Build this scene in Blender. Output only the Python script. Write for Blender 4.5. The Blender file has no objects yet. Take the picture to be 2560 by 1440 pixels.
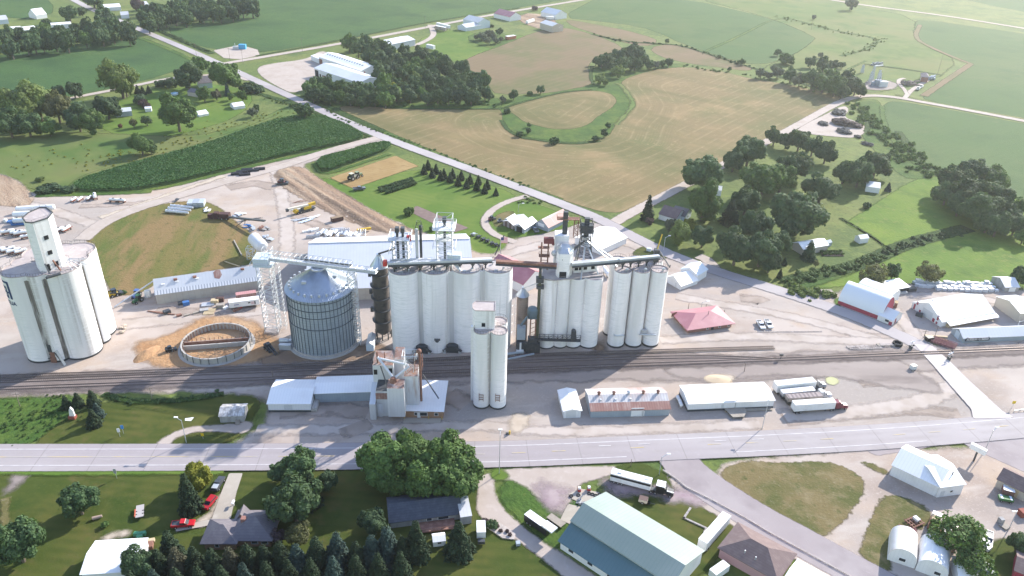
import bpy,math,random
import numpy as np
from mathutils import Vector,Matrix
R = math.radians
random.seed(7)
SC = bpy.context.scene
COL = SC.collection
# ------------------------------------------------------------------ camera
FPX,PITCH,ROLL,HC = 1960.0,R(29.2),R(1.75),170.0
FW = Vector((0,math.cos(PITCH),-math.sin(PITCH)))
RT0 = Vector((1,0,0));UP0 = RT0.cross(FW)
RT = math.cos(ROLL)*RT0+math.sin(ROLL)*UP0
UP =-math.sin(ROLL)*RT0+math.cos(ROLL)*UP0
def P(u,v,z=0.0):
    d = FW+RT*((u-1280)/FPX)-UP*((v-720)/FPX)
    t =(z-HC)/d.z
    return Vector((d.x*t,d.y*t,z))
def PJ(p):
    q = Vector(p)-Vector((0,0,HC));z = q.dot(FW)
    return 1280+FPX*q.dot(RT)/z,720-FPX*q.dot(UP)/z
def HZ(u,v,vt):
    b = P(u,v);lo,hi = 0.0,120.0
    for _ in range(40):
        m =(lo+hi)/2
        if PJ((b.x,b.y,m))[1]> vt:lo = m
        else:hi = m
    return lo
cd = bpy.data.cameras.new('camera');cam = bpy.data.objects.new('camera',cd);COL.objects.link(cam)
cd.sensor_width = 36;cd.lens = FPX/2560*36;cd.clip_start = 1;cd.clip_end = 20000
m3 = Matrix((RT,UP,-FW)).transposed()
cam.matrix_world = Matrix.Translation((0,0,HC))@ m3.to_4x4()
SC.camera = cam
# ------------------------------------------------------------------ light
SUN_EL,SUN_AZ = R(28.5),R(46)
W = bpy.data.worlds.new('World');SC.world = W;W.use_nodes = True
wn = W.node_tree.nodes;wl = W.node_tree.links
bg = wn['Background']
sky = wn.new('ShaderNodeTexSky');sky.sky_type = 'NISHITA';sky.sun_disc = False
sky.sun_elevation = SUN_EL;sky.sun_rotation = R(90)-SUN_AZ
sky.air_density = 2.0;sky.dust_density = 0.5;sky.ozone_density = 3.0
hs_ = wn.new('ShaderNodeHueSaturation');hs_.inputs['Hue'].default_value = 0.526;hs_.inputs['Saturation'].default_value = 1.05;wl.new(sky.outputs[0],hs_.inputs['Color']);wl.new(hs_.outputs[0],bg.inputs[0]);bg.inputs[1].default_value = 0.15
sd = bpy.data.lights.new('sun','SUN');so = bpy.data.objects.new('sun',sd);COL.objects.link(so)
sd.energy = 4.4;sd.angle = R(0.55);sd.color =(1.0,0.94,0.86)
sv = Vector((math.cos(SUN_EL)*math.cos(SUN_AZ),math.cos(SUN_EL)*math.sin(SUN_AZ),math.sin(SUN_EL)))
so.rotation_euler = sv.to_track_quat('Z','Y').to_euler();so.location = sv*900
SC.view_settings.view_transform = 'Standard';SC.view_settings.look = 'None'
SC.view_settings.exposure = 1.22;SC.view_settings.gamma = 1.0
SC.cycles.max_bounces = 8;SC.cycles.diffuse_bounces = 5;SC.cycles.glossy_bounces = 2
SC.cycles.transparent_max_bounces = 12;SC.cycles.volume_bounces = 0
SC.cycles.use_denoising = True
# ------------------------------------------------------------------ materials
MATS ={}
def mat(name,base,rough=0.85,var=(),metal=0.0,stripe=None,bump=None,edge=None,spec=0.25,
        objcol=False,trans=0.0,gain=(1,1,1),rnd=0.0):
    if name in MATS:return MATS[name]
    g_ = lambda c:tuple(min(a*b,.82) for a,b in zip(c,gain))
    base = g_(base);var =[(g_(v[0]),*v[1:]) for v in var] if not objcol else var;stripe =[(t[0],t[1],g_(t[2]),*t[3:]) for t in stripe] if stripe else None
    m = bpy.data.materials.new(name);m.use_nodes = True;MATS[name]= m
    nt = m.node_tree;n = nt.nodes;L = nt.links
    bs = n['Principled BSDF'];out = n['Material Output']
    tc = n.new('ShaderNodeTexCoord');co = tc.outputs['Object']
    def math_(op,a,b=None,c=None,clamp=False):
        q = n.new('ShaderNodeMath');q.operation = op;q.use_clamp = clamp
        for i,x in enumerate((a,b,c)):
            if x is None:continue
            if hasattr(x,'is_linked'):L.new(x,q.inputs[i])
            else:q.inputs[i].default_value = x
        return q.outputs[0]
    def noise(scale,stretch=None,detail=3.0,w=0,rot=0.0):
        mp = n.new('ShaderNodeMapping');L.new(co,mp.inputs[0])
        mp.inputs['Rotation'].default_value =(0,0,rot)
        mp.inputs['Location'].default_value =(w*13.7,w*7.1,w*3.3)
        if stretch:
            mp2 = n.new('ShaderNodeMapping');L.new(mp.outputs[0],mp2.inputs[0]);mp2.inputs['Scale'].default_value = stretch;o = mp2.outputs[0]
        else:o = mp.outputs[0]
        t = n.new('ShaderNodeTexNoise');t.inputs['Scale'].default_value = scale;t.inputs['Detail'].default_value = detail
        t.inputs['Roughness'].default_value = 0.62
        L.new(o,t.inputs['Vector']);return t.outputs[0]
    def mix(a,b,f):
        q = n.new('ShaderNodeMix');q.data_type = 'RGBA'
        for i,x in ((6,a),(7,b)):
            if hasattr(x,'is_linked'):L.new(x,q.inputs[i])
            else:q.inputs[i].default_value =(*x,1)
        if hasattr(f,'is_linked'):L.new(f,q.inputs[0])
        else:q.inputs[0].default_value = f
        return q.outputs[2]
    def mul(a,f):
        q = n.new('ShaderNodeMix');q.data_type = 'RGBA';q.blend_type = 'MULTIPLY';q.inputs[0].default_value = 1
        for i,x in ((6,a),(7,f)):
            if hasattr(x,'is_linked'):L.new(x,q.inputs[i])
            else:q.inputs[i].default_value =(*x,1)
        return q.outputs[2]
    c = base
    if objcol:
        oi = n.new('ShaderNodeObjectInfo');c = oi.outputs['Color']
        if rnd:
            mr = n.new('ShaderNodeMapRange');L.new(oi.outputs['Random'],mr.inputs[0])
            mr.inputs[3].default_value = 1-rnd;mr.inputs[4].default_value = 1+rnd
            hs = n.new('ShaderNodeHueSaturation');L.new(c,hs.inputs['Color']);L.new(mr.outputs[0],hs.inputs['Value']);c = hs.outputs[0]
    for i,v in enumerate(var):
        rgb,s,lo,hi = v[:4];st = v[4] if len(v)> 4 else None;rot = v[5] if len(v)> 5 else 0.0
        mr = n.new('ShaderNodeMapRange');L.new(noise(s,st,w=i+1,rot=rot),mr.inputs[0])
        mr.inputs[1].default_value = lo;mr.inputs[2].default_value = hi
        mr.inputs[4].default_value = v[6] if len(v)> 6 else 1.0
        if objcol:c = mix(c,mul(c,rgb),mr.outputs[0])
        else:c = mix(c,rgb,mr.outputs[0])
    if stripe:
        for (ax,per,rgb,share,soft,amt) in stripe:
            if isinstance(ax,str) and ax in 'xyz':
                sp = n.new('ShaderNodeSeparateXYZ');L.new(co,sp.inputs[0]);x = sp.outputs['xyz'.index(ax)]
            elif isinstance(ax,str):
                at = n.new('ShaderNodeAttribute');at.attribute_name = ax;x = at.outputs['Fac']
            else:
                vr = n.new('ShaderNodeMapping');L.new(co,vr.inputs[0]);vr.inputs['Rotation'].default_value =(0,0,ax)
                sp = n.new('ShaderNodeSeparateXYZ');L.new(vr.outputs[0],sp.inputs[0]);x = sp.outputs[1]
            f = math_('FRACT',math_('DIVIDE',x,per))
            d = math_('ABSOLUTE',math_('SUBTRACT',f,0.5))
            mr = n.new('ShaderNodeMapRange');L.new(d,mr.inputs[0])
            mr.inputs[1].default_value = share/2+soft;mr.inputs[2].default_value = share/2-soft
            mr.inputs[4].default_value = amt
            fac = mr.outputs[0]
            if ax == 'v':c = mix(c,rgb,fac);continue
            if isinstance(ax,(int,float)) or ax not in 'xyz':
                mr2 = n.new('ShaderNodeMapRange');L.new(noise(0.09,w=9,detail=5),mr2.inputs[0])
                mr2.inputs[1].default_value = 0.38;mr2.inputs[2].default_value = 0.62
                fac = math_('MULTIPLY',fac,mr2.outputs[0])
            c = mix(c,rgb,fac)
    if hasattr(c,'is_linked'):L.new(c,bs.inputs['Base Color'])
    else:bs.inputs['Base Color'].default_value =(*c,1)
    bs.inputs['Roughness'].default_value = rough;bs.inputs['Metallic'].default_value = metal
    bs.inputs['Specular IOR Level'].default_value = spec
    if bump:
        s,strg,dist = bump[:3];st = bump[3] if len(bump)> 3 else None
        b = n.new('ShaderNodeBump');b.inputs['Strength'].default_value = strg;b.inputs['Distance'].default_value = dist
        L.new(noise(s,st,w=5),b.inputs['Height']);L.new(b.outputs[0],bs.inputs['Normal'])
    sh = bs.outputs[0]
    if trans:
        tr = n.new('ShaderNodeBsdfTranslucent')
        if hasattr(c,'is_linked'):L.new(mul(c,(1.25,1.35,0.6)),tr.inputs[0])
        else:tr.inputs[0].default_value =(*c,1)
        ms = n.new('ShaderNodeMixShader');ms.inputs[0].default_value = trans
        L.new(sh,ms.inputs[1]);L.new(tr.outputs[0],ms.inputs[2]);sh = ms.outputs[0]
    if edge:
        w_,amp,s = edge
        at = n.new('ShaderNodeAttribute');at.attribute_name = 'm'
        nz = math_('MULTIPLY',math_('SUBTRACT',noise(s,detail=5,w=7),0.5),amp*2)
        a = math_('ADD',math_('DIVIDE',math_('ADD',at.outputs['Fac'],nz),w_),0.5,clamp=True)
        tp = n.new('ShaderNodeBsdfTransparent');ms = n.new('ShaderNodeMixShader')
        L.new(a,ms.inputs[0]);L.new(tp.outputs[0],ms.inputs[1]);L.new(sh,ms.inputs[2]);sh = ms.outputs[0]
    L.new(sh,out.inputs['Surface'])
    return m
# ------------------------------------------------------------------ meshes and objects
def mesh_np(name,v,f,k,m=None):
    me = bpy.data.meshes.new(name);nv,nf = len(v),len(f)
    me.vertices.add(nv);me.vertices.foreach_set('co',np.asarray(v,np.float32).ravel())
    me.loops.add(nf*k);me.loops.foreach_set('vertex_index',np.asarray(f,np.int32).ravel())
    me.polygons.add(nf);me.polygons.foreach_set('loop_start',np.arange(0,nf*k,k,dtype=np.int32))
    me.polygons.foreach_set('loop_total',np.full(nf,k,np.int32));me.update(calc_edges=True)
    if m:me.materials.append(m)
    return me
def link(name,data,parent=None):
    o = bpy.data.objects.new(name,data);COL.objects.link(o)
    if parent:o.parent = parent
    return o
def tag(o,label,cat,group=None,kind=None):
    if label:o['label']= label
    if cat:o['category']= cat
    if group:o['group']= group
    if kind:o['kind']= kind
    return o
def thing(name,label,cat,loc=(0,0,0),rz=0.0,group=None):
    o = bpy.data.objects.new(name,None);o.empty_display_size = 0.5;COL.objects.link(o)
    o.location = loc;o.rotation_euler =(0,0,rz)
    return tag(o,label,cat,group)
def copy_tree(o,parent=None):
    c = o.copy();COL.objects.link(c)
    if parent:c.parent = parent
    for ch in list(o.children):copy_tree(ch,c)
    return c
class MB:
    def __init__(s):s.v =[];s.f =[];s.m =[]
    def _add(s,vs,fs,m=0):
        b = len(s.v);s.v +=[tuple(p) for p in vs];s.f +=[tuple(b+i for i in f) for f in fs];s.m +=[m]*len(fs);return s
    def box(s,x0,x1,y0,y1,z0,z1,m=0):
        return s._add([(x0,y0,z0),(x1,y0,z0),(x1,y1,z0),(x0,y1,z0),(x0,y0,z1),(x1,y0,z1),(x1,y1,z1),(x0,y1,z1)],
                      [(3,2,1,0),(4,5,6,7),(0,1,5,4),(1,2,6,5),(2,3,7,6),(3,0,4,7)],m)
    def quad(s,a,b,c,d,m=0):return s._add([a,b,c,d],[(0,1,2,3)],m)
    def poly(s,pts,m=0):return s._add(pts,[tuple(range(len(pts)))],m)
    def prism(s,pts,z0,z1,m=0,cap=True,mt=None):
        k = len(pts);vs =[(p[0],p[1],z0) for p in pts]+[(p[0],p[1],z1) for p in pts]
        s._add(vs,[(i,(i+1)% k,k+(i+1)% k,k+i) for i in range(k)],m)
        if cap:s._add(vs,[tuple(range(k,2*k)),tuple(range(k-1,-1,-1))],m if mt is None else mt)
        return s
    def extr(s,prof,y0,y1,m=0):
        k = len(prof);vs =[(p[0],y0,p[1]) for p in prof]+[(p[0],y1,p[1]) for p in prof]
        return s._add(vs,[(i,(i+1)% k,k+(i+1)% k,k+i) for i in range(k)][::-1]+[tuple(range(k)),tuple(range(2*k-1,k-1,-1))],m)
    def beam(s,p,q,w,h=None,m=0):
        h = h or w;p = Vector(p);q = Vector(q);d =(q-p)
        if d.length < 1e-6:return s
        d.normalize();up = Vector((0,0,1)) if abs(d.z)< 0.95 else Vector((0,1,0))
        a = d.cross(up).normalized()*(w/2);b = a.cross(d).normalized()*(h/2)
        vs =[p-a-b,p+a-b,p+a+b,p-a+b,q-a-b,q+a-b,q+a+b,q-a+b]
        return s._add(vs,[(3,2,1,0),(4,5,6,7),(0,1,5,4),(1,2,6,5),(2,3,7,6),(3,0,4,7)],m)
    def tube(s,p,q,r0,r1=None,n=8,m=0,cap=True):
        r1 = r0 if r1 is None else r1;p = Vector(p);q = Vector(q);d =(q-p).normalized()
        up = Vector((0,0,1)) if abs(d.z)< 0.95 else Vector((0,1,0))
        a = d.cross(up).normalized();b = a.cross(d).normalized();vs =[]
        for c,r in ((p,r0),(q,r1)):
            vs +=[c+(a*math.cos(t)+b*math.sin(t))*r for t in (2*math.pi*i/n for i in range(n))]
        fs =[(i,(i+1)% n,n+(i+1)% n,n+i) for i in range(n)]
        if cap:fs +=[tuple(range(n-1,-1,-1)),tuple(range(n,2*n))]
        return s._add(vs,fs,m)
    def lathe(s,prof,n=32,c=(0,0),m=0,cap=True):
        vs =[];k = len(prof)
        for i in range(n):
            t = 2*math.pi*i/n
            vs +=[(c[0]+r*math.cos(t),c[1]+r*math.sin(t),z) for r,z in prof]
        fs =[(i*k+j,((i+1)% n)*k+j,((i+1)% n)*k+j+1,i*k+j+1) for i in range(n) for j in range(k-1)]
        if cap:fs +=[tuple(i*k+k-1 for i in range(n)),tuple(i*k for i in range(n-1,-1,-1))]
        return s._add(vs,fs,m)
    def capsule(s,p,q,r,n=10,m=0,e=0.6):
        p = Vector(p);q = Vector(q);d =(q-p).normalized()
        pts =[(p-d*r*e,r*.25),(p-d*r*e*.72,r*.7),(p,r),(q,r),(q+d*r*e*.72,r*.7),(q+d*r*e,r*.25)]
        for i in range(5):s.tube(pts[i][0],pts[i+1][0],pts[i][1],pts[i+1][1],n,m,cap=(i in (0,4)))
        return s
    def ball(s,c,r,n=8,m=0,sz=1.0):
        pr =[(max(0.001,r*math.sin(math.pi*j/n)),c[2]-sz*r*math.cos(math.pi*j/n)) for j in range(n+1)]
        return s.lathe(pr,n*2,(c[0],c[1]),m,cap=False)
    def build(s,name,mats,parent=None,smooth=False,loc=None,rz=0.0,color=None):
        me = bpy.data.meshes.new(name);me.from_pydata(s.v,[],s.f);me.update()
        if not isinstance(mats,(list,tuple)):mats =[mats]
        for m in mats:me.materials.append(m)
        if any(s.m):me.polygons.foreach_set('material_index',s.m)
        if smooth:
            me.polygons.foreach_set('use_smooth',[True]*len(me.polygons))
            try:me.set_sharp_from_angle(angle=R(42))
            except Exception:pass
        o = link(name,me,parent)
        if loc is not None:o.location = loc
        o.rotation_euler =(0,0,rz)
        if color:o.color =(*color,1)
        return o
# ------------------------------------------------------------------ ground sheets
def chaikin(p,it):
    for _ in range(it):
        q =[]
        for i in range(len(p)):
            a,b = p[i],p[(i+1)% len(p)]
            q +=[(a[0]*.75+b[0]*.25,a[1]*.75+b[1]*.25),(a[0]*.25+b[0]*.75,a[1]*.25+b[1]*.75)]
        p = q
    return p
def sdist(xy,poly):
    poly = np.asarray(poly);d = np.full(len(xy),1e9);ins = np.zeros(len(xy),bool)
    for i in range(len(poly)):
        a = poly[i];b = poly[(i+1)% len(poly)];e = b-a;w = xy-a
        t = np.clip((w @ e)/max(e @ e,1e-9),0,1);q = w-t[:,None]*e
        d = np.minimum(d,(q*q).sum(1))
        c =((a[1]> xy[:,1])!=(b[1]> xy[:,1]))
        with np.errstate(divide='ignore',invalid='ignore'):
            ins ^= c &(xy[:,0]<(b[0]-a[0])*(xy[:,1]-a[1])/(b[1]-a[1])+a[0])
    return np.where(ins,1,-1)*np.sqrt(d)
SHEETK ={}
def zk(k):
    SHEETK[k]= SHEETK.get(k,0)+1
    return -0.2+0.04*k+0.004*(SHEETK[k]% 10)
def world_poly(pts,smooth):
    return chaikin([tuple(P(u,v)[:2]) for u,v in pts],smooth)
def sheet(name,pts,m,k,res=3.0,smooth=2,margin=3.0,kind='structure',world=False,zf=None,attr=None):
    poly = np.asarray(pts if world else world_poly(pts,smooth))
    lo = poly.min(0)-margin-res;hi = poly.max(0)+margin+res
    nx = int((hi[0]-lo[0])/res)+2;ny = int((hi[1]-lo[1])/res)+2
    gx,gy = np.meshgrid(lo[0]+np.arange(nx)*res,lo[1]+np.arange(ny)*res)
    xy = np.stack([gx.ravel(),gy.ravel()],1);d = sdist(xy,poly)
    idx = np.arange(nx*ny).reshape(ny,nx)
    q = np.stack([idx[:-1,:-1],idx[:-1,1:],idx[1:,1:],idx[1:,:-1]],-1).reshape(-1,4)
    q = q[(d[q]>-margin).any(1)]
    used = np.unique(q);remap = np.zeros(nx*ny,np.int64);remap[used]= np.arange(len(used))
    xy = xy[used];d = d[used];z = np.full(len(xy),zk(k))
    if zf is not None:z = z+zf(xy,d)
    me = mesh_np(name,np.column_stack([xy,z]),remap[q],4,m)
    a = me.attributes.new('m','FLOAT','POINT');a.data.foreach_set('value',d.astype(np.float32))
    if attr is not None:
        a = me.attributes.new('u','FLOAT','POINT');a.data.foreach_set('value',attr(xy,d).astype(np.float32))
    o = link(name,me);o['kind']= kind
    return o
def strip(name,pts,w,m,k,smooth=2,world=False,pad=1.0,kind='structure',w2=None):
    p =[Vector(q) for q in pts] if world else [P(u,v) for u,v in pts]
    p =[Vector((q.x,q.y,0)) for q in p]
    for _ in range(smooth):
        q =[p[0]]
        for i in range(len(p)-1):
            q +=[p[i]*.75+p[i+1]*.25,p[i]*.25+p[i+1]*.75]
        p = q+[p[-1]]
    vs =[];ms =[];nn = len(p);acc = 0;us =[];ls =[];zz = zk(k)
    offs = lambda h:[-(h+pad),-(h-pad),0,h-pad,h+pad]
    for i,a in enumerate(p):
        t =(p[min(i+1,nn-1)]-p[max(i-1,0)]).normalized();nrm = Vector((-t.y,t.x,0))
        if i:acc +=(p[i]-p[i-1]).length
        h =(w if w2 is None else w+(w2-w)*i/(nn-1))/2
        for o_ in offs(h):
            vs.append((a.x+nrm.x*o_,a.y+nrm.y*o_,zz));ms.append(h-abs(o_));us.append(o_);ls.append(acc)
    fs =[(i*5+j,(i+1)*5+j,(i+1)*5+j+1,i*5+j+1) for i in range(nn-1) for j in range(4)]
    fs =[f[::-1] for f in fs]
    me = mesh_np(name,vs,fs,4,m)
    a = me.attributes.new('m','FLOAT','POINT');a.data.foreach_set('value',np.asarray(ms,np.float32))
    a = me.attributes.new('u','FLOAT','POINT');a.data.foreach_set('value',np.asarray(us,np.float32))
    a = me.attributes.new('v','FLOAT','POINT');a.data.foreach_set('value',np.asarray(ls,np.float32))
    o = link(name,me);o['kind']= kind
    return o
# ------------------------------------------------------------------ ground materials
GR = mat('grass',(.09,.125,.028),.95,[((.13,.145,.038),.012,.42,.62),((.058,.095,.02),.035,.45,.66),((.125,.16,.034),.16,.5,.72),((.04,.066,.015),.5,.52,.8)],bump=(.6,.5,.5))
_b = P(1000,580)-P(750,430);BA =-math.atan2(_b.y,_b.x)
GREEN,STONE,STRAW,BRIGHT =(.53,.56,.45),(.81,.77,.735),(.62,.585,.53),(.74,.77,.58)
def gmat(name,base,var,edge,stripe=None,bump=None,rough=.95):
    gain = BRIGHT if name in ('hay_meadow','mown_lawn') else GREEN if base[1]> base[0]*1.04 else STRAW if base[2]< base[0]*.62 and 'dirt' not in name else STONE
    return mat(name,base,rough,var,edge=edge,stripe=stripe,bump=bump,spec=.15,gain=gain)
E1,E2,E3 =(1.2,1.3,.35),(2.6,3.0,.16),(.5,.35,1.1)
SOY = gmat('soybeans',(.070,.150,.050),[((.10,.185,.06),.007,.4,.62),((.046,.11,.042),.018,.48,.7),((.115,.185,.065),.06,.55,.8,(.15,1,1),R(20)),((.045,.10,.04),.5,.5,.75)],(1.5,1.2,.1),stripe=[(R(20),4.6,(.05,.115,.042),.35,.2,.35),(R(-70),38,(.045,.1,.04),.03,.015,.6)],bump=(.9,.6,.5))
SOYL = gmat('hazed_soybeans',(.095,.175,.062),[((.13,.19,.075),.006,.42,.62),((.075,.15,.055),.02,.5,.72),((.15,.19,.09),.05,.6,.85)],(1.5,1.2,.1),stripe=[(R(-36),5.2,(.08,.14,.055),.3,.2,.35)],bump=(.9,.5,.5))  # far soybeans, distance haze put into a paler crop colour
PAST = gmat('pasture',(.165,.225,.072),[((.23,.235,.10),.008,.42,.62),((.11,.19,.05),.03,.48,.7),((.24,.28,.09),.06,.55,.8)],(3.,3.,.06))
HAY = gmat('hay_meadow',(.125,.20,.04),[((.17,.235,.045),.02,.42,.62),((.085,.15,.03),.06,.48,.68),((.20,.22,.075),.25,.55,.78),((.10,.17,.035),.8,.55,.75)],(1.6,1.6,.2),bump=(.8,.5,.5))
WEED = gmat('weeds',(.095,.175,.04),[((.065,.13,.032),.12,.45,.65),((.17,.225,.055),.05,.48,.68),((.05,.10,.026),.5,.52,.75),((.19,.22,.07),.9,.6,.8)],(1.4,1.6,.3),bump=(.9,.6,.5))
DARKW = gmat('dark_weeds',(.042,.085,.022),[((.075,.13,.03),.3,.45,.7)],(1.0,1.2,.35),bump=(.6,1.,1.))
LAWN = gmat('lawn',(.090,.118,.025),[((.15,.145,.042),.03,.42,.6),((.06,.096,.018),.08,.48,.68),((.17,.14,.055),.14,.56,.74),((.115,.14,.034),.9,.54,.76)],(1.0,1.2,.4),stripe=[(R(4),3.4,(.06,.09,.017),.5,.16,.6)],bump=(2.,.25,.2))  # olive set darker, vignetting and view away from the sun put into the colour
LAWNB = gmat('mown_lawn',(.105,.175,.036),[((.15,.20,.05),.03,.42,.62),((.085,.15,.03),.09,.5,.72)],(1.2,1.2,.3),stripe=[(R(26),4.2,(.085,.15,.03),.5,.16,.4)],bump=(2.,.2,.2))
DRY = gmat('dry_grass',(.235,.195,.095),[((.13,.145,.05),.06,.42,.6),((.30,.255,.15),.22,.5,.72),((.09,.12,.035),.3,.58,.78),((.34,.31,.22),1.1,.6,.8)],(.9,1.6,.5),bump=(1.2,.5,.4))
ROUGHG = gmat('rough_grass',(.235,.20,.075),[((.13,.175,.045),.05,.42,.6,(1,.25,1),R(-8)),((.30,.215,.105),.09,.44,.60,(1,.22,1),R(-8)),((.08,.11,.03),.3,.56,.78)],(1.4,1.8,.3),bump=(.9,.5,.5))
STUB = gmat('stubble',(.275,.215,.115),[((.18,.19,.08),.011,.42,.6),((.37,.28,.155),.03,.5,.7),((.42,.34,.2),.35,.58,.76),((.17,.165,.07),.02,.5,.66,(.22,1,1),R(36))],(1.0,1.0,.15),
            stripe=[('u',9.6,(.44,.36,.215),.10,.09,.6),('u',4.8,(.20,.175,.08),.35,.25,.4),('u',1.9,(.36,.29,.165),.3,.25,.35)],bump=(1.,.4,.3))
STUBB = gmat('brown_stubble',(.24,.185,.115),[((.17,.175,.08),.012,.44,.6),((.27,.20,.135),.03,.5,.72)],(1.2,1.2,.12),stripe=[('u',7.0,(.30,.24,.14),.3,.16,.4)],bump=(1.,.4,.3))
WHEAT = gmat('wheat_stubble',(.40,.28,.13),[((.46,.34,.17),.06,.42,.64),((.33,.22,.10),.2,.5,.75)],(.9,.8,.3),stripe=[(R(-34),3.0,(.47,.35,.19),.4,.2,.5)])
GRAV = gmat('gravel',(.43,.372,.335),[((.49,.44,.405),.016,.42,.58),((.35,.29,.25),.028,.48,.66),((.46,.38,.315),.05,.5,.66),((.36,.33,.31),.02,.48,.62,(.25,1,1),R(8)),((.49,.45,.415),.12,.55,.75,(.3,1,1),R(-14)),((.31,.27,.24),.35,.62,.8),((.50,.45,.41),1.8,.55,.75)],(2.4,3.2,.18),bump=(2.2,.25,.15))
GRAVD = gmat('dark_gravel',(.30,.265,.25),[((.36,.32,.30),.05,.42,.62,(.25,1,1),R(2)),((.23,.20,.19),.12,.5,.7,(.3,1,1),R(2)),((.40,.36,.33),.5,.6,.8)],(3.0,4.0,.12),bump=(2.2,.3,.2))
LANE = gmat('gravel_lane',(.46,.41,.375),[((.40,.35,.31),.1,.45,.7),((.52,.47,.44),.3,.55,.75)],(.9,.9,.5),bump=(2.2,.2,.15))
DIRT = gmat('tan_dirt',(.42,.325,.235),[((.46,.37,.28),.05,.42,.62),((.30,.215,.155),.07,.45,.58,(.1,1,1),BA),((.19,.14,.105),.16,.51,.62,(.08,1,1),BA),((.46,.38,.30),.4,.58,.8)],(1.6,2.2,.3),bump=(.8,.8,.7))
ODIRT = gmat('orange_dirt',(.42,.26,.14),[((.46,.33,.215),.04,.42,.62),((.34,.20,.105),.12,.5,.7),((.48,.36,.24),.5,.56,.78)],(4.0,5.0,.09),bump=(.7,.7,.6))
BDIRT = gmat('brown_dirt',(.25,.18,.13),[((.20,.145,.11),.06,.42,.62,(.3,1,1),0),((.33,.25,.185),.14,.52,.72)],(3.5,4.5,.1),bump=(.8,.6,.5))
PURP = gmat('purple_gravel',(.36,.295,.32),[((.42,.36,.365),.12,.42,.62),((.30,.22,.26),.3,.52,.72)],(4.5,5.5,.12),bump=(2.,.2,.15))
ASPH = mat('pale_asphalt',(.375,.345,.345),.9,gain=(.86,.84,.83),var=[((.42,.39,.385),.02,.42,.62),((.335,.305,.31),.05,.5,.68,(.12,1,1),0),((.43,.40,.395),.5,.6,.8)],edge=(.7,.7,.5),spec=.2)
ASPS = mat('street_asphalt',(.31,.272,.275),.9,gain=(.86,.84,.83),var=[((.35,.315,.315),.03,.42,.62),((.275,.24,.245),.08,.5,.7),((.37,.335,.335),.6,.6,.8)],edge=(.5,.4,.5),spec=.2)
HWY = mat('highway_concrete',(.378,.350,.343),.88,gain=(.86,.84,.83),var=[((.415,.388,.39),.02,.42,.62),((.335,.305,.315),.03,.48,.66,(.05,1,1),R(0)),((.40,.372,.375),.4,.58,.8)],edge=(.35,.15,.5),spec=.2,
          stripe=[('u',3.7,(.30,.276,.272),.42,.2,.6),('v',17,(.22,.2,.195),.014,.006,.7),('v',61,(.33,.305,.30),.3,.03,.2)])
CONC = mat('bright_concrete',(.52,.47,.45),.88,gain=(.86,.84,.83),var=[((.56,.52,.50),.08,.42,.62),((.46,.41,.385),.2,.55,.75)],edge=(.3,.2,.6),spec=.2)
DRV = mat('driveway_concrete',(.42,.385,.325),.9,gain=(.86,.84,.83),var=[((.37,.335,.28),.1,.45,.65),((.46,.42,.36),.4,.55,.75)],edge=(.2,.1,.8),spec=.2)
WPNT = mat('white_road_paint',(.60,.57,.56),.8,[((.47,.44,.44),.3,.48,.62)],spec=.2)
YPNT = mat('yellow_road_paint',(.55,.42,.18),.8,[((.43,.385,.33),.12,.42,.6)],spec=.2)
SAND = gmat('pale_sand',(.52,.46,.385),[((.44,.38,.31),.2,.45,.7)],(2.0,2.6,.2))
BALL = gmat('ballast',(.205,.175,.165),[((.16,.135,.13),.05,.42,.62,(.15,1,1),R(2)),((.27,.235,.225),.09,.5,.7,(.2,1,1),R(2)),((.30,.265,.255),.9,.56,.76)],(2.4,2.6,.15),bump=(2.5,.4,.25))
POND = mat('muddy_water',(.32,.31,.13),.25,[((.38,.36,.17),.1,.4,.7)],edge=(.8,.6,.3),spec=.5)
# ------------------------------------------------------------------ the ground
g = MB();g.quad((-4000,-4000,-.2),(4000,-4000,-.2),(4000,4000,-.2),(-4000,4000,-.2));g = g.build('ground',GR);g['kind']= 'structure'
def rowdir(a,b):
    d =(P(*b)-P(*a));d.normalize();return np.array([-d.y,d.x])
RD = rowdir((1560,545),(2090,258));ROAD_N = rowdir((945,340),(1500,548))
lin = lambda nrm:(lambda xy,d:xy @ nrm)
sheet('soybean_field',[(-150,150),(0,138),(200,110),(300,89),(353,92),(420,118),(478,147),(470,160),(423,184),(283,220),(205,234),(-200,330)],SOY,2,6,1)
sheet('soybean_field',[(395,69),(500,55),(636,27),(640,-30),(1560,-80),(1480,-14),(1300,19),(1080,52),(860,97),(650,134),(640,120),(600,112),(530,129)],SOY,2,8,1)
sheet('soybean_field',[(-120,-20),(100,-22),(146,28),(80,47),(30,45),(-10,36),(-120,60)],SOY,2,6,1)
sheet('soybean_field',[(1402,44),(1470,6),(1500,-8),(1710,-5),(1920,43),(2042,92),(2030,105),(1985,137),(1900,166),(1800,141),(1700,107),(1660,86),(1600,66),(1500,53)],SOYL,2,6,1)
sheet('pasture',[(1715,-10),(2040,-12),(2140,15),(2290,42),(2283,95),(2330,122),(2400,152),(2330,205),(2150,240),(1920,190),(1900,168),(1985,138),(2042,93),(1920,42)],PAST,1,8,1)
sheet('soybean_field',[(2294,46),(2560,84),(2900,135),(2900,380),(2560,296),(2305,250),(2312,236),(2335,218),(2405,172),(2430,158),(2400,147),(2330,119),(2292,97),(2286,64)],SOYL,2,7,1)
sheet('soybean_field',[(2206,262),(2232,250),(2330,266),(2560,309),(2900,375),(2900,640),(2700,560),(2560,500),(2440,450),(2330,430),(2285,405),(2230,350),(2205,302)],SOYL,2,6,2)
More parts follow.
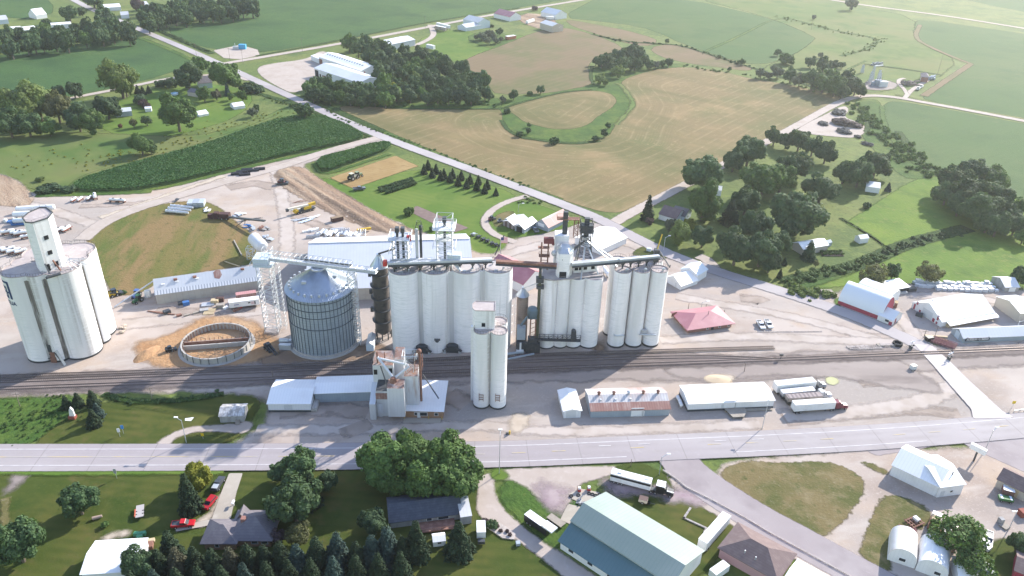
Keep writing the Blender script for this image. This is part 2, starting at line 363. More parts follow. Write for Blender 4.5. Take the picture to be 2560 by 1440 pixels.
sheet('soybean_field',[(2330,-60),(2380,-8),(2560,30),(2900,90),(2900,-60)],SOYL,2,9,1)
CURVE = np.array([tuple(P(u,v)[:2]) for u,v in [(1720,167),(1650,171),(1590,187),(1556,200),(1553,215),(1572,238),(1582,258),(1570,280),(1545,300),(1535,318),(1525,338),(1490,352),(1430,358),(1370,356),(1310,345),(1270,326),(1256,305)]])
def dcurve(xy):
    d = np.full(len(xy),1e9)
    for a,b in zip(CURVE[:-1],CURVE[1:]):
        e = b-a;w = xy-a;t = np.clip((w @ e)/(e @ e),0,1);q = w-t[:,None]*e;d = np.minimum(d,(q*q).sum(1))
    return np.sqrt(d)
def u_stub(xy,d):
    dc = dcurve(xy);wob = 1.5*np.sin(xy[:,0]*.02)+1.2*np.sin(xy[:,1]*.031)
    return np.where(dc < 44+6*np.sin(xy[:,0]*.03),dc,xy @ RD+wob)
sheet('stubble_field',[(842,268),(870,263),(950,268),(1100,271),(1248,271),(1256,285),(1256,305),(1270,326),(1310,345),(1370,356),(1430,358),(1490,352),(1525,338),(1535,318),(1545,300),(1570,280),(1582,258),(1572,238),(1553,215),(1556,200),(1590,187),(1650,171),(1720,167),(1800,176),(1880,197),(1960,209),(2060,230),(2112,242),(2080,258),(1990,306),(1830,392),(1700,460),(1570,526),(1525,533),(1470,520),(1400,497),(1200,425),(1000,346),(890,306)],STUB,3,2.5,1,attr=u_stub)
sheet('stubble_field',[(1258,273),(1300,258),(1400,232),(1480,225),(1525,232),(1545,250),(1530,270),(1495,290),(1475,310),(1440,322),(1390,324),(1340,314),(1305,302),(1288,286)],STUB,3,2.5,2,attr=lambda xy,d:d*1.0)
sheet('stubble_field',[(1150,160),(1180,140),(1260,112),(1335,80),(1400,66),(1480,84),(1562,118),(1545,128),(1480,150),(1468,170),(1482,205),(1472,214),(1440,220),(1380,232),(1240,238),(1220,212),(1195,185)],STUBB,2,4,1,attr=lin(RD))
sheet('stubble_field',[(1410,47),(1470,57),(1560,74),(1640,96),(1642,106),(1615,117),(1550,104),(1490,84),(1430,66)],STUBB,2,4,1,attr=lin(ROAD_N))
sheet('stubble_field',[(1620,119),(1680,108),(1760,130),(1850,156),(1884,170),(1870,178),(1800,168),(1720,158),(1650,142)],STUBB,2,4,1,attr=lin(ROAD_N))
sheet('weeds',[(1225,262),(1300,238),(1400,222),(1470,214),(1475,180),(1490,165),(1560,150),(1640,160),(1720,158),(1720,168),(1560,195),(1550,210),(1585,258),(1535,315),(1525,340),(1400,362),(1265,328),(1250,300),(1240,275)],WEED,1,3,2)
sheet('weeds',[(750,250),(830,235),(1000,262),(1240,240),(1260,262),(1240,272),(960,269),(850,262),(790,262)],WEED,1,4,1)
sheet('mown_lawn',[(1060,90),(1150,70),(1220,95),(1330,85),(1260,110),(1180,140),(1150,160),(1080,130),(1040,110)],LAWNB,1,5,1)
sheet('weeds',[(1160,95),(1200,78),(1250,80),(1290,95),(1300,110),(1250,122),(1210,118)],WEED,2,3,1)
sheet('mown_lawn',[(790,445),(825,445),(880,472),(1045,416),(1140,440),(1250,468),(1300,495),(1230,520),(1198,548),(1205,575),(1270,600),(1280,625),(1180,655),(1060,592),(960,545),(870,495)],LAWNB,2,2.5,1)
sheet('mown_lawn',[(300,245),(440,205),(590,215),(640,240),(600,290),(480,330),(380,345),(250,330),(240,280)],LAWNB,1,4,1)
sheet('rough_grass',[(-50,330),(240,330),(480,345),(640,300),(730,260),(780,280),(640,320),(500,365),(330,410),(180,465),(80,480),(30,440),(-50,430)],PAST,1,3,1)
sheet('rough_grass',[(212,596),(240,570),(330,530),(410,508),(500,500),(548,516),(575,545),(625,580),(645,600),(652,645),(640,660),(400,695),(385,715),(345,735),(290,740),(258,700),(238,640)],ROUGHG,5,2.0,2)
sheet('meadow',[(2130,545),(2200,500),(2280,450),(2330,440),(2420,440),(2700,560),(2750,720),(2500,715),(2280,705),(2130,712),(2050,722),(1990,715),(2050,690),(2170,655),(2230,630),(2180,590),(2110,560)],HAY,1,3,1)
sheet('weeds',[(2130,250),(2205,245),(2200,300),(2230,352),(2290,405),(2330,440),(2290,450),(2250,440),(2190,380),(2150,340),(2170,310),(2150,270)],WEED,3,3,2)
sheet('lawn',[(-120,1176),(570,1176),(700,1173),(1195,1173),(1200,1290),(1320,1370),(1450,1460),(1450,1620),(-300,1620)],LAWN,1,2.5,0)
sheet('lawn',[(430,1000),(660,980),(640,1040),(600,1090),(560,1114),(100,1115),(80,1110),(170,1040),(260,1000)],LAWN,1,2.5,1)
sheet('weeds',[(-120,1000),(170,990),(200,1010),(150,1060),(90,1112),(-120,1118)],WEED,1,2.5,1)
sheet('gravel_yard',[(-160,425),(0,434),(38,447),(84,490),(250,486),(380,478),(500,450),(620,420),(720,393),(880,358),(935,342),(985,352),(890,368),(800,398),(752,412),(790,446),(870,492),(960,542),(1060,586),(1165,598),(1190,640),(1255,630),(1275,603),(1330,586),(1420,566),(1470,556),(1535,558),(1570,580),(1640,640),(1790,674),(1870,702),(1960,732),(2030,745),(2080,733),(2140,716),(2290,712),(2490,720),(2560,726),(2900,760),(2900,1060),(2560,1040),(2400,1054),(1900,1086),(1500,1106),(1200,1116),(640,1119),(575,1116),(625,1085),(665,1060),(672,1010),(640,985),(400,978),(0,990),(-160,996)],GRAV,4,2.0,1)
sheet('gravel_yard',[(640,168),(680,158),(770,148),(800,125),(830,135),(800,180),(780,215),(735,235),(700,220),(650,190)],LANE,4,2.5,2)
sheet('gravel_yard',[(533,126),(600,112),(644,124),(650,138),(600,148),(560,145)],LANE,4,2.5,0)
sheet('dirt_bank',[(680,428),(752,412),(800,448),(880,495),(960,542),(1064,588),(1010,592),(930,575),(850,545),(760,500),(700,465)],DIRT,6,1.5,1,zf=lambda xy,d:np.clip(d,0,6)*.1+np.clip(d,0,4)*(.10*np.sin((xy @ rowdir((750,430),(1000,580)))*.9+1.5*np.sin(xy[:,0]*.05))+.06*np.sin(xy[:,0]*.7)*np.sin(xy[:,1]*.53)))
sheet('dirt_bank',[(0,436),(30,445),(75,478),(88,500),(60,520),(-30,510),(-80,440)],DIRT,6,2,1)
sheet('orange_dirt',[(335,880),(345,855),(430,835),(500,790),(600,788),(665,832),(715,850),(700,880),(640,905),(560,930),(450,925),(370,910)],ODIRT,6,2,2)
sheet('brown_dirt',[(640,905),(700,880),(730,870),(900,860),(970,862),(985,890),(940,912),(800,922),(700,930)],BDIRT,6,2,1)
sheet('brown_dirt',[(1500,850),(1520,870),(1490,890),(1480,878)],BDIRT,6,2,1)
sheet('dark_gravel',[(-150,955),(0,940),(400,922),(960,902),(1500,890),(1900,884),(2250,872),(2400,866),(2700,855),(2700,905),(2300,930),(1900,955),(1500,950),(1280,958),(700,960),(-150,992)],GRAVD,6,2.5,1)
sheet('dark_gravel',[(1640,905),(1900,905),(2250,895),(2300,930),(2380,990),(2200,960),(2000,935),(1700,955)],GRAVD,6,3,2)
sheet('ballast',[(-200,962),(0,950),(400,934),(960,906),(1290,892),(1600,884),(1740,886),(1900,893),(2260,879),(2700,862),(2700,884),(2260,898),(1900,912),(1500,926),(1000,948),(383,972),(0,986),(-200,994)],BALL,7,2,0,zf=lambda xy,d:np.clip(d,0,2)*.12)
sheet('gravel_yard',[(1195,1176),(1500,1164),(1560,1168),(1520,1190),(1440,1210),(1450,1240),(1430,1275),(1400,1290),(1350,1250),(1290,1210),(1240,1192),(1232,1215),(1250,1265),(1310,1320),(1400,1380),(1530,1465),(1440,1465),(1330,1375),(1240,1318),(1190,1285),(1195,1230)],LANE,4,1.5,1)
sheet('rough_grass',[(1245,1215),(1275,1195),(1330,1230),(1400,1290),(1440,1240),(1470,1230),(1500,1245),(1560,1290),(1400,1380),(1350,1345),(1290,1295),(1255,1260)],WEED,5,1.5,1)
sheet('lawn',[(1545,1160),(1600,1155),(1660,1180),(1720,1225),(1790,1265),(1850,1300),(1820,1350),(1780,1420),(1700,1470),(1600,1330),(1520,1240),(1530,1190)],LAWN,5,1.5,1)
sheet('purple_gravel',[(1335,1205),(1400,1210),(1425,1235),(1420,1275),(1400,1285),(1360,1250)],PURP,6,1.5,1)
sheet('purple_gravel',[(1500,1200),(1600,1215),(1680,1215),(1760,1245),(1760,1262),(1690,1255),(1640,1240),(1540,1235)],PURP,6,1.5,1)
sheet('gravel_yard',[(1660,1175),(1720,1225),(1800,1272),(1870,1305),(2150,1460),(2100,1465),(1900,1345),(1840,1320),(1770,1275),(1690,1230)],LANE,6,1.5,1)
sheet('gravel_yard',[(1790,1180),(1830,1150),(2000,1140),(2160,1118),(2280,1128),(2480,1112),(2700,1090),(2900,1100),(2900,1600),(2350,1600),(2300,1470),(2120,1400),(1900,1270),(1810,1230)],GRAV,4,2.0,1)
sheet('street_pavement',[(2150,1118),(2330,1104),(2560,1070),(2700,1050),(2700,1160),(2560,1180),(2450,1130),(2400,1105),(2280,1125),(2190,1140)],ASPS,5,2,0)
sheet('dry_grass',[(1800,1192),(1812,1166),(1870,1152),(1960,1158),(2060,1152),(2120,1170),(2160,1200),(2162,1232),(2120,1292),(2075,1335),(2045,1342),(1920,1277),(1838,1237)],DRY,6,1.2,1)
sheet('dry_grass',[(2215,1236),(2260,1240),(2325,1272),(2330,1310),(2262,1338),(2225,1380),(2228,1440),(2145,1392),(2160,1340),(2188,1265)],DRY,6,1.2,1)
sheet('lawn',[(2440,1390),(2480,1345),(2560,1350),(2620,1500),(2400,1500)],LAWN,6,1.5,1)
sheet('lawn',[(2140,1150),(2200,1165),(2230,1185),(2200,1185)],DRY,6,1,1)
sheet('lawn',[(1225,1182),(1245,1170),(1272,1180),(1275,1195),(1245,1203),(1228,1195)],LAWNB,6,1,2)
sheet('lawn',[(425,1100),(470,1086),(560,1092),(575,1104),(540,1116),(440,1117)],LAWN,6,1.2,1)
sheet('dirt_path',[(385,1114),(410,1092),(470,1066),(560,1062),(640,1050),(620,1085),(560,1080),(490,1078),(450,1092),(425,1115)],LANE,5,1.2,2)
sheet('dirt_path',[(48,1175),(78,1175),(55,1205),(22,1240),(5,1238),(22,1205)],GRAVD,6,1.2,1)
sheet('lawn',[(1580,640),(1590,622),(1625,612),(1660,625),(1672,645),(1640,655),(1600,650)],LAWN,6,1.2,2)
sheet('mown_lawn',[(1215,560),(1230,520),(1300,498),(1345,510),(1440,548),(1455,556),(1410,572),(1330,590),(1270,595),(1230,580)],LAWNB,5,1.5,2)
sheet('dry_grass',[(1230,560),(1240,535),(1285,525),(1290,545),(1260,562),(1245,570)],DRY,6,1.5,2)
sheet('lawn',[(2300,843),(2340,838),(2372,850),(2385,865),(2350,870)],DRY,6,1,1)
sheet('lawn',[(2082,752),(2100,740),(2110,760),(2092,768)],LAWNB,6,1,1)
sheet('garden_soil',[(1035,518),(1042,514),(1172,570),(1130,582),(1034,534)],mat('garden_soil',(.15,.105,.095),.95,[((.19,.14,.12),.3,.45,.7)],edge=(.4,.3,.5)),4,1.2,0)
sheet('wheat_plot',[(825,444),(988,389),(1046,415),(882,471)],WHEAT,4,1.5,0)
sheet('gravel_clearing',[(1985,322),(2060,288),(2110,262),(2125,275),(2105,292),(2160,310),(2165,330),(2140,345),(2090,342),(2020,335)],LANE,5,2,1)
sheet('gravel_pad',[(2150,218),(2168,200),(2200,198),(2238,205),(2245,220),(2210,226),(2165,224)],GRAVD,5,2,1)
sheet('puddle',[(2063,945),(2080,941),(2098,949),(2096,960),(2080,964),(2066,958)],POND,8,.8,2)
sheet('gravel_yard',[(1330,30),(1400,50),(1360,75),(1310,60),(1290,42)],DIRT,5,3,1)
strip('road',[(100,-40),(170,-8),(230,24),(300,52),(340,70),(470,124),(585,176),(745,250),(945,340),(1200,432),(1420,516),(1500,548),(1575,588),(1680,640),(1800,682),(1900,712),(2100,776),(2240,834),(2330,880)],8.0,ASPH,9)
strip('road',[(545,162),(600,152),(650,144),(870,106),(1100,62),(1240,35),(1480,-4),(1640,-32)],7.5,LANE,8)
strip('road',[(100,262),(205,240),(310,220),(440,192),(560,186),(625,200)],6,LANE,8)
strip('road',[(1530,560),(1570,536),(1700,469),(1860,385),(2000,310),(2080,264),(2130,243),(2180,238),(2240,243),(2300,254),(2400,272),(2560,302),(2900,370)],7,LANE,8)
strip('road',[(2000,-14),(2150,12),(2300,31),(2400,45),(2560,71),(2900,125)],8,LANE,8)
strip('farm_track',[(2262,245),(2275,228),(2300,212),(2320,200)],4,LANE,8)
strip('farm_track',[(2268,236),(2260,222),(2245,208),(2248,198),(2262,196)],3.4,LANE,8)
strip('farm_track',[(945,345),(900,356),(800,384),(700,418),(560,455),(420,498),(330,525),(250,560),(205,600)],8,LANE,8,pad=2.5)
strip('farm_track',[(1320,490),(1280,500),(1235,520),(1210,548),(1215,570),(1245,592),(1290,606)],4.2,LANE,8)
strip('farm_track',[(1075,62),(1082,75),(1085,90),(1060,105),(1035,115)],6,LANE,8)
strip('farm_track',[(250,545),(320,522),(440,480),(560,440)],4,SAND,8)
strip('farm_track',[(15,1245),(10,1290),(20,1340)],2.2,DRY,8)
strip('street',[(1690,1120),(1700,1160),(1760,1210),(1880,1288),(2000,1352),(2180,1450),(2300,1515)],13.5,ASPS,7,smooth=2,pad=.6,w2=11.5)
strip('lane',[(1790,676),(1770,650),(1745,640)],6,LANE,8)
hw =[(-250,1145),(0,1144.5),(300,1144),(600,1143),(900,1141),(1280,1135.5),(1500,1126),(1700,1117),(1920,1108),(2150,1096),(2400,1078),(2650,1055),(2900,1030)]
strip('highway',hw,12.6,HWY,10,pad=.4)
def offs(pts,o):
    p =[P(*q) for q in pts];r =[]
    for i,a in enumerate(p):
        t =(p[min(i+1,len(p)-1)]-p[max(i-1,0)]).normalized();r.append(a+Vector((-t.y,t.x,0))*o)
    return r
for o_,pts in ((3.75,hw),(-3.75,hw[:6]+[(1400,1130.5),(1560,1123.5)]),(-3.75,[(1830,1112.5),(1920,1108),(2150,1096),(2300,1085.5)])):
    s_ = strip('road_marking',offs(pts,o_),.22,WPNT,11,world=True,pad=.01)
s_ = strip('road_marking',offs(hw[:4],.12),.2,YPNT,11,world=True,pad=.01)
def dashes(line,spacing,ln,w_,m_,off=0.0):
    p = offs(line,off);mb = MB();acc = 0
    for a,b in zip(p[:-1],p[1:]):
        d = b-a;n_ = d.length;t = d.normalized();x =(-acc)% spacing
        while x+ln < n_:
            q = a+t*x;s = Vector((-t.y,t.x,0))*w_
            mb.quad(*[(c.x,c.y,.27) for c in (q-s,q+t*ln-s,q+t*ln+s,q+s)]);x += spacing
        acc += n_
    o = mb.build('road_marking',m_);o['kind']= 'structure'
dashes(hw[3:6],12,5.5,.12,YPNT);dashes(hw[5:],13,4.5,.12,YPNT,.3);dashes(hw[6:9],13,4,.12,WPNT,1.9)
sheet('crossing_pavement',[(2283,860),(2330,866),(2372,902),(2420,950),(2505,1028),(2538,1046),(2432,1048),(2428,1024),(2380,970),(2330,912)],CONC,12,1.0,0)
sheet('driveway',[(573,1184),(607,1184),(592,1230),(576,1300),(528,1302),(552,1235)],DRV,9,.6,0)
sheet('driveway',[(440,1318),(520,1300),(545,1302),(545,1310),(440,1330)],DRV,9,.5,0)
sheet('driveway',[(480,1312),(520,1285),(548,1245),(552,1238),(540,1275),(528,1300),(500,1314)],SAND,8,.8,1)
sheet('sandy_patch',[(255,1345),(280,1332),(325,1326),(320,1338),(270,1352)],SAND,8,.8,1)
sheet('concrete_pad',[(1420,1260),(1468,1272),(1440,1318),(1400,1300)],DRV,8,.6,0)
sheet('concrete_pad',[(1422,1235),(1450,1222),(1500,1232),(1500,1250),(1460,1262),(1430,1248)],DRV,8,.6,0)
sheet('concrete_pad',[(1008,1046),(1104,1046),(1101,1058),(1007,1058)],DRV,8,.4,0)
sheet('sandy_patch',[(1270,1040),(1330,1030),(1310,1080),(1275,1085)],SAND,6,1.2,1)
sheet('sandy_patch',[(1760,940),(1830,935),(1840,950),(1770,958)],SAND,8,1.2,1)
def curb(a,w_=.5):
    p =[P(*q) for q in a];q =[p[0]]
    mb = MB()
    for x,y in zip(p[:-1],p[1:]):mb.beam(x+Vector((0,0,.3)),y+Vector((0,0,.3)),w_,.35)
    o = mb.build('curb',CONC);o['kind']= 'structure'
curb([(1657,1176),(1690,1198),(1715,1219),(1782,1252),(1862,1295),(1925,1333),(2135,1447),(2200,1484)])
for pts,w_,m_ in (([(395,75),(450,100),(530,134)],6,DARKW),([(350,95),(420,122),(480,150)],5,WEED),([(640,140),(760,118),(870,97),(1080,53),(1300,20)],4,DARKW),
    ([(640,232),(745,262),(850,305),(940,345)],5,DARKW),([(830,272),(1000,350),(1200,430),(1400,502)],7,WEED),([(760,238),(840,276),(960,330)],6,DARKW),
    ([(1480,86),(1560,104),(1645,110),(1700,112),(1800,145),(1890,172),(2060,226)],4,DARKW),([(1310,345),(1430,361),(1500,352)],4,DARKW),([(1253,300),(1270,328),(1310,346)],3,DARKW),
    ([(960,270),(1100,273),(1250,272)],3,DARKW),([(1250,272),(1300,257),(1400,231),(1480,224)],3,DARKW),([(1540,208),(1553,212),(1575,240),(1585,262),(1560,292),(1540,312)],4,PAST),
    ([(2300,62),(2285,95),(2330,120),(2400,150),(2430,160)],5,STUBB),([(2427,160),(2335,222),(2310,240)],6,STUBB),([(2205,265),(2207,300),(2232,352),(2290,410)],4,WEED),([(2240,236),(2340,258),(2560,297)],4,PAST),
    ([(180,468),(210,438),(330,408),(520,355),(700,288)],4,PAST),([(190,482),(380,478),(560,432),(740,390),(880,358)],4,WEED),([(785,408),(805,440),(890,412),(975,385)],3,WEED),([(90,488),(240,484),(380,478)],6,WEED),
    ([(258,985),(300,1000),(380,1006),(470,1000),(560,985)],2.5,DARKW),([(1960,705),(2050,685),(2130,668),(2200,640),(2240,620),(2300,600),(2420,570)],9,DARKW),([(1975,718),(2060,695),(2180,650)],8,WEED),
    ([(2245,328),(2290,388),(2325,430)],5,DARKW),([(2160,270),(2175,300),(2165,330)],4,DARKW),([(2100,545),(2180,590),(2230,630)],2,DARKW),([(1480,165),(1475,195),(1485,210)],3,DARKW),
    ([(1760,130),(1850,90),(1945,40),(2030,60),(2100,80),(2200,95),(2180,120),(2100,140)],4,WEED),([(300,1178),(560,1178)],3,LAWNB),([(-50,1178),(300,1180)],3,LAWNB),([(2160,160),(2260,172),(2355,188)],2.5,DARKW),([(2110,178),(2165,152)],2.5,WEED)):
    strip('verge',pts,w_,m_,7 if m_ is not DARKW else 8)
TRK = gmat('packed_gravel',(.50,.455,.425),[((.42,.37,.33),.1,.42,.62)],(2.2,2.4,.25));TRD = gmat('damp_gravel',(.335,.285,.25),[((.42,.36,.32),.12,.42,.62)],(3.0,4.0,.2))
for pts,w_,m_ in (([(690,425),(700,470),(715,540),(720,600),(712,650)],7,TRK),([(300,812),(420,800),(560,785),(700,770)],8,TRK),([(0,500),(120,520),(230,560)],7,TRK),([(60,700),(0,640),(-60,600)],8,TRK),
    ([(1250,640),(1330,615),(1440,600),(1560,600),(1640,640)],7,TRK),([(1690,740),(1800,760),(1980,790),(2200,850)],6,TRK),([(1650,850),(1850,838),(2060,850),(2290,858)],6,TRK),([(1960,1040),(2150,1030),(2330,1000),(2390,960)],7,TRK),([(640,1075),(900,1075),(1200,1060),(1330,1080),(1600,1075),(1900,1060)],5,TRK),
    ([(2230,770),(2280,830),(2300,860)],7,TRK),([(2280,740),(2400,735),(2520,760)],6,TRK),([(1960,1050),(2100,1040),(2280,1020),(2400,1035)],5,TRD),([(740,540),(860,590)],6,TRD),([(570,470),(640,455),(690,470)],9,TRD),([(200,515),(320,510),(420,500)],5,TRD),([(1440,930),(1560,925),(1700,915)],3,TRD),([(1700,925),(1900,918),(2060,920)],3,TRD),([(2000,935),(2120,925),(2260,930)],4,TRD),([(1850,745),(1900,750),(1910,756)],7,TRD),([(880,1060),(900,1085)],9,TRD),([(1560,935),(1640,945),(1700,940)],3,TRD),([(2150,960),(2280,950),(2330,990)],3,TRD),([(700,1030),(800,1020),(920,1030)],7,TRD),([(1120,990),(1150,1000),(1170,1010)],9,TRD),([(2110,830),(2160,838),(2230,845)],4,TRD),([(390,775),(480,780),(560,775),(640,770)],5,TRD)):
    strip('wheel_track',pts,w_,m_,5)
# ------------------------------------------------------------------ building materials
WHT = mat('white_steel_siding',(.70,.70,.71),.6,[((.62,.615,.62),.25,.5,.75)],stripe=[('x',.9,(.60,.605,.62),.16,.1,.5)],spec=.35)
WHTY = mat('white_siding_across',(.70,.70,.71),.6,[((.62,.615,.62),.25,.5,.75)],stripe=[('y',.9,(.60,.605,.62),.16,.1,.5)],spec=.35)
WROOF = mat('white_metal_roof',(.74,.735,.73),.5,[((.67,.655,.645),.12,.5,.75)],stripe=[('x',1.0,(.62,.62,.63),.14,.08,.5)],spec=.4)
WROOFY = mat('white_metal_roof_across',(.74,.735,.73),.5,[((.66,.645,.63),.12,.5,.75)],stripe=[('y',1.0,(.62,.62,.63),.14,.08,.5)],spec=.4)
GROOF = mat('grey_metal_roof',(.50,.505,.515),.5,[((.44,.44,.45),.1,.45,.7)],stripe=[('x',1.0,(.42,.43,.445),.16,.1,.6)],spec=.4,metal=.15)
GROOFY = mat('grey_metal_roof_across',(.50,.505,.515),.5,[((.44,.44,.45),.1,.45,.7)],stripe=[('y',1.0,(.42,.43,.445),.16,.1,.6)],spec=.4,metal=.15)
LROOF = mat('pale_metal_roof',(.56,.575,.60),.5,[((.50,.51,.53),.06,.45,.7)],stripe=[('x',1.4,(.49,.505,.53),.14,.1,.7)],spec=.4,metal=.1)
RUSTR = mat('rusty_roof',(.47,.455,.45),.75,[((.37,.25,.215),.12,.5,.68,(1,.25,1)),((.56,.55,.55),.3,.52,.7,(1,.2,1))],stripe=[('x',1.0,(.33,.31,.32),.3,.14,.6)])
RUST = mat('rust_red_sheet',(.27,.15,.125),.85,[((.38,.27,.235),.5,.46,.7,(1,.2,1))],stripe=[('x',.9,(.20,.105,.09),.3,.14,.6)])
REDR = mat('faded_red_roof',(.35,.145,.165),.5,[((.41,.20,.215),.2,.45,.7)],stripe=[('x',.8,(.34,.12,.14),.16,.1,.5)],spec=.4)
REDP = mat('red_trim',(.30,.045,.075),.6,[((.24,.04,.06),.8,.5,.8)])
GRN = mat('green_metal_roof',(.185,.235,.215),.45,[((.22,.265,.245),.06,.45,.7)],stripe=[('x',1.1,(.14,.21,.19),.12,.08,.6)],spec=.5)
GRN2 = mat('blue_green_roof',(.085,.15,.165),.5,[((.105,.17,.185),.08,.45,.7)],stripe=[('x',1.1,(.07,.13,.145),.12,.08,.6)],spec=.4)
SHG = mat('grey_shingles',(.155,.14,.15),.9,[((.20,.18,.185),.6,.45,.7),((.12,.11,.12),.15,.5,.7)],stripe=[('y',.7,(.115,.105,.115),.2,.14,.5)])
SHB = mat('brown_shingles',(.165,.12,.115),.9,[((.205,.155,.145),.6,.45,.7)],stripe=[('y',.7,(.12,.09,.09),.2,.14,.5)])
SHD = mat('dark_blue_shingles',(.062,.07,.088),.85,[((.09,.10,.12),.7,.45,.75)],stripe=[('y',.7,(.045,.05,.065),.2,.14,.5)])
BRK = mat('red_brick',(.255,.125,.10),.9,[((.31,.17,.14),1.2,.45,.7)],stripe=[('z',.35,(.36,.27,.24),.16,.08,.45)])
BRKO = mat('tan_brick',(.33,.185,.11),.9,[((.38,.23,.15),1.2,.45,.7)],stripe=[('z',.35,(.42,.33,.26),.16,.08,.4)])
PINK = mat('pink_siding',(.50,.30,.315),.7,stripe=[('z',.4,(.42,.25,.265),.16,.08,.5)])
TAN = mat('tan_siding',(.46,.41,.345),.7,stripe=[('x',.9,(.40,.355,.30),.16,.1,.5)])
BLUEG = mat('blue_grey_siding',(.30,.345,.39),.6,[((.26,.30,.345),.3,.45,.7)],stripe=[('x',.9,(.25,.295,.34),.18,.1,.6)],spec=.4)
PALEB = mat('pale_blue_siding',(.50,.56,.62),.6,stripe=[('x',.9,(.44,.50,.56),.18,.1,.6)])
GREYW = mat('grey_boards',(.34,.335,.33),.9,[((.25,.24,.235),.7,.45,.7,(1,1,.2))])
CONCW = mat('concrete_wall',(.38,.36,.335),.9,[((.33,.305,.28),.3,.48,.7)],stripe=[('x',2.4,(.30,.285,.27),.06,.03,.8)])
GLASS = mat('dark_glass',(.025,.032,.04),.12,spec=.6)
WTRIM = mat('white_trim',(.72,.72,.72),.6)
DOORG = mat('pale_door',(.55,.56,.575),.6,stripe=[('z',.6,(.47,.48,.50),.1,.05,.7)])
DARK = mat('dark_opening',(.022,.022,.025),.9)
DKM = mat('dark_metal',(.06,.066,.075),.55,[((.10,.10,.10),.6,.5,.75)],spec=.4,metal=.3)
GALV = mat('galvanised_steel',(.52,.54,.565),.45,[((.44,.46,.485),.5,.45,.7)],metal=.45,spec=.5)
WSTL = mat('white_painted_steel',(.58,.59,.60),.55)
RSTL = mat('rusted_steel',(.19,.095,.07),.85,[((.28,.16,.12),.8,.45,.7)])
WOOD = mat('weathered_wood',(.30,.265,.225),.9,[((.22,.19,.16),.6,.45,.7)])
YWOOD = mat('new_lumber',(.52,.42,.27),.85,[((.42,.32,.19),.9,.5,.75)],stripe=[('z',.3,(.30,.22,.13),.2,.1,.7)])
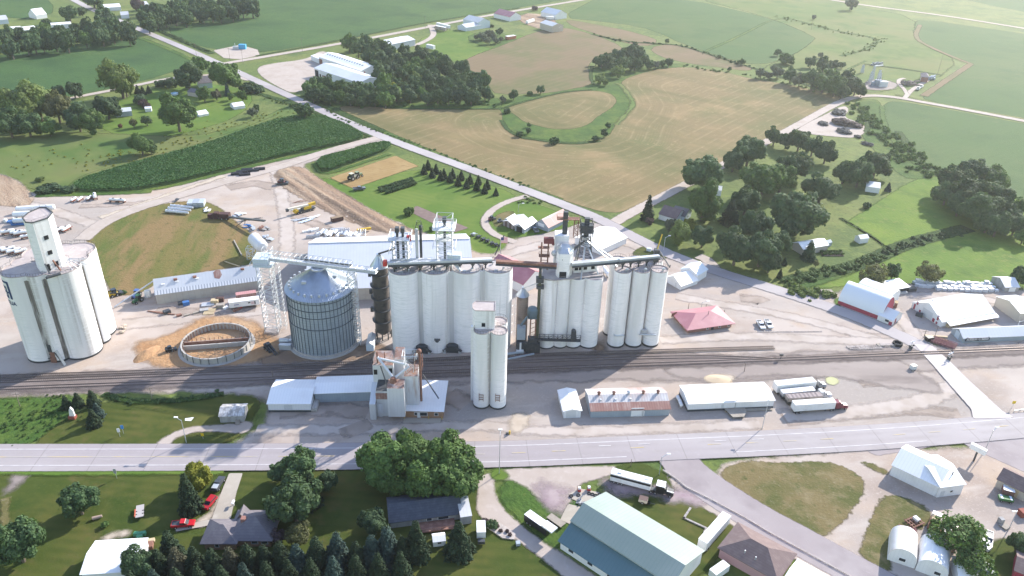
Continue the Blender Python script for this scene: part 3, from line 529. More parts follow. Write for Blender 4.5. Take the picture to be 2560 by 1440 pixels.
# ------------------------------------------------------------------ buildings
def solve(fn,lo,hi,target):
    for _ in range(40):
        m =(lo+hi)/2
        if fn(m)< target:lo = m
        else:hi = m
    return (lo+hi)/2
def frame_of(A,B,D=None,W_=None,h=None,vb=None):
    if h is None:h = solve(lambda z:PJ((*P(*A,z)[:2],0))[1],.3,60,vb)
    a = P(*A,h);b = P(*B,h);x =(b-a);L = x.length;x.normalize();y = Vector((-x.y,x.x,0))
    if W_ is None:W_ =(P(*D,h)-a).dot(y)
    c = a+x*L/2+y*W_/2
    return Vector((c.x,c.y,0)),math.atan2(x.y,x.x),L,W_,h
def building(name,label,cat,A,B,D=None,W_=None,h=None,vb=None,rise=None,pv=None,ridge='x',kind='gable',
             wall=None,roof=None,doors=(),windows=(),group=None,over=.45,footing=False,rooffar=None,trimroof=None):
    wall = wall or WHT;roof = roof or WROOF
    if W_ is None and D is None:
        c0,rz,L,_,h = frame_of(A,B,W_=1,h=h,vb=vb);x = Vector((math.cos(rz),math.sin(rz),0));y = Vector((-x.y,x.x,0));a = P(*A,h)
        W_ = solve(lambda w:-PJ((*(a+y*w/2)[:2],h+rise))[1],2,80,-pv)
    c,rz,L,W_,h = frame_of(A,B,D,W_,h,vb)
    x = Vector((math.cos(rz),math.sin(rz),0));y = Vector((-x.y,x.x,0))
    if rise is None:
        q = c-x*L/2 if ridge == 'x' else c-y*W_/2
        rise = solve(lambda r:-PJ((q.x,q.y,h+r))[1],.2,15,-pv)
    t = thing(name,label,cat,c,rz,group)
    hx,hy = L/2,W_/2;wb = MB();rb = MB();o = over;th = .16
    if ridge == 'y':
        hx,hy = hy,hx
    def tr(p):
        return p if ridge == 'x' else (-p[1],p[0],p[2])
    n = 1
    if kind == 'gable':prof =[(-hy,h),(0,h+rise),(hy,h)]
    elif kind == 'arch':prof =[(-hy*math.cos(a),h+rise*math.sin(a)** .92) for a in (math.pi*i/12 for i in range(13))]
    elif kind == 'gothic':prof =[(-hy,h),(-hy*.9,h+rise*.33),(-hy*.66,h+rise*.66),(-hy*.3,h+rise*.91),(0,h+rise),(hy*.3,h+rise*.91),(hy*.66,h+rise*.66),(hy*.9,h+rise*.33),(hy,h)]
    elif kind == 'gambrel':prof =[(-hy,h),(-hy*.55,h+rise*.62),(0,h+rise),(hy*.55,h+rise*.62),(hy,h)]
    elif kind == 'shed':prof =[(-hy,h),(hy,h+rise)]
    elif kind == 'flat':prof =[(-hy,h),(hy,h+.05)]
    else:prof =[(-hy,h),(hy,h)]
    if kind == 'hip':
        wb.prism([tr((sx*(hx-.25),sy*(hy-.25),0))[:2] for sx,sy in ((-1,-1),(1,-1),(1,1),(-1,1))][::1 if ridge == 'x' else 1],-.3,h,0)
        rl = max(hx-hy,.3);zr = h+rise;e = h
        c4 =[(-hx-o,-hy-o,e),(hx+o,-hy-o,e),(hx+o,hy+o,e),(-hx-o,hy+o,e)];r2 =[(-rl,0,zr),(rl,0,zr)]
        c4 =[tr(p) for p in c4];r2 =[tr(p) for p in r2];lo =[(p[0],p[1],p[2]-.18) for p in c4]
        vs = c4+r2+lo
        rb._add(vs,[(0,1,5,4),(2,3,4,5),(1,2,5),(3,0,4),(6,7,1,0),(7,8,2,1),(8,9,3,2),(9,6,0,3),(9,8,7,6)])
    else:
        out =[(-hy,-.3)]+[(p[0],p[1]-.05) for p in prof]+[(hy,-.3)]
        if kind == 'shed' or kind == 'flat':out =[(-hy,-.3),(-hy,prof[0][1]-.05),(hy,prof[1][1]-.05),(hy,-.3)]
        k = len(out);vs =[tr((sx*hx,p[0],p[1])) for sx in (-1,1) for p in out]
        wb._add(vs,[tuple(range(k)),tuple(range(2*k-1,k-1,-1)),(0,k,k+1,1),(k-1,k-2,2*k-2,2*k-1)])
        pr = list(prof)
        if kind in ('gable','shed','flat','gambrel'):
            d0 = Vector((pr[0][0]-pr[1][0],pr[0][1]-pr[1][1])).normalized()*o;d1 = Vector((pr[-1][0]-pr[-2][0],pr[-1][1]-pr[-2][1])).normalized()*o
            pr[0]=(pr[0][0]+d0.x,pr[0][1]+d0.y);pr[-1]=(pr[-1][0]+d1.x,pr[-1][1]+d1.y)
        k = len(pr)
        up_ =[tr((sx*(hx+o*.7),p[0],p[1]+th)) for sx in (-1,1) for p in pr];dn =[tr((sx*(hx+o*.7),p[0],p[1]-.02)) for sx in (-1,1) for p in pr]
        vs = up_+dn;fs =[];ms =[]
        half =(k-1)// 2
        for i in range(k-1):
            fs.append((i,k+i,k+i+1,i+1)[::-1][::-1]);ms.append(1 if (rooffar and i >= half) else 0)
            fs.append((2*k+i,2*k+i+1,3*k+i+1,3*k+i));ms.append(0)
        for b0 in (0,k):fs +=[(b0+i,b0+i+1,2*k+b0+i+1,2*k+b0+i) for i in range(k-1)];ms +=[0]*(k-1)
        fs +=[(0,2*k,3*k,k),(k-1,2*k-1,4*k-1,3*k-1)];ms +=[0,0]
        b = len(rb.v);rb.v += vs;rb.f += fs;rb.m += ms
    wb.build('wall',wall,t);ro = rb.build('roof',[roof,rooffar] if rooffar else roof,t,smooth=(kind in ('arch','gothic')))
    me = ro.data;bm_fix(me)
    hx,hy = L/2,W_/2
    def pane(side,s,w,z0,z1,d=.06):
        if side == 'n':return (s*hx-w/2,s*hx+w/2,-hy-d,-hy+.02,z0,z1)
        if side == 'f':return (s*hx-w/2,s*hx+w/2,hy-.02,hy+d,z0,z1)
        if side == 'l':return (-hx-d,-hx+.02,s*hy-w/2,s*hy+w/2,z0,z1)
        return (hx-.02,hx+d,s*hy-w/2,s*hy+w/2,z0,z1)
    dk = .25 if kind == 'hip' else 0
    hx -= dk;hy -= dk
    for side,s,w,z0,z1,m_ in doors:
        MB().box(*pane(side,s,w,z0,z1)).build('door',m_,t)
    for side,s,w,z0,z1 in windows:
        f = MB().box(*pane(side,s,w+.3,z0-.15,z1+.15,.05)).build('window',WTRIM,t)
        MB().box(*pane(side,s,w,z0,z1,.08)).build('pane',GLASS,f)
    if footing:MB().box(-hx-.06,hx+.06,-hy-.06,hy+.06,-.3,.8).build('footing',DKM,t)
    t['dim']=(L,W_,h,rise)
    return t
def bm_fix(me):
    import bmesh
    b = bmesh.new();b.from_mesh(me);bmesh.ops.recalc_face_normals(b,faces=b.faces);b.to_mesh(me);b.free()
def D3(s='n',x=0,w=4,h=4,m_=None):return (s,x,w,0,h,m_ or DOORG)
ST = 'storage_shed'
b = building('office_building','brick office with a faded red hip roof on the open gravel yard','office',(1720,823),(1832,807),(1687,780),vb=834,rise=2.7,kind='hip',wall=BRK,roof=REDR,over=.8,
    doors=[('n',.12,1.2,0,2.3,GLASS)],windows=[('n',-.1,.7,.6,2.2),('n',.45,.7,.6,2.2),('n',.88,.8,.6,2.2),('l',.1,1.2,.8,2),('l',-.55,1.2,.8,2)])
MB().tube((1.5,-1.5,4),(1.5,-1.5,6),.12,n=6).build('flue',DKM,b)
b = building(ST,'big lumber store with pale grey gable roof and red blocks on its white front','store',(2355,804.5),(2486,781),(2288,755),vb=817.5,pv=758.7,roof=LROOF,
    doors=[('l',-.05,5.5,.1,3.6,DOORG),('l',.82,.9,.1,2.6,REDP),('l',.7,.9,2.9,4.3,REDP),('l',-.72,.9,.1,1.2,REDP),('l',-.72,.9,2,4.2,REDP),('l',.42,.9,.2,1.5,REDP),('l',-.5,1.2,.1,1.8,REDP)])
L_,W__,h_,_ = b['dim'];q = MB();q.poly([(-L_*.42,-W__/2-.1,h_-.1),(L_*.52,-W__/2-.1,h_-.1),(L_*.52,-W__/2-2.6,h_-.9),(-L_*.42,-W__/2-2.6,h_-.9)]);q.poly([(-L_*.42,-W__/2-2.6,h_-1.05),(L_*.52,-W__/2-2.6,h_-1.05),(L_*.52,-W__/2-.1,h_-.25),(-L_*.42,-W__/2-.1,h_-.25)]);q.build('canopy',WROOF,b)
MB().box(-9,-8.7,W__*.2,W__*.2+.3,h_,h_+3.4).build('flue',WSTL,b)
b = building('barn','white gothic barn with dark red stripes down its curved roof by the road','barn',(2096,751),(2204,792),W_=13,h=1.8,rise=7,kind='gothic',wall=REDP,roof=mat('striped_barn_roof',(.62,.655,.69),.5,stripe=[('x',24.0,(.28,.04,.07),.075,.004,1)],spec=.4),over=.2)
b = building('annexe','low white annexe with one red roof stripe at the end of the striped barn','annexe',(2196,786),(2232,801),W_=9,h=2.6,rise=2.4,kind='gable',roof=mat('annexe_roof',(.62,.64,.67),.5,stripe=[('x',9.0,(.28,.04,.07),.12,.01,1)]),doors=[('r',-.3,1.2,0,2.2,REDP),('n',.8,1.4,0,1.6,REDP)],windows=[('n',.3,1.6,.9,1.9)])
building('barn','plain white arched barn right behind the red striped one','barn',(2138,726),(2219,758),W_=12,h=4,rise=3.4,kind='arch',roof=WROOF,over=.2)
building('quonset_shed','larger white quonset hut with dusty stains on its arched roof','quonset hut',(2222,1386),(2291,1409),(2254,1337),h=2.0,rise=3.4,ridge='y',kind='arch',roof=mat('dusty_quonset',(.70,.68,.66),.5,[((.55,.47,.40),.16,.48,.7)],stripe=[('y',.9,(.62,.60,.585),.14,.1,.5)]),over=.1,windows=[('n',0,1.6,1.2,2.2)])
building('quonset_shed','white quonset hut with tree shade across its roof, joined to the stained one','quonset hut',(2293,1411),(2370,1440),(2322,1353),h=2.2,rise=3.2,ridge='y',kind='arch',over=.1,windows=[('n',.35,1.5,1.2,2.2),('r',-.5,1.3,.8,1.9),('r',.2,1.3,.8,1.9)])
b = building('shop_building','long plain white steel shop beside the gravel turnaround','shop',(2232,1162),(2347,1216),W_=13,vb=1187,rise=2.6,roof=WROOF)
b = building('shop_wing','white wing with a grey roof side joined to the end of the long white shop','wing',(2351,1217),(2412,1209),W_=13,h=4.4,rise=1.9,roof=WROOF,doors=[('n',-.6,1.4,0,2.4,DOORG)],windows=[('n',.1,.8,1.5,2.2)])
L_,W__,h_,_ = b['dim'];MB().tube((2,-W__*.25,h_),(2,-W__*.25,h_+2.2),.16,n=6).build('flue',DKM,b)
building('shop_building','brown roofed shop at the edge of the pale gravel lot','shop',(2495,1197),(2590,1244),h=3.4,rise=2,pv=1171,wall=TAN,roof=SHB,doors=[('n',-.1,3,0,2.8,YWOOD)])
building('barn','narrow white gable barn with a roll-up door next to the rusty roofed shed','barn',(1410,1028),(1452.5,1026),(1398.7,976),vb=1045.6,pv=1022.5,ridge='y',wall=WHT,roof=WROOFY,doors=[('n',-.15,3.4,0,2.9,DOORG)],windows=[('l',0,1.0,1,2)])
b = building(ST,'blue-grey steel shed with a streaked roof ending in a rust red band','shed',(1478,1026.7),(1675,1021),(1462,974),vb=1044,pv=988,wall=BLUEG,roof=RUSTR,doors=[('n',.18,4.4,0,3.6,WTRIM),('n',.33,.9,.1,2.2,WTRIM)])
L_,W__,h_,r_ = b['dim']
q = MB();sl = r_/(W__/2);y0,y1 =-W__/2-.5,-W__*.27
q.poly([(-L_/2-.35,y0,h_+sl*(y0+W__/2)+.2),(L_/2+.35,y0,h_+sl*(y0+W__/2)+.2),(L_/2+.35,y1,h_+sl*(y1+W__/2)+.2),(-L_/2-.35,y1,h_+sl*(y1+W__/2)+.2)])
q.poly([(L_/2+.35,y0,h_+sl*(y0+W__/2)+.2),(-L_/2-.35,y0,h_+sl*(y0+W__/2)+.2),(-L_/2-.35,y0,h_-.1),(L_/2+.35,y0,h_-.1)]);q.build('rust_band',RUST,b)
for i in range(5):
    xx = L_*(-.37+.19*i);q = MB();q.tube((xx,0,h_+r_-.1),(xx,0,h_+r_+1.0),.45,n=8);q.tube((xx,0,h_+r_+1.0),(xx,0,h_+r_+1.5),.7,.25,n=8);q.build('roof_vent',RSTL if i in (0,1,3,4) else GALV,b)
for i in range(3):
    xx = L_*(-.36+.19*i);yy =-W__*.17;MB().box(xx-.35,xx+.35,yy-.35,yy+.35,h_+r_*.4,h_+r_*.85).build('roof_hatch',GALV,b)
b = building('warehouse','long low white warehouse with a loading dock, ending beside the parked semis','warehouse',(1722,1009),(1936,1000),(1705,965),vb=1029,pv=982,roof=WROOF,footing=True,doors=[('n',-.05,4,.8,4,WHT),('n',-.2,1,.8,2.6,DOORG),('n',.1,.25,.8,4.2,GREYW)])
L_,W__,h_,r_ = b['dim'];q = MB();q.prism([(-2.5,-W__/2-.08),(5,-W__/2-.08),(5,-W__/2-2.2),(3,-W__/2-5.2),(-1,-W__/2-5.2)][::-1],.75,.95);[q.box(x_,x_+.25,y_,y_+.25,-.2,.75) for x_,y_ in ((-.6,-W__/2-5),(2.6,-W__/2-5),(4.5,-W__/2-2.2),(-2.2,-W__/2-1))];q.box(5,15,-W__/2-1.5,-W__/2-.1,.2,.4);q.build('loading_dock',WOOD,b)
b = building(ST,'white shed with a shaded sloping roof beside the old rusty elevator','shed',(669,1008.5),(775,1008.5),(689,950.6),vb=1030,pv=971,roof=WROOF,footing=True,doors=[('n',-.06,2.8,.8,3.0,DOORG)])
L_,W__,h_,r_ = b['dim'];q = MB();q.box(L_/2+.06,L_/2+2.0,-W__/2,W__*.2,.2,1.0);q.box(L_/2+.3,L_/2+1.8,-W__/2+.3,W__*.1,1.0,1.4);q.build('side_ramp',CONCW,b)
building(ST,'long low open-fronted shed linking the white shed to the rusty elevator','shed',(786,983),(931,978),(793,944),h=4.0,rise=.9,wall=BLUEG,roof=WROOF,footing=False)
b = building('office_building','tan brick office with white ribbed roof at the foot of the rusty elevator','office',(975,1024),(1107.5,1027.5),(982,951),vb=1042,pv=996,wall=BRKO,roof=WROOF,over=.6,
    doors=[('n',.08,1.1,0,2.3,WTRIM)],windows=[('n',-.58,1.7,1.1,2.1),('n',-.03,.9,1.1,2.1),('n',.26,2.4,.9,2.2),('n',.74,1.1,1.1,2.1)])
L_,W__,h_,r_ = b['dim']
for x_ in (-.45,.46,.96):
    MB().tube((L_/2*x_,-W__/2-.8,-.2),(L_/2*x_,-W__/2-.8,1.2),.12,n=6).build('guard_post',mat('yellow_paint',(.55,.36,.04),.6),b)
building(ST,'white shed with red roof half hidden behind the tall concrete silos','shed',(1218,668),(1308,711.7),W_=15,h=4.6,rise=4,roof=REDR,rooffar=REDR,wall=WHT,over=.3)
building(ST,'bright white gable shed close to the red roofed brick office','shed',(1664,693),(1702.6,715),(1693,671.5),vb=703,pv=690,ridge='y',roof=WROOFY,doors=[('n',.35,.9,0,2.1,DOORG)])
building(ST,'pale bluish shed tucked in tree shade behind the bright gable shed','shed',(1703,672),(1744,688),(1722,655),h=4,rise=2.2,ridge='y',roof=mat('pale_blue_roof',(.55,.60,.64),.5,stripe=[('y',1.0,(.49,.54,.58),.14,.1,.5)]),doors=[('n',.8,.9,0,2.1,DARK)])
building('warehouse','broad bright white shed behind the spider-like spouts of the elevator','warehouse',(1438,594),(1504,622.5),(1492,563),h=3.4,pv=597,ridge='y',roof=WROOFY)
building('barn','grey barn with a faded red upper roof slope near the corner','barn',(1338,557),(1371,569),(1388,531),vb=568,pv=548,ridge='y',wall=BLUEG,roof=mat('half_red_roof',(.50,.51,.53),.6,[((.42,.25,.22),.09,.42,.5,(2.2,.16,1))],stripe=[('y',6.0,(.40,.40,.42),.03,.02,.7)]),doors=[('n',-.1,4,1.6,3.4,WTRIM)])
building(ST,'small silver roofed shed with dark open door between two grey barns','shed',(1287,566),(1311,573),(1322,548),vb=577,pv=561,ridge='y',wall=BLUEG,roof=GROOFY,doors=[('n',-.05,3.4,0,3,DARK)])
building(ST,'wide low grey roofed shed with brown slatted front on the grass','shed',(1258,553),(1283,563),(1295,537),vb=564,pv=552,ridge='y',wall=mat('slatted_front',(.30,.27,.26),.8,stripe=[('x',3.0,(.10,.055,.05),.5,.05,.9)]),roof=GROOFY)
building(ST,'tiny grey lean-to behind the slatted shed','lean-to',(1262,548),(1272,551),(1281,537),h=2.6,rise=.8,ridge='y',wall=BLUEG,roof=GROOFY)
b = building('house','small house with brown shingle roof under the willow and pine','house',(1648,534),(1690,547),W_=11,h=3,rise=3.2,wall=WTRIM,roof=SHB,windows=[('n',.4,1.2,1,2),('l',-.3,1.0,1,2)])
b = building('house_wing','slate grey wing of the small brown-roofed house','wing',(1679,532),(1712,541),W_=9,h=3,rise=2.6,wall=PALEB,roof=SHG,windows=[('r',0,1.0,1,2)])
b = building('house','long grey hip-roofed house with a brick chimney at the end of the driveway','house',(572,1347),(676,1348),(592,1279),h=3.0,rise=3.6,kind='hip',wall=BRKO,roof=SHG,over=.7,windows=[('n',.2,1.6,1,2),('n',.7,1.6,1,2)])
MB().box(-3.2,-2.0,-1.2,.2,4.0,6.4).build('chimney',BRK,b)
b = building('garage','grey-roofed garage wing at the foot of the concrete driveway','garage',(506,1356),(588,1356),(530,1301),h=2.9,rise=2.7,kind='hip',wall=BRKO,roof=SHG,over=.6,windows=[('n',-.2,.9,.9,2.0)])
b = building('house_gable','small grey front gable of the hip-roofed house facing the highway','gable wing',(590,1300),(618,1300),(572,1279),h=3.0,rise=2.4,ridge='y',wall=BRKO,roof=SHG)
b = building('house','long dark blue roofed house hidden beneath the spreading maple','house',(975,1304),(1152,1281),(971,1245),vb=1320,rise=2.0,wall=GREYW,roof=SHD,over=.6,windows=[('n',.5,3,.9,2.3),('n',.1,1.4,.9,2.1)])
L_,W__,h_,r_ = b['dim'];q = MB();q.box(-2,L_*.4,-W__/2-4,-W__/2-.1,.5,.8);[q.box(x_,x_+.15,-W__/2-4,-W__/2-3.9,-.2,1.8) for x_ in (-2,1,4,7,10)];q.box(-2,L_*.4,-W__/2-4.02,-W__/2-3.94,1.6,1.75);q.build('deck',RSTL,b)
building('porch','ribbed grey porch roof at the gravel end of the dark blue house','porch',(1152,1293),(1179,1289),(1149,1250),h=2.9,rise=.9,wall=GREYW,roof=GROOF,kind='shed',over=.2)
building('garage','large plain white shed on the lawn beside the dark spruce hedge','shed',(203,1434),(336,1426),(233,1355),h=3.8,pv=1385,roof=mat('plain_white_roof',(.72,.73,.75),.5),windows=[('n',.3,1.6,1.2,1.9)])
building('garden_shed','small white shed tucked between two conifers behind the dark blue house','garden shed',(1083,1356),(1114,1352),(1078,1336),vb=1367,rise=.7,roof=WROOF,over=.15,windows=[('n',0,1.0,.9,1.6)])
b = building('corn_crib','weathered grey crib on stilts with a patchy roof and steps','crib',(548,1040),(608,1038),(551,1012),vb=1056,rise=1.2,wall=GREYW,roof=mat('patchy_crib_roof',(.50,.49,.49),.85,[((.25,.24,.235),.9,.45,.55,(1,.3,1)),((.60,.6,.61),.5,.55,.7)],stripe=[('x',.8,(.28,.27,.27),.2,.1,.7),('y',.9,(.3,.29,.29),.2,.1,.6)]),over=.4)
L_,W__,h_,r_ = b['dim'];q = MB();[q.box(1.2,2.6,-W__/2-.4*(i+1),-W__/2-.4*i-.02,.1,1.0-.22*i) for i in range(4)];q.build('steps',WOOD,b)
b = building('house','pink house with a brown hip roof beside the curving street','house',(1798,1369),(1944,1451),(1844,1307),h=3.6,rise=3.0,kind='hip',wall=PINK,roof=SHB,over=.4)
for x_,y_ in ((-2,-4),(1.2,-4.2)):MB().tube((x_,y_,4.2),(x_,y_,5.6),.18,n=6).build('flue',GALV,b)
building('garage','white low-pitched garage beside the pink house at the photo edge','garage',(1950,1466),(2050,1524),(1990,1398),h=3.2,rise=1.2,roof=WROOF)
building('garage','white shed roof under the small trees at the bottom edge','shed',(2400,1452),(2490,1470),(2425,1400),h=3,rise=1.5,roof=WROOF)
building('house','dark red shed at the right edge beneath a round tree','shed',(2538,1425),(2600,1450),W_=8,h=3,rise=1.4,wall=REDP,roof=SHB)
def green_hall():
    a3 = P(1397,1351,3.0);rl = P(1460.6,1258.8,9.0);rr = P(1711,1413,9.0)
    x = rr-rl;x.z = 0;L = x.length;x.normalize();y = Vector((-x.y,x.x,0));o0 = rl.copy();o0.z = 0
    off = lambda p:(p-o0).dot(y)
    ya,yu,yf = off(a3),off(P(1430,1301,6.6)),off(P(1517,1231.6,5.0))
    t = thing('metal_hall','green metal hall with a raised roof and a lower blue-green lean-to','hall',o0+x*L/2,math.atan2(x.y,x.x))
    hx = L/2
    w = MB();pr =[(ya+.4,-.3),(ya+.4,2.9),(yu,5.6),(yu,6.5),(0,8.9),(yf-.3,4.9),(yf-.3,-.3)]
    k = len(pr);vs =[(s*(hx-.3),p[0],p[1]) for s in (-1,1) for p in pr]
    w._add(vs,[tuple(range(k)),tuple(range(2*k-1,k-1,-1))]+[(i,k+i,k+i+1,i+1) for i in range(k-1)]);bm_fix(w.build('wall',WHT,t).data)
    def slab(name,y0,z0,y1,z1,m_,e=.3):
        q = MB();vs =[(s*(hx+e),yy,zz+d) for d in (.18,.02) for s in (-1,1) for yy,zz in ((y0,z0),(y1,z1))]
        q._add(vs,[(0,2,3,1),(4,5,7,6),(0,1,5,4),(2,6,7,3),(0,4,6,2),(1,3,7,5)]);o = q.build(name,m_,t);bm_fix(o.data);return o
    slab('roof',yu-.5,6.45,0,9.0,GRN);slab('roof',0,9.0,yf,5.0,GRN);slab('lean_to_roof',ya-.3,2.75,yu+.05,5.6,GRN2)
    for i in range(9):
        xx =-hx+5+i*(L-8)/8
        f = MB().box(xx-.9,xx+.9,yu-.05,yu+.02,5.85,6.4).build('window',WTRIM,t);MB().box(xx-.75,xx+.75,yu-.08,yu,5.95,6.3).build('pane',GLASS,f)
    for i in range(6):
        xx =-hx+4+i*6.5
        f = MB().box(xx-1,xx+1,ya+.3,ya+.42,1.0,2.2).build('window',WTRIM,t);MB().box(xx-.8,xx+.8,ya+.27,ya+.36,1.1,2.1).build('pane',GLASS,f)
    MB().box(-hx-1.6,-hx-.35,yf-3,yf-1,-.2,2.4).build('side_cabinet',PALEB,t)
green_hall()
FG = 'farm buildings along the gravel road'
building('barn','white barn with a faded red roof near the far gravel road','barn',(1235,33.4),(1275,42.8),W_=17,vb=43.6,rise=4.2,roof=REDR,over=.3)
building('barn','white metal barn at the far end of the dirt yard beside a small camper','barn',(1352.5,29.5),(1389,38),W_=18,vb=40.5,rise=4.5,roof=LROOF,over=.3)
b = building(ST,'tan flat-sided shed with a pale lean-to porch in the far yard','shed',(1350,57),(1380.6,66),W_=15,vb=71.7,rise=2.4,wall=TAN,roof=GROOF,over=.2)
building(ST,'small cream lean-to at the end of the far tan shed','lean-to',(1386,66.5),(1397,69.5),W_=5,h=4,rise=1.0,wall=TAN,roof=WROOF,over=.1)
building('barn','lower pale blue shed in front of the bigger blue barn','barn',(1144,64.5),(1165,69.5),(1172,56),vb=73,pv=60.5,ridge='y',wall=PALEB,roof=GROOFY,over=.2)
building('barn','taller pale blue barn with olive-grey roof by the far road','barn',(1158,48),(1196,57),W_=17,h=6.5,rise=3.6,wall=PALEB,roof=GROOF,over=.2)
building('barn','blue-grey shed with a pale roof behind the dense grove','shed',(957,116),(1038,99),W_=20,h=5.5,rise=2.2,wall=BLUEG,roof=LROOF,over=.2)
b = building('warehouse','nearer of two long white sheds beside the grove, with an open end door','shed',(785.6,170),(898.7,207.5),W_=21,vb=190,rise=2.6,roof=LROOF,wall=WHT,doors=[('n',-.9,5,0,5.4,DARK),('n',-.74,2,0,3.2,DARK),('n',-.62,1.6,0,3,RSTL),('n',-.56,1.6,0,3,RSTL),('n',-.5,1.6,0,3,RSTL),('r',-.7,1.2,0,5.2,BLUEG),('r',.6,1,0,5,GREYW)])
b = building('warehouse','farther of two long white sheds, with a row of dark roof vents','shed',(797,142),(903.7,177),W_=20,h=6,rise=2.6,roof=WROOF,doors=[('n',-.92,5,0,4.5,RSTL),('r',-.7,1.0,0,5,REDP),('r',.75,1.0,0,5,REDP),('n',.97,1,0,5,REDP)])
L_,W__,h_,r_ = b['dim']
for i in range(15):MB().box(-L_*.44+i*L_*.058,-L_*.44+i*L_*.058+1.1,-W__*.2,-W__*.13,h_+r_*.5,h_+r_*.5+1.3).build('roof_vent',BLUEG,b)
building(ST,'small white block attached to the front of the farther long shed','annexe',(777,139),(797,147.5),W_=11,h=4,rise=.6,roof=WROOF,over=.1)
building('barn','white barn with a steep bright roof on the edge of the bean field','barn',(90,38.7),(116.7,35),W_=15,vb=47.8,rise=5.5,roof=WROOF,over=.2)
building('barn','pale grey barn at the left edge of the photo beyond the windbreak','barn',(-2,50.5),(20,48.5),W_=12,h=4,rise=3.4,wall=PALEB,roof=GROOF,over=.2)
building('barn','white roofed barn peeking over the windbreak','barn',(58,76),(92,72),W_=14,h=4,rise=2,roof=WROOF,over=.2)
building('barn','white flat-roofed shed peeking over the left end of the windbreak','barn',(24,72),(52,70),W_=10,h=4,rise=1,roof=WROOF,over=.2)
building('barn','white shed behind the lone round tree past the windbreak','barn',(128,63),(178,59.5),W_=10,h=4,rise=1.2,roof=WROOF,over=.2)
building('barn','long white turkey shed at the top left beyond the road','barn',(256,20),(302,17),W_=16,h=3.6,rise=2.4,roof=WROOF,over=.2)
building('house','grey roofed house across the road at the top left','house',(302,38),(322,37),W_=12,h=3.5,rise=2.6,wall=WTRIM,roof=GROOF,over=.3)
building('house','tall pale house half hidden at the top edge of the photo','house',(352,14),(372,12),W_=12,h=6,rise=3,wall=PALEB,roof=LROOF,over=.3)
building(ST,'blue-grey shed beside the bushy trees on the left farmstead','shed',(289,281.5),(329,277.5),W_=8,vb=293,rise=1.6,wall=BLUEG,roof=LROOF,over=.2)
building(ST,'white shed nearest the big round tree on the left farmstead','shed',(497.5,288),(521.7,283.5),W_=9,vb=292.5,rise=1.6,roof=WROOF,over=.2)
building(ST,'white shed out on the rough pasture by the worn dirt tracks','shed',(585,267.5),(612.5,263.5),W_=9,vb=274,rise=1.7,roof=WROOF,over=.2)
building('house','dark-roofed farmhouse buried among the trees at the crossroads','house',(497,209),(530,206),W_=12,h=4,rise=4,wall=PALEB,roof=SHG,over=.4)
building('garage','low tan garage beside the farmhouse trees','garage',(468,229),(494,233),W_=9,h=3,rise=1.6,wall=TAN,roof=SHG,over=.3)
building('garden_shed','little white-roofed shed by the purple bushes','garden shed',(362,272),(378,271),W_=4,h=2.2,rise=.8,roof=WROOF,over=.2)
building('garage','white-roofed garage half under the dark maple canopy','garage',(1983,607),(2008,623),(2018,580),h=3.2,rise=1.7,ridge='y',roof=WROOFY,wall=TAN,over=.4)
building('garden_shed','small white shed alone on the mown grass','garden shed',(2138,590),(2151,598),(2151,582),h=2.4,rise=1.3,ridge='y',roof=WROOFY,over=.2)
building('garden_shed','tiny blue-grey shed near the vegetable bed','garden shed',(2059,604),(2070,609),(2064,598),h=1.8,rise=.9,ridge='y',wall=BLUEG,roof=BLUEG,over=.15)
building('house','white house showing under the far side of the tree belt','house',(2166,466),(2200,471),W_=10,h=3,rise=1.6,wall=WTRIM,roof=LROOF,over=.3)
building('garage','bright white garage peeping out beside the big willow','garage',(1787,475),(1804,477),W_=7,h=3,rise=1.4,roof=WROOF,over=.2)
building(ST,'grey shed with pale roof at the right end of the white bundles','shed',(2513,718),(2549,718),W_=10,vb=729.5,rise=2.2,wall=GREYW,roof=LROOF,over=.3,doors=[('n',.1,3,0,2.6,WTRIM)])
b = building('lumber_shed','long silver lumber shed with a lettered sign by the tracks','shed',(2408,846),(2640,836),(2384,821.5),vb=857,rise=2.2,wall=BLUEG,roof=LROOF,over=.25,doors=[('l',0,2.6,0,3.2,PALEB)])
L_,W__,h_,r_ = b['dim'];sx =-L_/2+1.0
sg = MB().box(sx,sx+10.6,-W__/2-.35,-W__/2-.12,h_-1.3,h_+.1).build('sign_board',mat('navy_sign',(.03,.035,.06),.6),b)
def letters(txt,size,m_,parent,loc,rot,name='lettering',ext=.02,xs=1.0):
    cu = bpy.data.curves.new(name,'FONT');cu.body = txt;cu.size = size;cu.extrude = ext;cu.align_x = 'CENTER';cu.align_y = 'CENTER';cu.offset = .012
    o = bpy.data.objects.new(name,cu);COL.objects.link(o);dg = bpy.context.evaluated_depsgraph_get();me = bpy.data.meshes.new_from_object(o.evaluated_get(dg))
    bpy.data.objects.remove(o);me.materials.clear();me.materials.append(m_);q = link(name,me,parent);q.location = loc;q.rotation_euler = rot;q.scale =(xs,1,1);return q
letters('AURELIA • LUMBER',1.25,WTRIM,sg,(sx+5.3,-W__/2-.37,h_-.6),(R(90),0,0),xs=.92)
for x_ in (1.0,10.2):MB().box(sx+x_-.3,sx+x_+.3,-W__/2-.2,-.1,h_+.25,h_+.3).build('roof_strip',GREYW,b)
building('open_shelter','low white-roofed open shelter behind the arched barn','shelter',(2222,727),(2274,717),(2205,708),h=2.6,rise=.7,kind='shed',wall=DARK,roof=WROOF,over=.3)
building('shop_building','tan shed cut off by the right edge of the photo by the lumber yard','shed',(2551,783),(2600,779),W_=14,h=4.4,rise=2,wall=TAN,roof=LROOF)
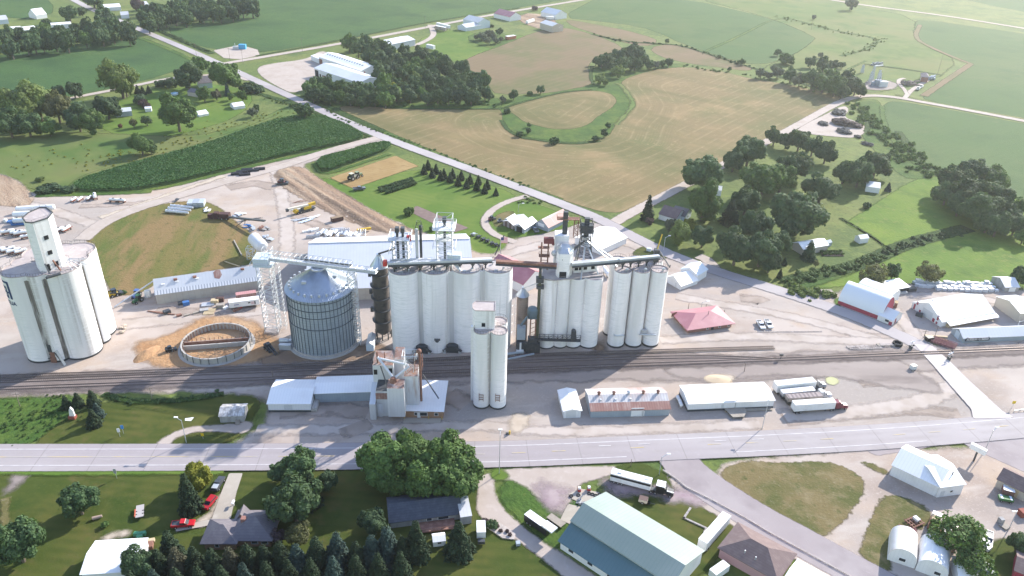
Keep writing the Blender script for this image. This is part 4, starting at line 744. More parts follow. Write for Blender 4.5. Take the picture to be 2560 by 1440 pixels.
building('pump_house','small brick hut with a grey pyramid roof by the substation','hut',(2304,192),(2322,194),(2312,184),h=4.5,rise=2.5,kind='hip',wall=BRK,roof=SHG,over=.4,doors=[('l',0,3.4,0,3,WTRIM)])
b = building(ST,'long pale grey shed with translucent eave strip and patched rusty roof','shed',(388,737),(652,700),h=4.6,rise=4.4,pv=698,wall=CONCW,roof=mat('patched_grey_roof',(.52,.535,.56),.5,[((.50,.47,.45),.012,.5,.52,(1,1,1)),((.46,.475,.50),.05,.45,.7)],stripe=[('x',1.4,(.45,.465,.49),.14,.1,.7)],spec=.4),over=.3)
L_,W__,h_,r_ = b['dim'];sl = r_/(W__/2)
q = MB();y0,y1 =-W__/2-.32,-W__/2+1.3;q.poly([(-L_/2-.2,y0,h_+sl*(y0+W__/2)+.19),(L_/2+.2,y0,h_+sl*(y0+W__/2)+.19),(L_/2+.2,y1,h_+sl*(y1+W__/2)+.19),(-L_/2-.2,y1,h_+sl*(y1+W__/2)+.19)])
q.build('skylight_strip',mat('banded_skylight',(.60,.61,.63),.5,stripe=[('x',1.15,(.27,.29,.33),.5,.06,.8)]),b)
for xx,yy,m_ in ((-.42,-.2,WTRIM),(-.3,-.12,RSTL),(-.12,-.12,RSTL),(.34,-.08,RSTL),(-.1,-.16,WTRIM),(-.29,-.17,WTRIM)):
    yy *= W__;z_ = h_+sl*(yy+W__/2);MB().box(xx*L_-.7,xx*L_+.7,yy-.5,yy+.5,z_,z_+(.7 if m_ is RSTL else .24)).build('roof_vent',m_,b)
q = MB();yy =-W__*.12;z_ = h_+sl*(yy+W__/2);q.poly([(L_*.1+a_*1.6,yy+b_*1.4,z_+sl*b_*1.4+.2) for a_,b_ in ((-1,-1),(.2,-1.4),(1,-.4),(.7,.9),(-.3,1.1),(-1.1,.6))]);q.build('rust_patch',RUST,b)
b = building('warehouse','huge pale grey warehouse standing behind the row of concrete silos','warehouse',(764,724),(1184,709),h=6.0,rise=9.5,pv=608,wall=CONCW,roof=LROOF,over=.5)
L_,W__,h_,r_ = b['dim'];MB().box(-L_/2-.3,L_/2+.3,-.5,.9,h_+r_+.1,h_+r_+.35).build('ridge_cap',WTRIM,b)
# ------------------------------------------------------------------ grain elevators
def silo_mat(name,dirt,c=(.82,.80,.81)):
    return mat(name,c,.75,[((.62,.615,.61),.12,.46,.7,(1,1,.12)),((.30,.275,.25),.32,.60-dirt,.80-dirt,(1,1,.035)),((.66,.66,.665),.9,.5,.7,(.3,.3,2.2))],
               stripe=[('z',1.35,(.66,.665,.675),.1,.05,.45)],bump=(.35,.08,.2),spec=.3)
SILO = silo_mat('white_painted_concrete',.0);SILOD = silo_mat('stained_white_concrete',.07)
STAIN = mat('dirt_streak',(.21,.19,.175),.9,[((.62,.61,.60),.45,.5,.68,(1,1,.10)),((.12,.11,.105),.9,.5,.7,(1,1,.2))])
ROOFC = mat('elevator_roof_deck',(.40,.345,.325),.9,[((.33,.285,.275),.2,.45,.7),((.47,.42,.40),.5,.55,.78)])
ROOFD = mat('dusty_roof_deck',(.42,.385,.375),.9,[((.30,.27,.275),.15,.44,.66),((.50,.46,.44),.4,.54,.78)])
BANDM = mat('black_base_band',(.05,.05,.052),.9)
def wc(u,v,z):p = P(u,v,z);return (p.x,p.y)
def cyls(t,cs,h,m_,roofm,n=40,band=.9,curb=True,deck=True):
    w = MB()
    for i,(x,y,r) in enumerate(cs):w.lathe([(r,.0-.3),(r,h)],n,(x,y),cap=False)
    w.build('silo_wall',m_,t,smooth=True)
    q = MB()
    for i,(x,y,r) in enumerate(cs):q.lathe([(.01,h-.06+.012*i),(r-.02,h-.06+.012*i)],n,(x,y),cap=False)
    q.build('roof_deck',roofm,t)
    if band:
        q = MB()
        for x,y,r in cs:q.lathe([(r+.06,-.3),(r+.06,band),(r-.05,band+.01)],n,(x,y),cap=False)
        q.build('base_band',BANDM,t,smooth=True)
    if curb:
        for i,(x,y,r) in enumerate(cs):
            q = MB()
            for k in range(n):
                a0,a1 = 2*math.pi*k/n,2*math.pi*(k+1)/n;am =(a0+a1)/2
                if all((x+r*math.cos(am)-X)** 2+(y+r*math.sin(am)-Y)** 2 >(r2+.1)** 2 for j,(X,Y,r2) in enumerate(cs) if j != i):
                    q.beam((x+(r-.12)*math.cos(a0),y+(r-.12)*math.sin(a0),h+.12),(x+(r-.12)*math.cos(a1),y+(r-.12)*math.sin(a1),h+.12),.22,.3)
            if q.v:q.build('parapet',ROOFC,t)
        for i,(x,y,r) in enumerate(cs):
            q = MB()
            for k in range(0,n,2):
                a0,a1 = 2*math.pi*k/n,2*math.pi*(k+2)/n;am =(a0+a1)/2
                if all((x+r*math.cos(am)-X)** 2+(y+r*math.sin(am)-Y)** 2 >(r2+.1)** 2 for j,(X,Y,r2) in enumerate(cs) if j != i):
                    p0 =(x+(r-.1)*math.cos(a0),y+(r-.1)*math.sin(a0));p1 =(x+(r-.1)*math.cos(a1),y+(r-.1)*math.sin(a1))
                    q.beam((*p0,h+1.25),(*p1,h+1.25),.06);q.beam((*p0,h),(*p0,h+1.25),.06)
            if q.v:q.build('railing',DKM,t)
def loc(t,p):return (p[0]-t.location.x,p[1]-t.location.y)
def lattice(mb,p,q,w0,w1,n,r,rd=None,m=0):
    p = Vector(p);q = Vector(q);rd = rd or r*.6
    def ring(f):
        c = p.lerp(q,f);w = w0+(w1-w0)*f;return [c+Vector((sx*w/2,sy*w/2,0)) for sx,sy in ((-1,-1),(1,-1),(1,1),(-1,1))]
    R0 = ring(0)
    for i in range(n):
        R1 = ring((i+1)/n)
        for k in range(4):
            mb.tube(R0[k],R1[k],r,n=5,m=m,cap=False);mb.tube(R1[k],R1[(k+1)% 4],rd,n=4,m=m,cap=False)
            a,b =(k,(k+1)% 4) if i % 2 == 0 else ((k+1)% 4,k)
            mb.tube(R0[a],R1[b],rd,n=4,m=m,cap=False)
        R0 = R1
def truss(mb,p,q,w,hgt,n,r,top=True,m=0):
    p = Vector(p);q = Vector(q);d =(q-p).normalized();s = Vector((-d.y,d.x,0)).normalized()*w/2;u = Vector((0,0,hgt));prev = None
    for i in range(n+1):
        c = p.lerp(q,i/n);ring =[c-s,c+s,c+s+u,c-s+u]
        for k in range(4):
            mb.tube(ring[k],ring[(k+1)% 4],r*.7,n=4,m=m,cap=False)
            if prev:mb.tube(prev[k],ring[k],r,n=4,m=m,cap=False)
        if prev:
            for a,b in ((0,3),(1,2)):mb.tube(prev[a if i % 2 else b],ring[b if i % 2 else a],r*.7,n=4,m=m,cap=False)
        prev = ring
def rail(mb,pts,z,m=0,close=True,hh=1.1,r=.05):
    k = len(pts)
    for i in range(k if close else k-1):
        a,b = pts[i],pts[(i+1)% k];mb.tube((*a,z+hh),(*b,z+hh),r,n=4,m=m,cap=False);mb.tube((*a,z+hh/2),(*b,z+hh/2),r*.8,n=4,m=m,cap=False);mb.tube((*a,z),(*a,z+hh),r,n=4,m=m,cap=False)
def vents(t,lst):
    for x,y,z,s in lst:q = MB();vent(q,x,y,z,s);q.build('roof_vent',GALV,t)
def vent(mb,x,y,z,s=.5,m=0):
    mb.tube((x,y,z),(x,y,z+s),s*.35,n=6,m=m);mb.tube((x,y,z+s),(x+s*.5,y-s*.5,z+s*1.1),s*.4,n=6,m=m)
EC = 'grain elevator'
# --- elevator with the octagonal headhouse
h1 = HZ(202,909,697)
c =[wc(53,673.5,h1),wc(150.5,667.5,h1),wc(191,626,h1),wc(104,632,h1)]
ctr =(sum(p[0] for p in c)/4,sum(p[1] for p in c)/4);t1 = thing('grain_elevator','streaked white concrete elevator of clustered silos with a tall octagonal headhouse',EC,(*ctr,0))
rr =(P(199,667,h1)-P(102,667,h1)).length/2*.97
cs =[(*loc(t1,p),rr) for p in c]
mid = lambda a,b:((a[0]+b[0])/2,(a[1]+b[1])/2)
for a,b in ((0,1),(1,2),(2,3),(3,0)):
    m_ = mid(cs[a],cs[b]);L_ = math.hypot(*m_);f =(L_+rr*.52)/L_;cs.append((m_[0]*f,m_[1]*f,rr*.54))
cs.append((0,0,rr*.7))
cyls(t1,cs,h1,SILOD,ROOFC,48,band=.7)
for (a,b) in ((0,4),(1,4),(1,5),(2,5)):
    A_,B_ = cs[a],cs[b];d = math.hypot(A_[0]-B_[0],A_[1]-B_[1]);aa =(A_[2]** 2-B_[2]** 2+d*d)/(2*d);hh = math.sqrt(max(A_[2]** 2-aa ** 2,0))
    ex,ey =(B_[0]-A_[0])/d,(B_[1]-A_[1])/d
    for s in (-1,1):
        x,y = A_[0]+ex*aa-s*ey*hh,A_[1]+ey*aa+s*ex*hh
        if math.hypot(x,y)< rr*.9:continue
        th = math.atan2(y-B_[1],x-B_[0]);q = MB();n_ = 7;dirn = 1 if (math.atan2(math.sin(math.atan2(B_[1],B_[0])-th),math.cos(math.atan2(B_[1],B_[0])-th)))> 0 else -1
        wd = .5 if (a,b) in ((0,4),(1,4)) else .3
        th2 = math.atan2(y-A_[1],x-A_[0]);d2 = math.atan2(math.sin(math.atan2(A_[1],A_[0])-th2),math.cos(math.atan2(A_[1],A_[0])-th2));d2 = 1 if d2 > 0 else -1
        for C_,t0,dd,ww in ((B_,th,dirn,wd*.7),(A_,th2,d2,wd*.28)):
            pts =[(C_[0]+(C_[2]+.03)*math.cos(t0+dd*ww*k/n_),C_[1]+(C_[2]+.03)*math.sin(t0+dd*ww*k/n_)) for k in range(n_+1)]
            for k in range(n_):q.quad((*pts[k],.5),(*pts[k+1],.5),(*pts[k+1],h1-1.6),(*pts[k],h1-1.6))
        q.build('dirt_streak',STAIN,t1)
ht = solve(lambda z:-PJ((*wc(81,558,z),h1))[1],h1,h1+40,-668) if False else None
ht = h1+19.0
hp =[wc(u,v,ht) for u,v in ((55.8,545.7),(64,556.5),(81,558),(120.7,545.7),(131.4,532),(116,519.7),(100,519.7),(72,532))]
hp =[loc(t1,p) for p in hp]
MB().prism(hp,h1-.2,ht,0,mt=1).build('headhouse',[SILO,ROOFC],t1)
q = MB();[q.beam((*hp[i],ht+.15),(*hp[(i+1)% 8],ht+.15),.3,.35) for i in range(8)];rail(q,hp,ht);q.build('headhouse_railing',DKM,t1)
e0,e1 = Vector((*hp[2],0)),Vector((*hp[3],0));ed =(e1-e0);en = Vector((ed.y,-ed.x,0)).normalized()
for f_,z_ in ((.55,ht-6.5),(.52,ht-12.2)):
    p = e0.lerp(e1,f_)+en*.04;q = MB();q.beam((*(p-ed.normalized()*.75)[:2],z_),(*(p+ed.normalized()*.75)[:2],z_),.12,1.5);q.build('window',DARK,t1)
p = e0.lerp(e1,.5)+en*.05;q = MB();q.beam((*(p-ed.normalized()*2.2)[:2],h1+1.6),(*(p-ed.normalized()*1.2)[:2],h1+1.6),.14,2.6);q.beam((*(p+ed.normalized()*.4)[:2],h1+2),(*(p+ed.normalized()*1.8)[:2],h1+2),.14,1.8);q.build('doorway',DARK,t1)
q = MB();b_ = e1+en*.8
for k in range(4):
    o_ = Vector((2.0+k*.9,1.6*k-1,0));q.beam((b_.x,b_.y+k*.6,h1+5-k*.6),(b_.x+o_.x+2.4,b_.y+o_.y-1,h1+.1),.2);q.beam((b_.x+1,b_.y+k,h1+3.2-k*.3),(b_.x+o_.x+3.4,b_.y+o_.y,h1+3.0-k*.3),.16)
q.build('spout_frame',GALV,t1)
q = MB();q.beam((*(p+en*.6)[:2],h1+4),(*(p+en*2.6+ed.normalized()*.9)[:2],h1+.2),.45);q.build('grain_spout',RSTL,t1)
q = MB();q.capsule((*(p+en*4.6-ed.normalized()*5)[:2],h1+.5),(*(p+en*5.2-ed.normalized()*.6)[:2],h1+.5),.55);q.beam((*(e0+en*2)[:2],h1+.2),(*(e0+en*.3)[:2],h1+3.6),.4);q.build('roof_machine',DKM,t1)
BLUE = mat('navy_lettering',(.02,.045,.13),.6)
def wrap_text(txt,size,cyl,ang,z,m_,parent,name='lettering',ls=1.0):
    cu = bpy.data.curves.new(name,'FONT');cu.body = txt;cu.size = size;cu.align_x = 'CENTER';cu.align_y = 'CENTER';cu.offset = .05;cu.space_character = ls;cu.resolution_u = 3
    o = bpy.data.objects.new(name,cu);COL.objects.link(o);dg = bpy.context.evaluated_depsgraph_get();me = bpy.data.meshes.new_from_object(o.evaluated_get(dg));bpy.data.objects.remove(o)
    import bmesh
    b = bmesh.new();b.from_mesh(me)
    for _ in range(2):bmesh.ops.subdivide_edges(b,edges=[e for e in b.edges if e.calc_length()> .7],cuts=1)
    bmesh.ops.triangulate(b,faces=b.faces)
    for v in b.verts:
        a = ang+v.co.x/cyl[2];v.co = Vector((cyl[0]+(cyl[2]+.07)*math.cos(a),cyl[1]+(cyl[2]+.07)*math.sin(a),z+v.co.y))
    b.to_mesh(me);b.free();me.materials.clear();me.materials.append(m_);return link(name,me,parent)
C0 = cs[0];vis = math.atan2(-ctr[1]-C0[1],-ctr[0]-C0[0])
aL = vis-R(80)
wrap_text('AURELIA',2.1,C0,aL,h1-10.6,BLUE,t1)
lg = MB()
for (x0,x1,z0,z1) in ((-3.3,3.3,-6.6,-5.9),(-3.3,-2.3,-5.9,-2.6),(2.3,3.3,-8.8,-2.6),(-3.3,3.3,-2.6,-1.7),(-1.6,1.6,-4.9,-3.9),(-1.6,-.6,-8.8,-4.9),(.7,1.6,-8.8,-4.9),(-.6,.7,-8.8,-7.9)):
    nn = max(2,int((x1-x0)/.5));pts =[aL+(x0+(x1-x0)*k/nn)/C0[2] for k in range(nn+1)]
    for k in range(nn):
        f = lambda a,z:(C0[0]+(C0[2]+.06)*math.cos(a),C0[1]+(C0[2]+.06)*math.sin(a),h1+z)
        lg.quad(f(pts[k],z0),f(pts[k+1],z0),f(pts[k+1],z1),f(pts[k],z1))
lg.build('emblem',BLUE,t1)
b_ = P(139,903);t = thing('receiving_leg','rusty receiving leg with a motor box at the foot of the streaked elevator','machine',b_)
q = MB();q.box(-1.0,1.0,-1.0,.6,-.2,2.2);q.box(-.7,.9,-.8,.5,2.2,4.4);q.build('boot',RSTL,t)
q = MB();q.box(-1.2,1.2,-.6,1.0,4.4,7.6);q.box(-.6,.7,-.4,.8,7.6,9.0);q.build('motor_box',DKM,t)
q = MB();q.beam((-5,.6,1.2),(-.6,-.2,3.4),.3);q.beam((-8,.4,.2),(-1,-.6,1.6),.35);q.beam((.8,-.4,4.6),(3.6,-1.4,.3),.45);q.build('spout',DKM,t)
q = MB();q.beam((2.6,-1.7,6.0),(4.6,-2.2,-.1),.9,.35);q.build('chute',GALV,t)
# --- row of four big silos
h2 = HZ(1015,886,690)
cu_ =[(1009.5,671.5),(1087.5,670),(1166,668.5),(1244.5,667)]
c =[wc(u,v,h2) for u,v in cu_];ctr =(sum(p[0] for p in c)/4,sum(p[1] for p in c)/4)
t2 = thing('grain_elevator','row of four big white concrete silos joined wall to wall beside the tracks',EC,(*ctr,0))
rr2 =(P(1282,667,h2)-P(1207,667,h2)).length/2
cs2 =[(*loc(t2,p),rr2) for p in c]
cyls(t2,cs2,h2,SILO,ROOFD,48,band=.0,curb=True)
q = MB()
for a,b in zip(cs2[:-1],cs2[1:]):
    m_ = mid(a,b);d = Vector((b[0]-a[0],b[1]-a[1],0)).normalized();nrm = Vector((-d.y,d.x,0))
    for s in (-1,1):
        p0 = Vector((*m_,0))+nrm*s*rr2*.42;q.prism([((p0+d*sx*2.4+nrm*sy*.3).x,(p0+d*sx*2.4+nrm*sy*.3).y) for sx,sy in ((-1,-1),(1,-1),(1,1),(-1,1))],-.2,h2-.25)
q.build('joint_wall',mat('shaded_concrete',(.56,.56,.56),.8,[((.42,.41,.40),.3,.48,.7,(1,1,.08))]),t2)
q = MB();d0 = Vector((cs2[3][0]-cs2[0][0],cs2[3][1]-cs2[0][1],0)).normalized()
a_ = Vector((cs2[0][0],cs2[0][1],0))-d0*4;b_ = Vector((cs2[3][0],cs2[3][1],0))+d0*5
for x,y,r in cs2:
    vents(t2,[(x-2+4*k,y+2-4*k,h2,.8) for k in range(2)])
    MB().box(x-1.2,x+.2,y-r*.62,y-r*.5,h2,h2+.4).build('roof_hatch',GALV,t2)
for k,(u,v) in enumerate(((1055,884),(1131,882),(1207,880))):
    o_ = P(u,v);t = thing('conveyor_boot',('first','second','third')[k]+' dusty conveyor boot from the left between the feet of the four silos','machine',o_)
    q = MB();q.box(-2.2,2.2,0,2.4,-.2,3.0);q.prism([(-4.2,1),(4.2,1),(0,7)],-.2,.3);q.beam((-3.6,-.3,1),(-1,0,2.4),.7);q.beam((3.6,-.3,1),(1,0,2.4),.7);q.build('hopper',DKM,t)
    q = MB();q.box(-3.4,-2.6,-.6,.4,-.2,1.6);q.box(2.4,3.4,-.5,.5,-.2,1.2);q.build('motor',GALV,t)
t = thing('level_sensor','small dark fan box bolted low on the second of the four silos','fan',P(1093,850,7.5));q = MB();q.ball((0,-.4,0),.8);q.box(-1.1,1.1,-.1,.5,-.3,.3);q.build('fan',DKM,t)
# --- front elevator with the square headhouse
h3 = HZ(1203,1022,836.7)
cu_ =[(1205.5,825.5),(1248,827),(1247.5,803),(1206,802)]
c =[wc(u,v,h3) for u,v in cu_];ctr =(sum(p[0] for p in c)/4,sum(p[1] for p in c)/4)
t3 = thing('grain_elevator','slim white elevator of four silos with a boxy headhouse, standing alone by the highway side',EC,(*ctr,0))
rr3 =(P(1269.5,827,h3)-P(1226,827,h3)).length/2
cs3 =[(*loc(t3,p),rr3) for p in c];cyls(t3,cs3+[(0,0,rr3*.5)],h3,SILO,ROOFC,36,band=.6)
hh3 = solve(lambda z:-PJ((*wc(1212,822,h3),z))[1],h3,h3+20,-777)
b0 =[loc(t3,wc(u,v,h3)) for u,v in ((1188,822),(1236.7,823),(1237.5,797),(1190,796))]
xa = Vector((b0[1][0]-b0[0][0],b0[1][1]-b0[0][1],0));ya = Vector((-xa.y,xa.x,0)).normalized();o_ = Vector((*b0[0],0));dp =(rr3*2.1)
pl =[o_,o_+xa,o_+xa+ya*dp,o_+ya*dp,o_-xa*.16+ya*dp*.72,o_-xa*.14+ya*dp*.25];pl =[(p.x,p.y) for p in pl]
MB().prism(pl,h3-.3,hh3,0,mt=1).build('headhouse',[SILO,ROOFC],t3)
q = MB();f0 = o_+xa*.42-ya*.04;q.beam((*(f0-xa.normalized()*.6)[:2],h3+1.6),(*(f0+xa.normalized()*.6)[:2],h3+1.6),.12,1.4);q.build('window',DARK,t3)
q = MB();[q.beam((*pl[i],hh3+.1),(*pl[(i+1)% 6],hh3+.1),.2,.25) for i in range(6)];q.build('roof_rim',ROOFC,t3)
q = MB();p0 = o_-xa*.14+ya*dp*.3
q.beam((p0.x,p0.y,-.2),(p0.x,p0.y,h3),1.2,1.4);q.build('ladder_shaft',SILO,t3)
for cx in cs3[:2]:
    q = MB();y0 = cx[1]-cx[2]
    for z_ in (4.2,5.2,6.2):q.box(cx[0]-.8,cx[0]+.8,y0-.35,y0-.15,z_,z_+.15)
    q.box(cx[0]-.8,cx[0]-.65,y0-.35,y0-.15,3.6,7);q.box(cx[0]+.65,cx[0]+.8,y0-.35,y0-.15,3.6,6.4);q.build('gate_frame',RSTL,t3)
# --- elevator with the round-cornered tower
h4 = HZ(1363,877.5,705.8)
cu_ =[(1374,691,22),(1410,691,19),(1444,690,21),(1484,689,24.5),(1376,672,21),(1410,671,20),(1444,670,20),(1482,669,23)]
c =[(*wc(u,v,h4),(P(u+r_,v,h4)-P(u-r_,v,h4)).length/2) for u,v,r_ in cu_];ctr =(sum(p[0] for p in c)/8,sum(p[1] for p in c)/8)
t4 = thing('grain_elevator','white concrete elevator block with a chamfered tower and low penthouse on its roof',EC,(*ctr,0))
cs4 =[(*loc(t4,p),p[2]) for p in c];cyls(t4,cs4,h4,SILO,ROOFD,32,band=.5,curb=False)
pl =[loc(t4,wc(u,v,h4+.1)) for u,v in ((1352,697),(1385,703),(1420,700),(1508,691),(1507,668),(1360,668))]
q = MB();q.prism(pl,h4+.2,h4+.6);rail(q,pl,h4+.6);q.build('roof_slab',ROOFD,t4)
tz = h4+10.4
tp =[loc(t4,wc(u,v,h4+.3)) for u,v in ((1394,696),(1420,696.5),(1430,689),(1430,679),(1420,673),(1397,673),(1389,679),(1389,689))]
q = MB();q.prism(tp,h4,tz,0,mt=1);q.build('headhouse',[SILO,GALV],t4)
q = MB();cx = sum(p[0] for p in tp)/8;cy = sum(p[1] for p in tp)/8
k =[((p[0]-cx)*.55+cx,(p[1]-cy)*.55+cy) for p in tp];vs =[(*p,tz+.02) for p in tp]+[(*p,tz+1.5) for p in k]
q._add(vs,[(i,(i+1)% 8,8+(i+1)% 8,8+i) for i in range(8)]+[tuple(range(8,16))]);rail(q,tp,tz);q.build('headhouse_roof',GALV,t4)
q = MB();e0,e1 = Vector((*tp[0],0)),Vector((*tp[1],0));ed =(e1-e0).normalized();p = e0.lerp(e1,.45);q.beam((*(p-ed*1.2)[:2],h4+1.8),(*(p+ed*1.4)[:2],h4+1.8),.14,2.6);q.build('doorway',DARK,t4)
pp =[loc(t4,wc(u,v,h4+.6)) for u,v in ((1433,683),(1492,678),(1492,668),(1433,670))]
MB().prism(pp,h4+.3,h4+4.0,0,mt=1).build('penthouse',[SILO,ROOFD],t4)
e0,e1 = Vector((*pp[0],0)),Vector((*pp[1],0));ed =(e1-e0).normalized();nn = Vector((ed.y,-ed.x,0))
for f_ in (.12,.3,.5,.82):
    p = e0.lerp(e1,f_)+nn*.03;f = MB().beam((*(p-ed*.7)[:2],h4+2.3),(*(p+ed*.7)[:2],h4+2.3),.1,1.2).build('window',DARK,t4)
bp = loc(t4,wc(1400,664,h4));q = MB();q.prism([(bp[0]-2.6,bp[1]-2),(bp[0]+2.6,bp[1]-2),(bp[0]+2.6,bp[1]+3),(bp[0]-2.6,bp[1]+3)],h4,h4+13.5);q.build('leg_housing',SILO,t4)
q = MB();bx,by = bp[0]+1,bp[1]+.5
q.box(bx-.9,bx+.9,by-.8,by+.8,h4+13.5,h4+22.5);q.build('bucket_leg',DKM,t4)
q = MB();lattice(q,(bx+4.2,by+.5,h4+12),(bx+4.2,by+.5,h4+19.5),1.6,1.6,4,.12,.08);q.box(bx-3.2,bx+5.2,by-1.1,by+1.6,h4+19.4,h4+19.7);rail(q,[(bx-3.2,by-1.1),(bx+5.2,by-1.1),(bx+5.2,by+1.6),(bx-3.2,by+1.6)],h4+19.7);q.build('leg_platform',RSTL,t4)
q = MB();f0 = loc(t4,wc(1345,854,5.5));f1 = loc(t4,wc(1438,845,6.4));d = Vector((f1[0]-f0[0],f1[1]-f0[1],0)).normalized();s = Vector((-d.y,d.x,0))
y_ = min(cc[1]-cc[2] for cc in cs4[:4])-1.2
truss(q,(cs4[0][0]-cs4[0][2]-3,y_,5.2),(cs4[2][0]+2.5,y_+.3,5.2),1.5,1.8,11,.1);q.box(cs4[0][0]-cs4[0][2]-3,cs4[2][0]+2.5,y_-.8,y_+.9,5.0,5.25);q.build('front_walkway',DKM,t4)
q = MB();q.box(cs4[2][0]-1.2,cs4[2][0]+.6,y_-.4,y_+1.2,5.2,9.2);q.ball((cs4[2][0]-.4,y_+.3,9.4),.9);q.build('drive_unit',DKM,t4)
# --- six tall silos
h5 = HZ(1536.5,871,685)
cu_ =[(1558,674.5),(1604,673.8),(1649,673),(1546.5,649.5),(1592,649),(1637,648)]
c =[wc(u,v,h5) for u,v in cu_];ctr =(sum(p[0] for p in c)/6,sum(p[1] for p in c)/6)
t5 = thing('grain_elevator','block of six tall white silos with a conveyor along its flat roof',EC,(*ctr,0))
rr5 =(P(1669,673,h5)-P(1627,673,h5)).length/2*1.02
cs5 =[(*loc(t5,p),rr5) for p in c];cyls(t5,cs5,h5,SILO,ROOFC,40,band=.8)
q = MB()
for a,b,c_,d_ in ((0,1,4,3),(1,2,5,4)):q.poly([(cs5[i][0],cs5[i][1],h5-.03) for i in (a,b,c_,d_)])
q.build('roof_slab',ROOFC,t5)
q = MB()
vents(t5,[(cc[0]+1,cc[1]-1.5,h5,1.1) for cc in cs5])
q = MB();c_ = cs5[0];y0 = c_[1]-c_[2]
q.tube((c_[0]-c_[2]+.8,y0+3,7.5),(c_[0]-1,y0-.3,6),.3,n=6);q.tube((c_[0]-1,y0-.3,6),(c_[0]+2.6,y0+.2,6),.3,n=6);q.build('aeration_duct',GALV,t5)
q = MB();a_,b_ = cs5[1],cs5[2];yy = min(a_[1]-a_[2],b_[1]-b_[2]);q.tube((a_[0]+1.5,yy-.35,6.5),(b_[0]+1.2,yy-.25,6.5),.28,n=6);q.box((a_[0]+b_[0])/2-1,(a_[0]+b_[0])/2+1.2,yy+.2,yy+1.6,6.2,8);q.build('aeration_duct',GALV,t5)
# ------------------------------------------------------------------ steel bins
BINW = mat('corrugated_bin_steel',(.30,.35,.395),.5,[((.25,.295,.335),.3,.45,.7),((.36,.41,.45),.08,.5,.7,(1,1,.2))],stripe=[('z',1.1,(.23,.27,.31),.14,.07,.7)],metal=.25,spec=.4)
RIB = mat('dark_rib',(.10,.12,.145),.6,metal=.2)
CONEM = mat('ribbed_bin_roof',(.42,.46,.50),.32,[((.36,.395,.43),.3,.45,.7)],metal=.75,spec=.5)
hb = HZ(803,885,747)
cb = wc(799,714.5,hb);rb_ =(P(883,714,hb)-P(715.5,716,hb)).length/2
tb = thing('steel_grain_bin','huge corrugated steel grain bin with dark ribs and a shining cone roof','grain bin',(*cb,0))
MB().lathe([(rb_,1.0),(rb_,hb)],96,cap=False).build('bin_wall',BINW,tb,smooth=True)
MB().lathe([(rb_+1.6,-.3),(rb_+1.6,.35),(rb_+.5,.4),(rb_+.5,1.0),(rb_-.2,1.05)],96,cap=False).build('concrete_base',CONCW,tb,smooth=False)
q = MB()
for i in range(52):
    a = 2*math.pi*i/52;q.beam((math.cos(a)*(rb_+.1),math.sin(a)*(rb_+.1),1),(math.cos(a)*(rb_+.1),math.sin(a)*(rb_+.1),hb),.17,.17)
q.build('stiffener',RIB,tb)
q = MB()
for z_ in (hb-1.2,hb-4.3,hb-7.2,hb*.5):q.lathe([(rb_+.02,z_-.1),(rb_+.28,z_-.08),(rb_+.28,z_+.08),(rb_+.02,z_+.1)],72,cap=False)
q.build('wind_ring',RIB,tb,smooth=True)
pk = solve(lambda z:-PJ((*cb,z))[1],hb,hb+15,-672)
cone = MB();n_ = 120
for i in range(n_):
    a0,a1,a2 =(2*math.pi*(i+f_)/n_ for f_ in (0,.22,1))
    f = lambda a,r,dz:(r*math.cos(a),r*math.sin(a),hb+(pk-hb)*(1-(r-2.2)/(rb_+.5-2.2))+dz)
    cone.quad(f(a0,rb_+.5,.16),f(a1,rb_+.5,.16),f(a1,2.2,.16),f(a0,2.2,.16));cone.quad(f(a1,rb_+.5,.16),f(a1+.012,rb_+.5,0),f(a1+.012,2.2,0),f(a1,2.2,.16))
    cone.quad(f(a1+.012,rb_+.5,0),f(a2-.012,rb_+.5,0),f(a2-.012,2.2,0),f(a1+.012,2.2,0));cone.quad(f(a2-.012,rb_+.5,0),f(a2,rb_+.5,.16),f(a2,2.2,.16),f(a2-.012,2.2,0))
cone.build('cone_roof',CONEM,tb)
q = MB();q.lathe([(2.5,pk-.2),(2.5,pk+.5),(1.9,pk+.55),(1.9,pk+.2),(.02,pk+.3)],24,cap=False);q.build('roof_collar',GALV,tb)
for i in range(26):
    a = 2*math.pi*i/26+.1;r = rb_-1.4;z_ = hb+(pk-hb)*(1-(r-2.2)/(rb_-1.7));q = MB();q.tube((r*math.cos(a),r*math.sin(a),z_),(r*math.cos(a),r*math.sin(a),z_+1.0),.42,n=6);q.build('roof_vent',GALV,tb)
q = MB()
for a,r in ((-2.2,rb_*.55),(-.1,rb_*.5)):
    z_ = hb+(pk-hb)*(1-(r-2.2)/(rb_-1.7));q.box(r*math.cos(a)-.9,r*math.cos(a)+.9,r*math.sin(a)-.7,r*math.sin(a)+.7,z_-.2,z_+.7)
q.build('roof_hatch',GALV,tb)
q = MB();q.lathe([(rb_*.62,hb+(pk-hb)*.40+.3),(rb_*.62+.15,hb+(pk-hb)*.40+.3)],60,cap=False);q.build('roof_ring',DKM,tb)
q = MB();q.box(-rb_-4.5,-rb_+.2,-4,-2.6,.2,1.8);q.tube((-rb_-4.5,-3.3,1.4),(-rb_-1,-3.3,1.4),.9,n=8);q.box(-rb_-3.5,-rb_+1,-8,-6.4,0,2.2);q.build('fan_duct',GALV,tb)
hd = HZ(958,850,672);cd_ = wc(948.5,664,hd);rd_ =(P(969,664,hd)-P(928,664,hd)).length/2
td = thing('dryer_bin','slender blackened steel bin with ring walkways beside the four silos','grain bin',(*cd_,0))
